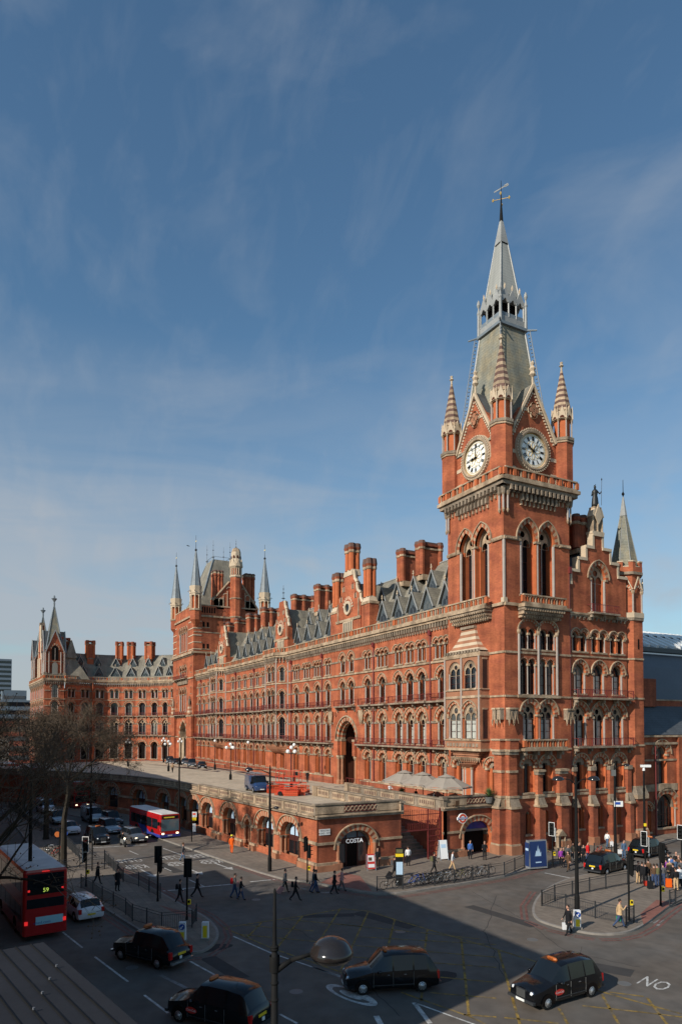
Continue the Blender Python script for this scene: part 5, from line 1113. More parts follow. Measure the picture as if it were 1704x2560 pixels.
for (pts_) in (((1180,2230),(1290,2290),(1420,2380),(1600,2420)),((700,2300),(820,2370),(900,2450),(1000,2540)),((1240,2240),(1210,2330),(1260,2440))):
    P=[Vector(G(*p)) for p in pts_]; rnd=random.Random(int(pts_[0][0]))
    for a,b_ in zip(P,P[1:]):
        prev=a
        for k in range(1,9): q=a.lerp(b_,k/8)+Vector((rnd.uniform(-.12,.12),rnd.uniform(-.12,.12))); d=(q-prev).normalized(); n=Vector((-d.y,d.x))*.018; pt.face([(*(prev-n),.005),(*(q-n),.005),(*(q+n),.005),(*(prev+n),.005)],'patch'); prev=q
struct('asphalt_patches',pt)
for i,(px,py) in enumerate(((1000,2330),(1330,2350),(640,2250),(330,2420),(1560,2460),(740,2480))):
    x,y=G(px,py); b=MB(); b.ring([(.33,0),(.33,.007)],18,'iron_grey'); tag(link('manhole_cover',b.mesh('manhole_cover'),loc=(x,y,0)),['round manhole cover in the shaded part of the yellow box','round manhole cover near the tip of the building shadow','round manhole cover before the crossing pedestrians','round manhole cover left of the old-style cab','round manhole cover below the white NO lettering','round manhole cover left of the white road disc'][i],'manhole cover','manhole covers in the road')
fl=MB()
fl.tri([[(x*S,y*S) for x,y in((-90,41.5),(-134,46),(-134,46.8),(-90,42.3))]],4.66,'kerb',axis='z'); fl.tri([[(x*S,y*S) for x,y in((-134,46.0),(-180,43),(-210,38),(-210,39),(-180,44),(-134,46.8))]],4.655,'kerb',axis='z')
struct('forecourt_kerb',fl)
# ============================ arcaded terrace in front of the hotel (survey units)
Pd=Bld('shop_terrace',-61.5,30,'low red brick terrace of arched shops with a carved stone parapet','building')
line=[(-61.4,29.9),(-92.5,27.0),(-101.5,26.0),(-109.5,24.4),(-117.5,21.9),(-125.5,18.4),(-133.5,14.0),(-141,9.2),(-150,2.6)]
ztop=lambda x:6.9-.012*(-61.4-x) if x>-92.5 else 6.53
A_big=window(a=2.0,zs=1.85,h=1.55,ring=.62,dep=1.3,style='deep',shafts=False,cap=.0,sill=False,seg=8,v=6); A_dr=window(a=.85,zs=2.1,h=1.3,ring=.42,dep=1.1,style='deep',shafts=False,cap=0,sill=False,seg=6)
A_fr=window(a=2.0,zs=2.1,h=1.75,ring=.55,dep=1.3,style='deep',shafts=False,cap=.0,sill=False,seg=8,v=6)
wl=MB(); st=MB(); bays=[[(-67.0,0),(-72.6,0),(-77.2,1),(-82.5,0),(-89.6,0)]]
def front(F,b,L_,big,low=1.0,text=None,z0=.95):
    """shop front set in an arch: frame, fanlight, glazing"""
    fr=MB(FM(*F)); y=1.1
    fr.box(b-1.95,b+1.95,y-.1,y,0,low-.2,'stone_red'); fr.box(b-1.9,b+1.9,y-.14,y-.02,2.25,2.75,'sash')
    fr.tri([[(b-1.95,2.7)]+arc(1.95,2.85,1.5,8,b)+[(b+1.95,2.7)],[(b-1.7,2.85)]+arc(1.7,2.9,1.25,8,b)+[(b+1.7,2.85)]],y-.1,'sash')
    for u in(-1.9,-.65,.6,1.8): fr.box(b+u,b+u+.12,y-.14,y-.04,.9,4.0 if abs(u)<1 else 2.8,'sash')
    o=Pd.part('shop_front',fr); g_=MB(FM(*F)); g_.tri([[(b-1.75,2.8)]+arc(1.75,2.85,1.3,8,b)+[(b+1.75,2.8)]],y-.04,'pale_blue'); g_.box(b-1.9,b+1.9,y-.08,y-.03,.85,2.3,'glass'); Pd.part('window_pane',g_,parent=o); return o
for i,(p,q) in enumerate(zip(line,line[1:])):
    L_=math.dist(p,q); a=math.atan2(p[1]-q[1],p[0]-q[0]); F=(q[0],q[1],a); zt=(ztop(p[0])+ztop(q[0]))/2
    U=lambda x:(x-q[0])/math.cos(a)
    if i==0: its=[(U(x),.98 if not k else .25,A_dr if k else A_big) for x,k in((-67.0,0),(-72.6,0),(-77.2,1),(-82.5,0),(-89.6,0))]
    elif i<7: its=[(L_*.3,.98 if i<3 else .7,A_big),(L_*.8,.98 if i<3 else .7,A_big)][:2] if L_>8.8 else [(L_*.5,.98,A_big)]
    else: its=[]
    strip(Pd,wl,F,0,L_,0,5.5,its,'brick')
    for u,z,w_ in its:
        big=w_ is A_big
        if big: front(F,u,L_,big)
        else:
            d_=MB(FM(*F)); d_.box(u-.8,u+.8,.85,.95,.2,2.3,'iron_red'); d_.tri([[(u-.8,2.4)]+arc(.8,2.45,1.0,5,u)+[(u+.8,2.4)]],.85,'pale_blue'); Pd.part('door',d_)
        h_=2.0 if big else .85
        st.at(FM(*F))
        for sg in(-1,1):
            X=u+sg*h_
            for dx,yy in((.0,.35),(sg*-.05,.85)): st.ring([(.24,.7),(.24,1.0),(.15,1.1),(.15,2.5),(.27,2.75)],8,['stone_red','stone_red','stone_red','stone_grey'],X+dx+sg*.02,yy-.25)
            st.box(X-.1+sg*.25,X+.1+sg*.45,-.35,.0,0,.75,'stone_red'); 
        st.at(None)
    st.at(FM(*F)); e=[0]+[v for u,z,w_ in sorted(its) for v in(u-(2.25 if w_ is A_big else 1.05),u+(2.25 if w_ is A_big else 1.05))]+[L_]
    for k in range(0,len(e)-1,2):
        if e[k+1]>e[k]: st.box(e[k],e[k+1],-.14,.02,2.75,3.05,'stone'); st.box(e[k],e[k+1],-.45,.02,0,.75,'stone_red'); st.box(e[k],e[k+1],-.3,.02,.75,1.0,'stone')
    st.box(0,L_,-.3,.05,5.35,5.6,'stone_grey'); st.box(0,L_,-.42,.05,5.6,5.72,'stone'); st.box(0,L_,-.05,.3,5.72,zt-.14,'stone_grey'); st.box(-.02,L_+.02,-.16,.42,zt-.14,zt,'stone_grey')
    n=int(L_/3.2); 
    for k in range(n):
        u0=L_*(k+.12)/n; u1=L_*(k+.88)/n; st.box(u0,u1,-.09,-.03,5.85,zt-.25,'stone')
        for j in range(7): x=u0+(j+.5)*(u1-u0)/7; st.box(x-.1,x+.1,-.1,-.085,6.0,zt-.4,'band_dark')
        st.box(L_*k/n-.2,L_*k/n+.28,-.13,-.03,5.72,zt-.14,'stone')
    st.at(None)
# short east ends: coffee shop and underground entrance
FC=(-61.2,0,PI/2)
strip(Pd,wl,FC,29.9,39.7,0,5.6,[(34.3,.95-.85,A_fr)],'brick_low'); strip(Pd,wl,FC,45.2,52.7,0,5.6,[(50.0,.05,A_fr)],'brick_low')
wl.at(FM(0,45.2,0)); wl.box(-84,-61.2,0,.05,0,5.6,'brick'); wl.at(None); wl.box(-84,-61.2,39.65,39.7,0,5.6,'brick')
Pd.part('wall',wl)
st.at(FM(*FC))
for a,b_,cut in((29.6,39.75,(32.0,36.6)),(45.1,52.6,(47.8,52.2))):
    for e0,e1 in((a,cut[0]),(cut[1],b_)):
        if e1>e0: st.box(e0,e1,-.14,.02,2.75,3.0,'stone'); st.box(e0,e1,-.42,.02,0,.75,'stone_red'); st.box(e0,e1,-.3,.02,.75,1.0,'stone')
    st.box(a,b_,-.32,.05,5.35,5.6,'stone_grey'); st.box(a,b_,-.45,.05,5.6,5.72,'stone'); st.box(a,b_,-.05,.35,5.72,6.7,'stone_grey'); st.box(a-.1,b_+.1,-.2,.45,6.7,6.86,'stone_grey')
    m0,m1=(32.8,36.6) if a<40 else (48.4,52.2); st.box(m0,m1,-.1,-.03,5.9,6.6,'iron_red')
    for k in range(8): x=m0+.25+k*(m1-m0-.5)/7; st.tube((x-.2,-.13,6.0),(x+.2,-.13,6.5),.05,.05,4,'stone'); st.tube((x+.2,-.13,6.0),(x-.2,-.13,6.5),.05,.05,4,'stone')
    for e0,e1 in((a+.1,m0),(m1,b_)): st.box(e0,e1,-.12,-.03,5.85,6.6,'stone')
    c_=34.3 if a<40 else 50.0
    for sg in(-1,1): st.ring([(.3,.7),(.3,1),(.18,1.15),(.18,2.6),(.3,2.9)],8,['stone_red','stone_red','stone_red','stone_grey'],c_+sg*2.15,-.05); st.box(c_+sg*2.3-.5,c_+sg*2.3+.5,-.4,.1,0,.85,'stone_red')
for k in range(2): st.box(45.25+k*.0,45.6,-.16,0,1.0,5.4,'brick')
st.at(None)
st.box(-83,-61.0,45.1,45.5,5.3,6.5,'stone_grey'); st.box(-83.1,-60.9,45.0,45.6,6.5,6.68,'stone_grey'); st.box(-81.3,-61.0,39.5,39.95,5.3,6.5,'stone_grey'); st.box(-81.4,-60.8,39.4,40.05,6.5,6.68,'stone_grey'); st.box(-82.0,-80.8,39.2,40.2,5.3,6.75,'stone'); st.box(-83.6,-82.6,44.9,45.7,5.3,6.75,'stone')
for y,x0 in((45.05,-83),(39.45,-81.3)):
    for k in range(5):
        u0=x0+.5+k*4.2; st.box(u0,u0+3.2,y-.04,y+.02,5.5,6.4,'stone'); [st.box(u0+.25+j*.42,u0+.45+j*.42,y-.05,y-.035,5.8,6.2,'band_dark') for j in range(7)]
Pd.part('stonework',st)
tr=MB(); inner=[(x+.1,y+.35) for x,y in line]
tr.slab([(-61.4,30.1)]+[(p[0]+.15,p[1]+.25) for p in line[1:7]]+[(-134,44),(-90,39.6),(-61.3,39.6)],5.25,5.45,'forecourt'); tr.box(-84,-61.3,45.4,53,5.2,5.42,'forecourt')
Pd.part('deck',tr)
b=MB()   # coffee shop front
M=FM(*FC); b.at(M); b.box(32.4,36.2,1.1,1.2,0,3.2,'sash'); b.box(33.6,34.9,1.0,1.12,.1,2.6,'void'); b.box(32.4,36.2,.95,1.1,2.55,3.05,'sash')
for u in(32.4,33.55,34.9,36.1): b.box(u,u+.12,.95,1.1,0,3.9,'sash')
b.at(None); o=Pd.part('shop_front',b); g_=MB(M); g_.tri([[(32.4,3.1)]+arc(1.85,3.1,.8,8,34.3)+[(36.15,3.1)]],1.05,'glass_blue'); g_.box(32.5,33.5,1.02,1.08,.6,2.5,'glass'); g_.box(35.0,36.1,1.02,1.08,.6,2.5,'glass'); g_.at(None); Pd.part('window_pane',g_,parent=o)
me=text3('lettering','COSTA',.62,'sign_glow',FM(*FC)@Matrix.Translation((34.3-0,.45,2.82))@Matrix.Rotation(PI/2,4,'X'),.03); me.transform(Matrix.Translation((61.5,-30,0))); link('lettering',me,Pd.root)
b=MB(M); b.tri([[(48.1,3.0)]+arc(1.9,3.0,1.35,8,50)+[(51.9,3.0)]],.5,'under_blue'); b.box(48.0,52,.45,.6,2.75,3.0,'iron_grey'); b.box(48,52,4,4.1,0,4,'void'); b.at(None); Pd.part('station_entrance',b)
# roundel
rd=MB(FM(-60.5,47.3,PI/2)@Matrix.Rotation(PI/2,4,'X')); z=4.45
def ringf(mb,cx,cz,r0,r1,yy,m,n=24,M=None):
    for i in range(n):
        t0,t1=2*PI*i/n,2*PI*(i+1)/n; mb.face([(cx+r0*math.cos(t0),cz+r0*math.sin(t0),yy),(cx+r1*math.cos(t0),cz+r1*math.sin(t0),yy),(cx+r1*math.cos(t1),cz+r1*math.sin(t1),yy),(cx+r0*math.cos(t1),cz+r0*math.sin(t1),yy)],m)
rd.ring([(.86,-.12),(.86,.1)],24,'white',0,0) if False else None
rd.at(FM(-60.5,47.3,PI/2)@Matrix.Translation((0,0,z))@Matrix.Rotation(PI/2,4,'X'))
rd.ring([(.82,-.15),(.82,.1)],24,'white'); ringf(rd,0,0,.42,.72,.11,'under_red'); rd.box(-.92,.92,-.15,.15,-.1,.13,'sign_blue'); rd.box(-1,1,-.22,.22,-.16,.09,'white'); rd.tube((0,0,-.1),(0,0,-.9),.06,.06,6,'iron_dark')
rd.at(None)
rd.v=[(a*S,b_*S,c*S) for a,b_,c in rd.v]
zc_=(-60.5*S,47.3*S,z*S); rd.v=[(zc_[0]+(a-zc_[0])*.68,zc_[1]+(b_-zc_[1])*.68,zc_[2]+(c-zc_[2])*.68) for a,b_,c in rd.v]
o=tag(link('underground_roundel',rd.mesh('underground_roundel')),'round red and white underground sign with a blue bar beside the station arch','sign')
me=text3('lettering','UNDERGROUND',.135,'white',Matrix.Translation((-60.5*S+.095,47.3*S,z*S))@Matrix.Rotation(PI/2,4,'Z')@Matrix.Rotation(PI/2,4,'X'),.005); link('lettering',me,o)
sg_=MB(FM(-61.2*S,0,PI/2)); sg_.box(26.45,27.5,-.06,0,3.3,3.82,'plate_white'); sg_.at(None); o=tag(link('street_name_plate',sg_.mesh('street_name_plate')),'white street name plate on the brick corner beside the coffee shop arch','sign')
for i,t in enumerate(('PANCRAS','ROAD  NW1')):
    me=text3('lettering',t,.22,'iron_black',FM(-61.2*S,0,PI/2)@Matrix.Translation((26.98,-.065,3.68-.23*i))@Matrix.Rotation(PI/2,4,'X'),.0); link('lettering',me,o)
# stairs and gate
sc_=MB()
for k in range(18): sc_.box(-75+ (k)*.62-.0,-75+(k+1)*.62,39.7,45.2,0,5.25-k*.29,'stone_grey')
sc_.tube((-75,40,6.3),(-63.8,40,1.1),.05,.05,5,'iron_dark'); sc_.box(-76,-75,39.7,45.2,0,5.3,'forecourt'); Pd.part('staircase',sc_)
gt=MB(FM(-61.5,0,PI/2))
gt.box(39.75,45.1,-.04,.04,3.3,3.42,'iron_red'); gt.box(39.75,45.1,-.04,.04,5.0,5.08,'iron_red')
for k in range(23): u=39.9+k*.235; gt.box(u-.02,u+.02,-.02,.02,3.35 if u<43.4 else .1,5.5,'iron_red'); gt.ring([(.06,5.45),(.0,5.75)],4,'iron_red',u,0)
for u in(43.4,45.0): gt.box(u-.06,u+.06,-.06,.06,0,5.6,'iron_red')
for k in range(5): gt.box(43.4,45.0,-.03,.03,.4+k*.55,.48+k*.55,'iron_red')
gt.at(None); gt.v=[(a*S,b_*S,c*S) for a,b_,c in gt.v]
o=tag(link('iron_gate',gt.mesh('iron_gate')),'dark red iron gate and lettered screen across the stairway between the two shop blocks','gate')
me=text3('lettering','ST PANCRAS STATION',.5,'iron_red',FM(-61.5*S,0,PI/2)@Matrix.Translation((42.4*S,0,4.2*S))@Matrix.Rotation(PI/2,4,'X')@Matrix.Scale(.92,4,(1,0,0)),.02); link('lettering',me,o)
# forecourt sheet
fc=MB(); pz=lambda x:5.28 if x>-150 else 5.28-(-150-x)*.02
fpoly=[(-83,45.2),(-81,40),(-90,39.4),(-134,43.9)]+[(-133.4,14.5),(-141,9.6),(-160,3),(-200,0),(-226,10),(-226,40),(-210,54.5),(-70.4,54.5),(-70.4,53),(-83.5,53)]
i=fc.add([(x*S,y*S,pz(x)*S) for x,y in fpoly]); 
for t in tessellate_polygon([[Vector((x,y,0)) for x,y in fpoly]]):
    a,b_,c=[fpoly[q] for q in t]; 
    if (b_[0]-a[0])*(c[1]-a[1])-(c[0]-a[0])*(b_[1]-a[1])<0: t=(t[0],t[2],t[1])
    fc.f.append(tuple(i+q for q in t)); fc.k.append('forecourt')
for a,b_ in zip(fpoly[4:8],fpoly[5:9]): fc.face([(a[0]*S,a[1]*S,0),(b_[0]*S,b_[1]*S,0),(b_[0]*S,b_[1]*S,pz(b_[0])*S),(a[0]*S,a[1]*S,pz(a[0])*S)],'brick_low')
struct('forecourt',fc)
# low planting walls at the foot of the range
lw=MB(); 
for a,b_ in((-182,-150),(-146,-116),(-92,-84)): lw.box(a*S,b_*S,49.6*S,49.9*S,4.6,5.25,'brick_low'); lw.box(a*S,b_*S,49.5*S,50*S,5.25,5.35,'stone'); [lw.box(x*S-.02,x*S+.02,49.75*S-.02,49.75*S+.02,5.3,6.0,'iron_red') for x in range(a,b_)]; lw.box(a*S,b_*S,49.73*S,49.77*S,5.95,6.0,'iron_red')
tag(link('area_wall',lw.mesh('area_wall')),'low brick area wall with iron railing at the foot of the hotel front','wall')
# ============================ side range and train shed on the right
Sr=Bld('station_side_range',-60.6,CY+24.3,'red brick station range with round-arched windows running back beyond the hotel turret','building')
FSR=(-60.9,CY,PI/2); R1=window(a=1.1,zs=4.0,h=1.1,ring=.8,dep=.8,style='plain',shafts=False); R2=window(a=2.0,zs=2.6,h=2.0,ring=.6,dep=.8,style='plain',shafts=True); R3=window(a=.7,zs=3,h=.7,ring=.3,dep=.6,shafts=False)
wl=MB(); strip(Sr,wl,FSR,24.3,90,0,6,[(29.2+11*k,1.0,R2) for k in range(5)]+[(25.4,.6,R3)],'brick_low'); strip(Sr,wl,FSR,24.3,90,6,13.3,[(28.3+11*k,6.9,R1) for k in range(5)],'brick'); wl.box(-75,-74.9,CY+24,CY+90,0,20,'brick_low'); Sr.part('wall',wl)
st=MB(); 
for z,hh,o in((6.0,.9,.2),(10,.25,.1),(12.2,.3,.3),(13.2,.25,.4)): band(st,FSR,24.3,90,z,hh,o)
for k in range(6): band(st,FSR,31.4+11*k,32.2+11*k,0,13.2,.4,'brick')
Sr.part('stonework',st)
r=MB(); y0,y1=CY+24.2,CY+90; r.face([(-61.2,y0,13.5),(-61.2,y1,13.5),(-66,y1,17.6),(-66,y0,17.6)],'slate_dark'); r.box(-66.3,-66,y0,y1,16,18.4,'brick_low'); r.box(-66.4,-65.9,y0,y1,18.4,18.6,'stone')
r.box(-68,-65.5,CY+29,CY+33.5,17.5,21.5,'brick_low'); Sr.part('roof',r)
b=MB(); b.tube((-60.6,CY+26.7,0),(-60.6,CY+26.7,12),.12,.12,6,'iron_red'); Sr.part('drainpipe',b)
Sh=Bld('train_shed',-67,CY+24,'huge arched station roof of grey slate and white glazing bars behind the side range','train shed')
r=MB(); y0=CY+24.4; y1=CY+120; P_=[(-67.5,17.0),(-69.3,20.5),(-71.6,24.0),(-74.5,27.3),(-80,30.0),(-88,32.2),(-97,33.6),(-107,34.3)]
for i in range(len(P_)-1):
    a,b_=P_[i],P_[i+1]; r.face([(a[0],y0,a[1]),(a[0],y1,a[1]),(b_[0],y1,b_[1]),(b_[0],y0,b_[1])],'shed_slate' if i<3 else 'lead')
Sh.part('roof',r)
r=MB()
for k in range(46):
    y=y0+k*2.1
    for i in range(3,len(P_)-1): a,b_=P_[i],P_[i+1]; r.tube((a[0]+.4,y,a[1]+.5),(b_[0]+.4,y+.5,b_[1]+.5),.32,.32,4,'shed_white')
r.box(-74.6,-73.7,y0,y1,26.8,27.5,'shed_dark'); r.box(-73.4,-73.1,y0,y1,26.3,26.5,'shed_white')
for i in (4,5): r.box(P_[i][0]+.1,P_[i][0]+.8,y0,y1,P_[i][1]+.2,P_[i][1]+.5,'shed_dark')
Sh.part('glazing_bars',r)
# ============================ distant city
def farb(name,lab,x,y,w,d,h,m,stripes=None):
    b=MB(FM(x,y,0)); b.box(-w/2,w/2,-d/2,d/2,0,h,m)
    n=int(h/3.4)
    for k in range(n):
        z=1.2+k*3.4; b.box(w/2,w/2+.15,-d/2+.6,d/2-.6,z,z+1.6,stripes or 'glass')
    b.at(None); b.v=[(a-x,c-y,e) for a,c,e in b.v]; o=link(name,b.mesh(name)); o.location=(x,y,0); tag(o,lab,'building')
farb('office_tower','pale grey glass tower block on the far skyline behind the bare trees',-560,14.5,30,12,62,'tower_glass')
farb('office_block','darker slab block in front of the distant glass tower',-420,17,18,12,33,'tower_glass','slate_dark')
farb('office_block','wide low glazed block at the end of the street beyond the hotel pavilion',-330,14,40,22,24,'tower_glass')
farb('shop_building','bright red painted building at the far end of the street',-275,11,14,19,15,'far_red','slate_dark')
farb('shop_building','pale stone fronted building with tall windows far down the street',-245,4,12,9,9,'far_pale','slate_dark')
# buildings across the road, south side: outside the picture, they throw the shade
def shadeb(x0,x1,y0,y1,h,lab):
    b=MB(); b.box(x0,x1,y0,y1,0,h,'brick_low'); b.box(x0-.2,x1+.2,y1-.3,y1+.2,h,h+.4,'stone')
    for k in range(int((x1-x0)/3)):
        for z in range(3,int(h)-2,4): b.box(x0+.9+k*3,x0+2.1+k*3,y1,y1+.05,z,z+2,'glass')
    tag(link('street_building',b.mesh('street_building')),lab,'building')
shadeb(-40.2,-19.0,-16,-1.5,17.4,'four storey brick building on the south side of the junction'); shadeb(-53,-40.4,-16,-1.5,11.8,'lower brick building beside the four storey one on the south side'); shadeb(-57,-53.2,-16,-1.5,8.6,'lowest narrow brick building of the row on the south side')
shadeb(-205,-76,-18,-1.5,21.3,'long brick terrace on the south side of the far road')
# metal roof below the camera
mr_=MB(); zr=H-2.5
e0=Vector((-8.70*1.0,.70)); e1=Vector((-5.0,1.40)); dd=(e1-e0).normalized(); nn=Vector((dd.y,-dd.x))
def RP(u,v,z): p=e0+dd*u+nn*v; return (p.x,p.y,z)
mr_.face([RP(0,0,zr),RP(0,4,zr),RP(7,4,zr),RP(7,0,zr)][::-1],'roofmetal'); mr_.face([RP(0,0,zr),RP(7,0,zr),RP(7,0,zr-.35),RP(0,0,zr-.35)][::-1],'roofmetal'); mr_.face([RP(0,0,zr),RP(0,0,zr-.35),RP(0,4,zr-.35),RP(0,4,zr)][::-1],'roofmetal')
roof=tag(link('metal_roof',mr_.mesh('metal_roof')),'dark grey standing seam metal roof in the near left corner','roof')
sm=MB()
for k in range(14):
    v=.14+k*.16; a=RP(0,v,zr+.004); c=RP(7,v,zr+.004); sm.tube(a,c,.009,.009,4,'iron_black')
    for j in range(2): u=1.0+((k*37)%17)/9+j*2.1; p=RP(u,v,zr+.02); sm.tube(p,(p[0],p[1],p[2]+.02),.012,.012,6,'rivet')
link('seam',sm.mesh('seam'),roof)
bw=MB(); q=[RP(.15,.15,0)[:2],RP(7,.15,0)[:2],RP(7,4,0)[:2],RP(.15,4,0)[:2]]; bw.slab(q,0,zr-.36,'brick_low'); link('wall',bw.mesh('wall'),roof)
# ============================ street furniture (metres)
def furn(name,label,cat,x,y,z=0,rz=0,group=None):
    o=link(name,None,loc=(x,y,z),rz=rz); tag(o,label,cat,group); return o
def sub(name,mb,parent,smooth=False): return link(name,mb.mesh(name,smooth),parent)
PVZ=.134
def lamp(px,py,h,arms,label,z=PVZ,grp='tall street lamps'):
    """arms: list of (direction in radians, length, height, size)"""
    x,y=G(px,py,z); o=furn('street_lamp',label,'street lamp',x,y,z,group=grp)
    b=MB(); b.ring([(.17,0),(.17,1.2),(.13,1.35),(.11,h*.6),(.075,h*.97),(.03,h)],10,'iron_black'); sub('post',b,o)
    for a,l,hh,sz in arms:
        c,s_=math.cos(a),math.sin(a); b=MB(); b.tube((0,0,hh-.35),(c*l*.5,s_*l*.5,hh-.02),.05,.035,6,'iron_black'); b.tube((c*l*.5,s_*l*.5,hh-.02),(c*l,s_*l,hh+.03),.035,.03,6,'iron_black'); sub('arm',b,o)
        b=MB(); X,Y=c*(l+sz*.45),s_*(l+sz*.45); b.ring([(sz*.5,hh-.06),(sz*.5,hh),(sz*.40,hh+sz*.16),(sz*.2,hh+sz*.26),(.02,hh+sz*.29)],16,'lamphood',X,Y,caps=False); b.ring([(sz*.46,hh-.05),(sz*.3,hh-.1),(.02,hh-.12)],16,'iron_grey',X,Y,caps=False); sub('lamp_head',b,o,True)
    return o
AR=math.atan2(RV[1],RV[0])       # direction that runs to the right of the picture
lamp(674,2179,9.3,[(AR+PI,1.5,8.9,.75),(AR,.35,5.55,.5)],'tall black street lamp on the pavement in front of the terrace shops')
lamp(1442,2286,9.3,[(AR,.85,9.1,.8),(AR+PI,.85,9.1,.8)],'tall black double-armed street lamp on the railed island')
lamp(1538,2142,9.0,[(AR,.9,8.9,.55)],'tall street lamp with a parking plate behind the waiting crowd')
lamp(1611,2126,8.8,[],'tall pole carrying a white camera beside the brick hotel turret')
lamp(73,2325,10.6,[],'plain tall black pole in front of the double-decker bus',z=0)
lamp(447,2078,9.0,[(AR+PI,.9,8.8,.6)],'tall street lamp beyond the single-deck bus')
lamp(227,2062,8.2,[],'thin tall pole in the traffic queue by the curved arcade')
# big lamp close to the camera
D0=14.5; k=(688-852)/1704; lx,ly=D0*(DV[0]+RV[0]*k),D0*(DV[1]+RV[1]*k)
o=furn('street_lamp','nearest street lamp, a dark pole with one domed glossy head above the crossing','street lamp',lx,ly,0,group='tall street lamps')
b=MB(); b.ring([(.1,0),(.085,4),(.07,8.0),(.055,8.01),(.045,8.3),(.028,9.32),(.012,9.36)],14,'iron_black'); 
for z in(7.0,7.35,7.85,8.05,8.1): b.ring([(.07,z),(.088,z+.02),(.088,z+.05),(.07,z+.07)],12,'iron_black')
sub('post',b,o,True)
c,s_=math.cos(AR),math.sin(AR); b=MB(); b.tube((0,0,7.62),(c*.35,s_*.35,7.86),.075,.055,8,'iron_black'); b.tube((c*.35,s_*.35,7.86),(c*.82,s_*.82,8.0),.055,.04,8,'iron_black'); b.tube((0,0,7.62),(0,0,7.95),.11,.11,10,'iron_black'); sub('arm',b,o,True)
b=MB(); X,Y=c*1.2,s_*1.2; b.ring([(.43,7.93),(.46,7.97),(.46,8.03),(.43,8.09),(.42,8.1),(.38,8.18),(.29,8.27),(.16,8.33),(.01,8.35)],32,'lamphood',X,Y,caps=False); b.ring([(.44,7.93),(.38,7.86),(.22,7.80),(.01,7.78)],32,'carglass',X,Y,caps=False); sub('lamp_head',b,o,True)
# plates on the poles
x,y=G(1538,2142,PVZ); b=MB(FM(x,y,AR)); b.box(-.12,.75,-.1,-.06,5.0,5.55,'plate_white'); b.box(.0,.5,-.11,-.1,5.2,5.45,'sign_blue'); b.at(None); tag(link('pole_sign',b.mesh('pole_sign')),'white and blue sign plate on the pole behind the crowd','sign')
b=MB(FM(x,y,AR)); b.box(-.32,.05,-.2,.1,8.0,8.6,'iron_grey'); b.at(None); tag(link('equipment_box',b.mesh('equipment_box')),'small grey box high on the pole behind the crowd','box')
x,y=G(1611,2126,PVZ); b=MB(FM(x,y,AR)); b.box(-.3,.7,-.15,.15,8.65,8.9,'white'); b.tube((0,0,8.3),(0,0,8.65),.14,.1,8,'white'); b.box(-.12,.12,-.2,-.1,2.6,2.9,'yellow'); b.at(None); tag(link('security_camera',b.mesh('security_camera')),'white security camera on top of a pole beside the hotel turret','camera')
# traffic lights: face = heading the lenses point to (radians)
def tlight(px,py,h,face,label,white=False,big=1.0,box=True,red=False,z=PVZ,second=None):
    x,y=G(px,py,z); o=furn('traffic_light',label,'traffic light',x,y,z,group='traffic signals at the junction')
    b=MB(); b.ring([(.09,0),(.08,.2),(.065,.25),(.06,h-.05)],8,'iron_black'); sub('post',b,o)
    def head(a,off,zz,side=0):
        M=Matrix.Translation((0,0,zz))@Matrix.Rotation(a,4,'Z')@Matrix.Translation((off,side,0)); b=MB(M); b.box(-.12,.12,-.17,.17,-1.0,0,'iron_black'); b.box(.02,.05,-.27,.27,-1.12,.12,'white' if white else 'iron_black'); b.box(.0,.055,-.235,.235,-1.08,.08,'iron_black'); 
        if white: b.box(.045,.062,-.235,.235,-1.08,.08,'iron_black')
        hd=sub('signal_head',b,o); b=MB(M)
        for i in range(3):
            zc=-.18-.32*i; b.tube((.1,0,zc),(.13,0,zc),.1,.1,10,'tail_on' if (red and i==0) else 'iron_dark'); b.ring([(.0,0),(.0,0)],3,'iron_black') if False else None
            b.box(.12,.3,-.11,.11,zc+.09,zc+.11,'iron_black')
        sub('signal_lens',b,hd)
    head(face,.14,h)
    if second is not None: head(second[0],.16,second[1])
    if box: b=MB(); b.at(Matrix.Rotation(AR,4,'Z')); b.box(.06,.24,-.1,.1,1.0,1.32,'yellow'); b.box(.08,.22,-.105,-.1,1.12,1.28,'iron_black'); b.at(None); sub('push_button_box',b,o)
    return o
CAM=lambda x,y:math.atan2(-y,-x)
tlight(215,2217,3.85,AR-PI/2-.1,'traffic light showing red on the left island, beside the double-decker bus',red=True,white=True,second=(AR+PI,3.0))
tlight(394,2254,3.85,AR+PI/2+.2,'back of a tall traffic light on the left island above the lane arrow',second=(AR,3.15),box=False)
tlight(467,2300,3.85,AR+PI/2,'back of the traffic light at the tip of the left island railings',box=True)
tlight(768,2207,3.6,AR+PI-.4,'traffic light on the pavement corner by the terrace shops',second=(AR,3.0))
tlight(1381,2167,3.9,AR-PI/2-.7,'white-edged traffic light beside the navy advertising board',white=True,second=(AR,3.4))
tlight(1572,2302,4.25,AR+.3,'tall traffic light at the railings corner of the right island, back to the camera',second=(AR-.1,4.0))
tlight(1651,2265,4.3,AR+.35,'second tall traffic light on the right island, beside the crowd',second=(AR+.1,4.1))
tlight(1613,2200,3.9,AR-PI/2-.9,'white-edged traffic light among the crowd on the right island',white=True,second=(AR,3.4))
tlight(1704,2190,4.2,AR-PI/2-.9,'white-edged traffic light at the right edge of the picture',white=True)
for px,py,h in((230,2178,3.6),(148,2158,3.3)):
    x,y=G(px,py,PVZ); b=MB(); b.ring([(.06,0),(.05,h)],7,'iron_black'); o=furn('sign_post','thin dark sign post on the far end of the left island' if px>200 else 'short dark post by the parked bicycles on the left island','post',x,y,PVZ); sub('post',b,o)
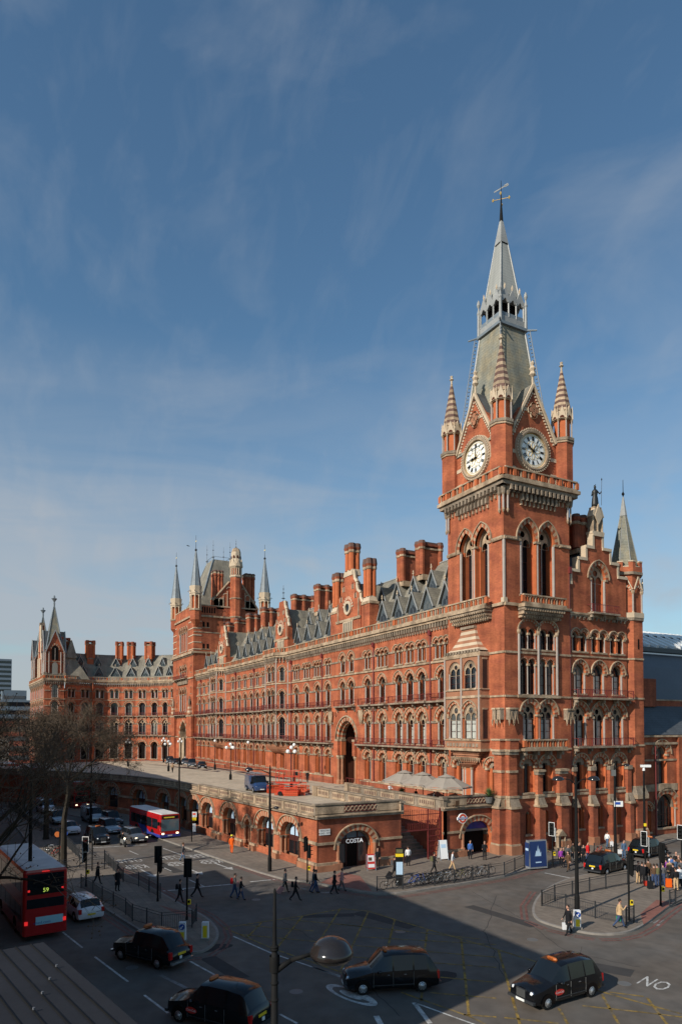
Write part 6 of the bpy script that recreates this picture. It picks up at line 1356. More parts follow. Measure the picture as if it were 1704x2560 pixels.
# railings
RP_={}
def railing(pts,label,h=1.08,sp=.13,z=PVZ,m='iron_dark',world=False):
    P=[Vector(p if world else G(*p,z)) for p in pts]; o=furn('railing',label,'railing',P[0].x,P[0].y,z,group='pedestrian railings')
    b=MB(Matrix.Translation((-P[0].x,-P[0].y,0))); PP=[]
    for a,c in zip(P,P[1:]):
        d=c-a; L_=d.length; n=max(1,round(L_/2)); u=d/L_
        for zz in(h,.12,h-.16): b.tube((a.x,a.y,zz),(c.x,c.y,zz),.022,.022,4,m)
        for i in range(n+1): p=a+d*i/n; PP.append((p.x-P[0].x,p.y-P[0].y,0))
        for i in range(1,int(L_/sp)): p=a+u*sp*i; b.tube((p.x,p.y,.12),(p.x,p.y,h-.16),.011,.011,3,m,False)
    sub('bars',b,o)
    if (h,m) not in RP_: q=MB(); q.box(-.035,.035,-.035,.035,0,h+.06,m); RP_[(h,m)]=q.mesh('railing_post')
    last=None
    for p in PP:
        if last is None or math.dist(p,last)>.3: link('railing_post',RP_[(h,m)],o,loc=p); last=p
    return o
railing([QF(100,905),QF(235,845),QF(420,800),QF(600,760),QF(770,725),QF(1000,680)],'long railing along the far edge of the right island')
railing([QF(100,905),QF(350,955),QF(660,1035),QF(985,1100),QF(1065,1080)],'railing along the near edge of the right island beside the keep left bollard')
railing([QF(1440,905),QF(1500,885),QF(1640,840)],'short railing at the right edge of the right island')
railing([QB(530,1072),QB(740,1060),QB(1000,1030),QB(1160,1010),QB(1310,985),QB(1440,965),QB(1568,945),QG(845,306),QG(905,300)],'long railing along the pavement kerb with bicycles chained to it')
railing([QG(930,290),QG(1000,278)],'short railing behind the navy advertising board')
railing([QG(1165,252),QG(1245,262)],'low railing with a bicycle behind the waiting crowd')
railing([QC(690,925),QC(790,985),QC(870,1040),QC(965,1090),QC(1070,1150),QH(610,560),QH(745,603),QH(885,590),QH(905,560)],'railing along the near edge of the left island, behind the white car')
railing([QC(460,790),QC(540,792),QC(680,750),QC(785,770),QC(890,760)],'sunlit railing across the far end of the left island')
railing([QC(890,700),QC(965,775),QC(1050,870),QC(1180,910),QC(1270,960),QC(1365,1012)],'railing along the far edge of the left island by the lane arrows')
railing([(-70,8.7),(-80,8.3),(-97,6.3),(-119,4.3)],'long railing on the median beside the traffic queue',world=True)
# bollards
def bollard(px,py,label,arrow=False,h=1.05,w=.42):
    x,y=G(px,py,PVZ); o=furn('bollard',label,'bollard',x,y,PVZ,AR); b=MB(); b.box(-w/2,w/2,-.14,.14,0,h,'c_white',.02,.02); b.box(-w/2-.05,w/2+.05,-.2,.2,0,.12,'kerb'); sub('casing',b,o); b=MB(); b.box(-w*.3,w*.3,-.15,-.13,.15,h*.82 if not arrow else h*.52,'yellow'); sub('panel',b,o)
    if arrow:
        b=MB(Matrix.Translation((0,-.16,h*.78))@Matrix.Rotation(PI/2,4,'X')); b.ring([(.17,-.01),(.17,.01)],16,'sign_blue'); b.tube((.07,.07,.02),(-.08,-.08,.02),.025,.025,4,'white'); b.tube((-.09,-.09,.02),(-.09,.02,.02),.022,.022,4,'white'); b.tube((-.09,-.09,.02),(.02,-.09,.02),.022,.022,4,'white'); sub('keep_left_sign',b,o)
bollard(1442,2322,'keep left bollard with a blue arrow disc on the tip of the right island',True,1.15)
bollard(456,2355,'keep left bollard with a blue arrow on the left island, half hidden by a taxi',True,1.15)
bollard(513,2350,'yellow and white bollard on the tip of the left island',False,1.05)
# signs and boards
def aboard(px,py,h,w,m,label,rz,lean=.14):
    x,y=G(px,py,PVZ); o=furn('pavement_board',label,'sign board',x,y,PVZ,rz)
    for sg in(-1,1):
        b=MB(Matrix.Translation((0,sg*.35*h/1.6,0))@Matrix.Rotation(sg*lean*1.5,4,'X')); b.box(-w/2,w/2,-.02,.02,.15,h,m); b.box(-w/2,-w/2+.05,-.03,.03,0,h,'silver'); b.box(w/2-.05,w/2,-.03,.03,0,h,'silver')
        if m=='sticker_red': b.box(-w*.36,w*.36,-.035,.035,h*.55,h*.92,'c_white'); b.box(-w*.3,w*.1,-.04,.04,h*.6,h*.8,'c_brown'); b.box(-w*.36,w*.36,-.035,.035,h*.2,h*.4,'c_white')
        else: b.box(-w*.3,w*.3,-.03,.03,h*.62,h*.8,'pale_blue')
        sub('panel',b,o)
aboard(1106,2150,1.9,.85,'white','tall white pavement board outside the underground entrance',AR+.3)
aboard(926,2176,1.45,.8,'sticker_red','red and white menu board outside the coffee shop',AR+.25)
x,y=G(1340,2170,PVZ); o=furn('advertising_board','tall navy blue board with a pale castle drawing at the kerb by the railings','advertising board',x,y,PVZ,PI/2-.15)
b=MB(); b.box(-.95,.95,-.35,.35,0,2.5,'silver',.0,.16); sub('frame',b,o)
b=MB(); b.tri([[(-.85,.15),(.85,.15),(.85,2.4),(-.85,2.4)]],-.37,'navy'); b.v=[(x_,y_+(z_/2.5)*.16,z_) for x_,y_,z_ in b.v]; 
b.tri([[(-.4,1.0),(.4,1.0),(.3,1.15),(.3,1.5),(.2,1.35),(.15,1.8),(.05,1.5),(-.02,2.1),(-.12,1.5),(-.22,1.6),(-.3,1.2)]],-.30,'pale_blue'); b.box(-.3,.3,-.36,-.34,.5,.6,'pale_blue'); b.box(-.97,-.955,-.3,.3,.2,2.3,'navy'); b.box(-.99,-.96,-.2,.2,1.6,1.8,'pale_blue'); sub('poster',b,o)
x,y=G(998,2215,PVZ); o=furn('map_pillar','slim dark information pillar with a yellow band beside the bicycle railing','information pillar',x,y,PVZ,AR)
b=MB(); b.box(-.3,.3,-.08,.08,0,3.0,'iron_black'); sub('pillar',b,o); b=MB(); b.box(-.31,.31,-.09,.09,2.3,2.55,'yellow'); b.box(-.26,.26,-.09,.09,.9,1.9,'pale_blue'); b.box(-.26,.26,-.09,.09,2.62,2.9,'c_olive'); sub('map_panel',b,o)
x,y=G(479,2105,PVZ); o=furn('bus_stop','bus stop flag and timetable on a dark pole in front of the arcade','bus stop',x,y,PVZ,AR); b=MB(); b.ring([(.06,0),(.05,3.3)],7,'iron_black'); sub('post',b,o); b=MB(); b.box(0,.55,-.03,.03,2.7,3.3,'c_white'); b.box(.1,.45,-.035,.035,2.95,3.15,'under_red'); b.box(.05,.5,-.03,.03,2.35,2.68,'yellow'); b.box(.1,.45,-.03,.03,1.1,2.0,'c_white'); sub('flag',b,o)
x,y=G(1330,2120,PVZ); o=furn('direction_sign','white fingerpost sign on a slim pole at the foot of the clock tower','sign',x,y,PVZ,AR); b=MB(); b.ring([(.04,0),(.035,3.4)],6,'iron_black'); sub('post',b,o); b=MB(); b.box(-.1,.85,-.03,.03,3.2,3.36,'white'); sub('finger',b,o)
x,y=G(160,2140,PVZ); o=furn('round_signs','blue disc sign and yellow box on a post among the left island railings','sign',x,y,PVZ,AR); b=MB(); b.ring([(.05,0),(.05,2.4)],6,'iron_black'); sub('post',b,o); b=MB(Matrix.Translation((.1,-.06,2.2))@Matrix.Rotation(PI/2,4,'X')); b.ring([(.28,0),(.28,.03)],14,'sign_blue'); b.ring([(.28,0),(.28,.03)],14,'taxi_orange',-.75,-.1); sub('disc',b,o); b=MB(); b.box(-.15,.15,-.1,.1,1.0,1.7,'yellow'); sub('box',b,o)
# drinking fountain at the foot of the tower
x,y=G(1400,2125,PVZ); o=furn('stone_fountain','small gabled stone fountain standing against the hotel wall behind the crowd','fountain',x,y,PVZ,PI/2); o.scale=(.6,.6,.6); b=MB(); b.box(-1.0,1.0,-.5,.5,0,.5,'stone_grey'); b.ring([(.2,.5),(.16,.7),(.16,2.2),(.25,2.4)],8,'stone',-.8,-.3); b.ring([(.2,.5),(.16,.7),(.16,2.2),(.25,2.4)],8,'stone',.8,-.3); b.extr([(-1.1,2.4),(1.1,2.4),(0,3.5)],-.55,.5,'stone'); b.box(-.6,.6,0,.5,.5,2.4,'stone_grey'); sub('canopy',b,o)
# bicycles
def bike_mesh(fm):
    W2=[]
    for x in(-.52,.52):
        b=MB(); W2.append(b)
        for i in range(14):
            t0,t1=2*PI*i/14,2*PI*(i+1)/14; b.tube((x+.33*math.cos(t0),0,.34+.33*math.sin(t0)),(x+.33*math.cos(t1),0,.34+.33*math.sin(t1)),.022,.022,4,'tyre',False)
        for i in range(7): t=2*PI*i/7; b.tube((x,0,.34),(x+.32*math.cos(t),0,.34+.32*math.sin(t)),.005,.005,3,'silver',False)
    f=MB()
    for p,q in(((-.52,0,.34),(-.08,0,.3)),((-.08,0,.3),(.38,0,.75)),((-.08,0,.3),(-.2,0,.82)),((-.2,0,.78),(.36,0,.85)),((-.52,0,.34),(-.18,0,.7)),((.52,0,.34),(.35,0,.95))): f.tube(p,q,.022,.022,5,fm)
    for sg in(-1,1): f.tube((.33,0,.98),(.4,sg*.25,1.0),.016,.016,4,'iron_black')
    f.ring([(.09,.27),(.09,.32)],8,'silver',-.08,0); s=MB(); s.box(-.32,-.08,-.07,.07,.83,.89,'iron_black',.03,.02)
    return [('wheel',W2[0].mesh('wheel')),('wheel',W2[1].mesh('wheel')),('frame',f.mesh('frame')),('saddle',s.mesh('saddle'))]
BK=[bike_mesh(c) for c in('sign_blue','iron_black','silver','c_olive','c_bagred')]
def bike(x,y,rz,k,label,z=PVZ,tilt=.08,grp='bicycles chained to the railing'):
    o=link('bicycle',None,loc=(x,y,z),rz=rz); o.rotation_euler=(tilt,0,rz); tag(o,label,'bicycle',grp)
    for n,me in BK[k]: link(n,me,o)
random.seed(3)
base=[G(*QB(u,v),PVZ) for u,v in((850,1038),(890,1032),(925,1030),(950,1022),(985,1020),(1010,1018),(1040,1014),(1075,1010),(1110,1006),(1140,1002),(1210,990),(1250,982),(1330,968),(1375,962),(1450,948))]
blab=['blue bicycle at the front of the chained row','dark bicycle']
adj=['first bicycle in the row, just past the map pillar','blue bicycle second in the row past the map pillar','third bicycle, tangled beside the blue one','fourth bicycle along the railing','fifth bicycle along the railing','sixth bicycle, in the thick of the row','seventh bicycle, in the thick of the row','eighth bicycle, just after the thick cluster','ninth bicycle along the railing','tenth bicycle along the railing','eleventh bicycle with an olive frame','twelfth bicycle, left of the gap in the row','thirteenth bicycle, right of the gap in the row','fourteenth bicycle along the railing','last bicycle in the row, nearest the navy board']
for i,(x,y) in enumerate(base): bike(x-.25+random.uniform(-.1,.1),y,PI/2-.2+random.uniform(-.5,.5) if i<10 else PI/2-.1,(0,0,1,2,1,1,2,3,2,1,3,1,1,2,1)[i],adj[i],tilt=random.uniform(-.12,.12))
x,y=G(*QB(640,1060),PVZ); bike(x-.15,y,PI/2-.1,1,'lone dark bicycle at the near end of the pavement railing')
x,y=G(*QG(1185,255),PVZ); bike(x,y,PI/2,4,'bicycle leaning on the low railing behind the crowd')
for i,(u,v) in enumerate(((400,640),(430,625),(460,640),(480,655),(505,640))): x,y=G(*QC(u,v),PVZ); bike(x,y,.3+i*.5,(1,2,1,4,1)[i],['bicycle at the left end of the parked group on the left island','second parked bicycle of the group on the left island','middle parked bicycle of the group on the left island','parked bicycle with a red frame on the left island','parked bicycle nearest the blue disc sign on the left island'][i],grp='bicycles parked on the left island')
# restaurant terrace: parasols, tables, planters
def parasol(px,py,label,r=2.55):
    zb=5.42*S; x,y=px,py; o=furn('parasol',label,'parasol',x,y,zb,group='grey parasols on the restaurant terrace')
    b=MB(); b.tube((0,0,0),(0,0,3.05),.04,.04,8,'iron_black'); b.ring([(.3,0),(.3,.08)],10,'iron_dark'); sub('pole',b,o)
    b=MB(); n=8; e=[(r*math.cos(2*PI*i/n),r*math.sin(2*PI*i/n)) for i in range(n)]
    for i in range(n):
        a,c=e[i],e[(i+1)%n]; m_=((a[0]+c[0])/2*.97,(a[1]+c[1])/2*.97)
        b.face([(a[0],a[1],2.1),(m_[0],m_[1],2.14),(m_[0]*.3,m_[1]*.3,2.96),(a[0]*.3,a[1]*.3,2.98)],'canvas'); b.face([(m_[0],m_[1],2.14),(c[0],c[1],2.1),(c[0]*.3,c[1]*.3,2.98),(m_[0]*.3,m_[1]*.3,2.96)],'canvas')
        b.face([(a[0]*.36,a[1]*.36,3.0),(c[0]*.36,c[1]*.36,3.0),(0,0,3.3)],'canvas'); b.face([(a[0],a[1],2.1),(c[0],c[1],2.1),(c[0],c[1],1.95),(a[0],a[1],1.95)],'canvas')
    sub('canopy',b,o); b=MB(); [b.tube((0,0,2.3),(a[0]*.9,a[1]*.9,2.18),.015,.015,4,'iron_grey') for a in e]; sub('rib',b,o)
for i,x in enumerate((-70.9,-66.9,-62.2)): parasol(x*S-1.0,47.3*S,['leftmost grey parasol on the restaurant terrace','middle grey parasol on the restaurant terrace','rightmost and nearest grey parasol on the restaurant terrace'][i])
def table(x,y,lab):
    o=furn('cafe_table',lab,'table',x,y,5.42*S,group='restaurant terrace tables'); b=MB(); b.box(-.4,.4,-.4,.4,.72,.76,'c_brown'); sub('tabletop',b,o); b=MB(); b.tube((0,0,0),(0,0,.72),.04,.04,6,'iron_black'); b.box(-.25,.25,-.25,.25,0,.03,'iron_black'); sub('leg',b,o)
def chair(x,y,rz,lab):
    o=furn('cafe_chair',lab,'chair',x,y,5.42*S,rz,group='restaurant terrace chairs'); b=MB(); b.box(-.22,.22,-.22,.22,.42,.47,'c_brown'); sub('seat',b,o); b=MB(); b.box(-.22,.22,.19,.24,.5,.9,'c_brown'); sub('backrest',b,o)
    for sx in(-.2,.2):
        for sy in(-.2,.2): b=MB(); b.tube((sx,sy,0),(sx,sy,.45 if sy<0 else .88),.018,.018,4,'iron_black'); sub('leg',b,o)
W=['first','second','third','fourth','fifth','sixth']
for i in range(6):
    x=-73.5*S+i*2.1; table(x,46.6*S,W[i]+' small dark table from the left along the terrace parapet')
    chair(x-.75,46.6*S,PI/2,W[i]+' dark chair on the left of its table along the terrace parapet'); chair(x+.75,46.6*S,-PI/2,W[i]+' dark chair on the right of its table along the terrace parapet')
def planter(x,y,z,lab,n=60,h=1.0):
    o=furn('potted_plant',lab,'plant',x,y,z); b=MB(); b.ring([(.3,0),(.42,.55),(.42,.6)],10,'iron_grey'); sub('pot',b,o); b=MB()
    for i in range(n):
        t=random.uniform(0,2*PI); e=random.uniform(.3,1.45); r_=random.uniform(.7,1)*h; d=Vector((math.cos(t)*math.cos(e),math.sin(t)*math.cos(e),math.sin(e)))*r_; p=Vector((0,0,.6)); m_=p+d*.6; q=p+d+Vector((0,0,-.15)); s_=Vector((-math.sin(t),math.cos(t),0))*.03
        b.face([p-s_,p+s_,m_+s_,m_-s_],'plant'); b.face([m_-s_,m_+s_,q],'plant')
    sub('foliage',b,o)
planter(-60.9*S,51.4*S,5.9*S,'spiky green plant in a pot on the terrace corner beside the clock tower',110,1.3)
planter(-73.2*S,47.6*S,5.42*S,'leafy plant between the parasols on the restaurant terrace',60,1.1)
# globe lamps of the forecourt
def globe(x,y,n,label,h=5.2,z=5.3*S):
    o=furn('globe_lamp',label,'street lamp',x,y,z,group='old globe lamps on the forecourt'); b=MB(); b.ring([(.22,0),(.22,.9),(.12,1.0),(.10,1.4),(.06,1.5),(.055,h-.5),(.09,h-.4),(.04,h-.3)],8,'iron_black')
    g_=MB(); pos=[(0,0)] if n==1 else [(.62*math.cos(2*PI*i/(n-1)+.4),.62*math.sin(2*PI*i/(n-1)+.4)) for i in range(n-1)]+[(0,0)]
    for i,(u,v) in enumerate(pos):
        hh=h-.15 if (u or v) else h+.35
        b.tube((0,0,h-.5),(u,v,hh-.28),.03,.025,5,'iron_black'); g_.ring([(.05,hh-.28),(.2,hh-.18),(.25,hh),(.18,hh+.17),(.03,hh+.24)],10,'lampglobe',u,v); b.ring([(.07,hh+.24),(.02,hh+.36)],6,'iron_black',u,v)
    sub('post',b,o); sub('globe',g_,o)
for (px,py),n,l in (((576,1952),4,'globe lamp standing left of the blue van on the forecourt'),((620,1937),1,'single globe lamp by the hotel wall behind the blue van'),((735,1957),1,'single globe lamp just behind the red lift'),((728,1978),5,'five-headed globe lamp standing inside the red lift barriers'),((320,1917),3,'globe lamp on the far left of the forecourt before the curved wing'),((421,1929),4,'globe lamp near the parked black cars at the entrance tower'),((409,1907),3,'globe lamp by the curved wing arcade'),((450,1912),3,'globe lamp right in front of the carriage arch'),((537,1925),1,'single globe lamp at the wall right of the parked black cars')):
    x,y=G(px,py,5.3*S); globe(x,y,n,l)
# scissor lift and barriers
def pt_(px,py): return G(px,py,5.42*S)
x,y=pt_(722,1990); o=furn('scissor_lift','bright red scissor lift platform on the terrace behind orange barriers','lift',x,y,5.45*S,AR-.2)
b=MB(); b.box(-1.3,1.3,-.6,.6,.2,.7,'lift_red'); sub('chassis',b,o)
for sx in(-.9,.9):
    for sy in(-.6,.6): b=MB(Matrix.Translation((sx,sy,.28))@Matrix.Rotation(PI/2,4,'X')); b.ring([(.27,-.09),(.27,.09)],12,'tyre'); sub('wheel',b,o)
b=MB(); 
for z in(.8,1.1): b.tube((-1.1,-.3,z),(1.1,-.3,z+.25),.05,.05,4,'lift_red'); b.tube((1.1,-.3,z),(-1.1,-.3,z+.25),.05,.05,4,'lift_red')
sub('scissor_arms',b,o)
b=MB(); b.box(-1.4,1.4,-.65,.65,1.45,1.6,'lift_red')
for sx in(-1.4,-.5,.5,1.4):
    for sy in(-.65,.65): b.tube((sx,sy,1.6),(sx,sy,2.9),.035,.035,4,'lift_red')
for z in(2.25,2.9):
    for sy in(-.65,.65): b.tube((-1.4,sy,z),(1.4,sy,z),.035,.035,4,'lift_red')
    for sx in(-1.4,1.4): b.tube((sx,-.65,z),(sx,.65,z),.035,.035,4,'lift_red')
b.box(.9,1.2,-.7,-.5,2.4,2.8,'iron_black'); sub('platform',b,o)
WB=['first','second','third','fourth','fifth','sixth','seventh','eighth']
bp=[(668,1980),(684,1985),(704,1990),(726,1992),(745,1990),(762,1985),(750,1976),(694,1974)]
for i,(px,py) in enumerate(bp):
    x,y=pt_(px,py); o=furn('barrier',WB[i]+' orange plastic barrier counted round the red lift','barrier',x,y,5.45*S,AR+(.5,.2,.1,-.1,-.3,-.8,.1,.2)[i],group='orange barriers round the lift'); b=MB()
    for z in(.0,.42,.85): b.box(-.85,.85,-.03,.03,z+.05,z+.16,'orange')
    for k in range(8): b.box(-.82+k*.22,-.76+k*.22,-.02,.02,.1,.95,'orange')
    b.box(-.85,.85,-.025,.025,.2,.42,'orange'); sub('panel',b,o)
# statue on the stepped gable
x,y=(EX-.3)*S,(CY+15.5)*S; o=furn('roof_statue','dark bronze draped figure with a spear on the pinnacle of the stepped gable','statue',x,y,42.25*S,AR)
b=MB(); b.ring([(.42,0),(.40,.4),(.34,1.0),(.26,1.35),(.30,1.6),(.33,1.85),(.2,2.02),(.08,2.1)],10,'bronze',sy=.8); b.ring([(.08,2.08),(.13,2.2),(.14,2.32),(.1,2.45),(.02,2.5)],8,'bronze'); b.tube((-.1,0,2.45),(.1,0,2.62),.05,.03,5,'bronze'); b.tube((.25,0,1.85),(.5,-.1,1.5),.08,.06,6,'bronze'); b.tube((.5,-.1,1.5),(.62,-.2,1.75),.06,.05,6,'bronze'); b.tube((-.25,0,1.85),(-.38,-.05,1.3),.08,.07,6,'bronze'); sub('figure',b,o,True)
b=MB(); b.tube((.62,-.2,.2),(.68,-.2,3.0),.025,.02,5,'bronze'); b.ring([(.02,2.95),(.08,3.1),(.0,3.3)],5,'bronze',.68,-.2); sub('spear',b,o)
# a bird in the sky
x,y,z=[c*150 for c in ray(471,1365)]; b=MB(); b.ring([(.02,-.25),(.09,0),(.03,.25)],6,'iron_black'); b.v=[(c,a,b_) for a,b_,c in b.v]
b.face([(-.1,0,0),(.1,0,0),(.0,.35,.12),(-.15,.6,.02)],'iron_black'); b.face([(-.1,0,0),(.1,0,0),(.0,-.35,.12),(-.15,-.6,.02)],'iron_black'); o=link('bird',b.mesh('bird'),loc=(x,y,z+H),rz=.6); tag(o,'small dark bird flying near the tall corner spire of the far tower','bird')
# ============================ vehicles (metres; x forward, origin on the ground at the middle)
def loft(st,body,glass='carglass'):
    """st: stations (x, zb, w, zbelt, zt, wt, side flag, top flag) -> body mesh + glass mesh"""
    B=MB(); Gm=MB()
    def ring(s):
        x,zb,w,zl,zt,wt=s[:6]; zm=zb+(zl-zb)*.55
        h=[(0,zb),(w*.9,zb),(w*.985,zb+.1),(w,zm),(w*.965,zl),(wt,zt-.07 if zt-zl>.2 else zt-.03),(wt*.82,zt),(0,zt+.035)]
        return [(x,y,z) for y,z in h]+[(x,-y,z) for y,z in h[1:-1]][::-1]
    n=14; rings=[ring(s) for s in st]
    for i in range(len(st)-1):
        sf,tf=st[i][6],st[i][7]
        for j in range(n):
            a,b_,c,d=rings[i][j],rings[i][(j+1)%n],rings[i+1][(j+1)%n],rings[i+1][j]
            side=j in(4,9); top=j in(5,6,7,8); g=(side and sf=='g') or (top and tf=='g' and j in(6,7))or(top and tf=='g')
            (Gm if g else B).face([a,d,c,b_],glass if g else body)
    B.face(rings[0],body); B.face(rings[-1][::-1],body)
    return B,Gm
def weld(me):
    bm=bmesh.new(); bm.from_mesh(me); bmesh.ops.remove_doubles(bm,verts=bm.verts,dist=.002); bmesh.ops.recalc_face_normals(bm,faces=bm.faces); bm.to_mesh(me); bm.free()
    for p in me.polygons: p.use_smooth=True
    try: me.set_sharp_from_angle(angle=R(38))
    except Exception: pass
    return me
TX=[(-2.29,.42,.62,.72,.80,.50,'b','b'),(-2.25,.30,.80,.90,.98,.62,'b','b'),(-2.12,.27,.86,1.02,1.14,.66,'b','g'),(-1.80,.25,.88,1.06,1.66,.66,'b','b'),(-1.66,.25,.885,1.08,1.76,.68,'g','b'),(-1.02,.25,.89,1.09,1.83,.69,'b','b'),(-.94,.25,.89,1.09,1.835,.69,'g','b'),(-.02,.25,.89,1.08,1.83,.69,'b','b'),(.06,.25,.89,1.08,1.825,.69,'g','b'),(.46,.25,.89,1.06,1.76,.67,'g','g'),(1.06,.25,.88,1.05,1.12,.66,'b','b'),(1.12,.25,.88,1.03,1.08,.60,'b','b'),(1.7,.25,.86,.88,1.03,.50,'b','b'),(2.1,.26,.82,.80,.97,.42,'b','b'),(2.24,.30,.74,.74,.88,.36,'b','b'),(2.29,.38,.55,.66,.72,.32,'b','b')]
FXs=[(-2.29,.45,.55,.70,.78,.45,'b','b'),(-2.22,.34,.78,.88,.95,.56,'b','b'),(-2.0,.3,.85,1.02,1.10,.64,'b','g'),(-1.55,.28,.87,1.08,1.66,.62,'b','b'),(-1.4,.28,.875,1.1,1.74,.64,'g','b'),(-.75,.28,.875,1.1,1.78,.64,'b','b'),(-.67,.28,.875,1.1,1.78,.64,'g','b'),(.1,.28,.875,1.09,1.76,.64,'b','b'),(.18,.28,.875,1.09,1.75,.64,'g','b'),(.55,.28,.875,1.08,1.68,.62,'b','g'),(.88,.28,.87,1.06,1.14,.62,'b','b'),(1.3,.3,.85,.95,1.08,.46,'b','b'),(2.0,.32,.82,.86,1.0,.34,'b','b'),(2.2,.38,.74,.8,.94,.3,'b','b'),(2.26,.45,.6,.7,.85,.26,'b','b')]
def sedan(L=4.3,H_=1.45,W_=.86,van=False,estate=False):
    l=L/2
    r=[(-l,.40,W_*.8,.70,.78,W_*.66,'b','b'),(-l+.06,.28,W_*.95,.84,.92,W_*.72,'b','b'),(-l+.16,.24,W_,.92,1.0,W_*.74,'b','g')]
    r+=[(-l+(.42 if estate else .85),.22,W_,.95,H_-.05,W_*.72,'g','b')]
    r+=[(-.35,.22,W_,.94,H_,W_*.74,'b','b'),(-.27,.22,W_,.94,H_,W_*.74,'g','b'),(.35,.22,W_,.93,H_-.03,W_*.72,'g','g'),(1.05,.22,W_,.90,.97,W_*.76,'b','b'),(l-.5,.24,W_*.97,.78,.86,W_*.74,'b','b'),(l-.1,.28,W_*.88,.68,.74,W_*.66,'b','b'),(l,.38,W_*.66,.58,.64,W_*.5,'b','b')]
    return r
WHL={}
def wheel(o,x,y,r_,hub='hubcap'):
    k=(r_,hub)
    if k not in WHL:
        M=Matrix.Rotation(PI/2,4,'X'); t=MB(M); t.ring([(r_*.62,-.1),(r_*.94,-.1),(r_,-.06),(r_,.06),(r_*.94,.1),(r_*.62,.1)],20,'tyre'); h=MB(M); h.ring([(r_*.64,.08),(r_*.6,.115),(r_*.45,.10),(r_*.42,.115),(r_*.2,.12),(r_*.18,.14),(.01,.145)],18,[hub,hub,'iron_grey',hub,hub,hub],caps=False)
        for q in range(8): tt=2*PI*q/8; h.tube((r_*.5*math.cos(tt),r_*.5*math.sin(tt),.1),(r_*.5*math.cos(tt),r_*.5*math.sin(tt),.112),r_*.07,r_*.07,6,'iron_black')
        h2=MB(M@Matrix.Rotation(PI,4,'Y')); h2.v=h.v; h2.f=h.f; h2.k=h.k
        WHL[k]=(t.mesh('wheel'),h.mesh('hubcap',True))
    w=link('wheel',WHL[k][0],o,loc=(x,y,r_)); c=link('hubcap',WHL[k][1],w); 
    if y>0: c.rotation_euler=(0,0,PI)
    return w
def wheels(o,fx,rx,w,r_=.32,hub='hubcap',well=True):
    for x in(fx,rx):
        for sg in(-1,1):
            b=MB(); wheel(o,x,sg*(w-.10),r_,hub)
            if well:
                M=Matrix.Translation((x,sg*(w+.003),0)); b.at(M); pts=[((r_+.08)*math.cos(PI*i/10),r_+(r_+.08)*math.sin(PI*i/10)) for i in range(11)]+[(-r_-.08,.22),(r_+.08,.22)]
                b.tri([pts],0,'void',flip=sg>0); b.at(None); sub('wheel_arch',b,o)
def part_box(o,name,bx,m,tx=0,ty=0):
    b=MB(); [b.box(*q,m,tx,ty) for q in bx]; return sub(name,b,o)
CABM={}
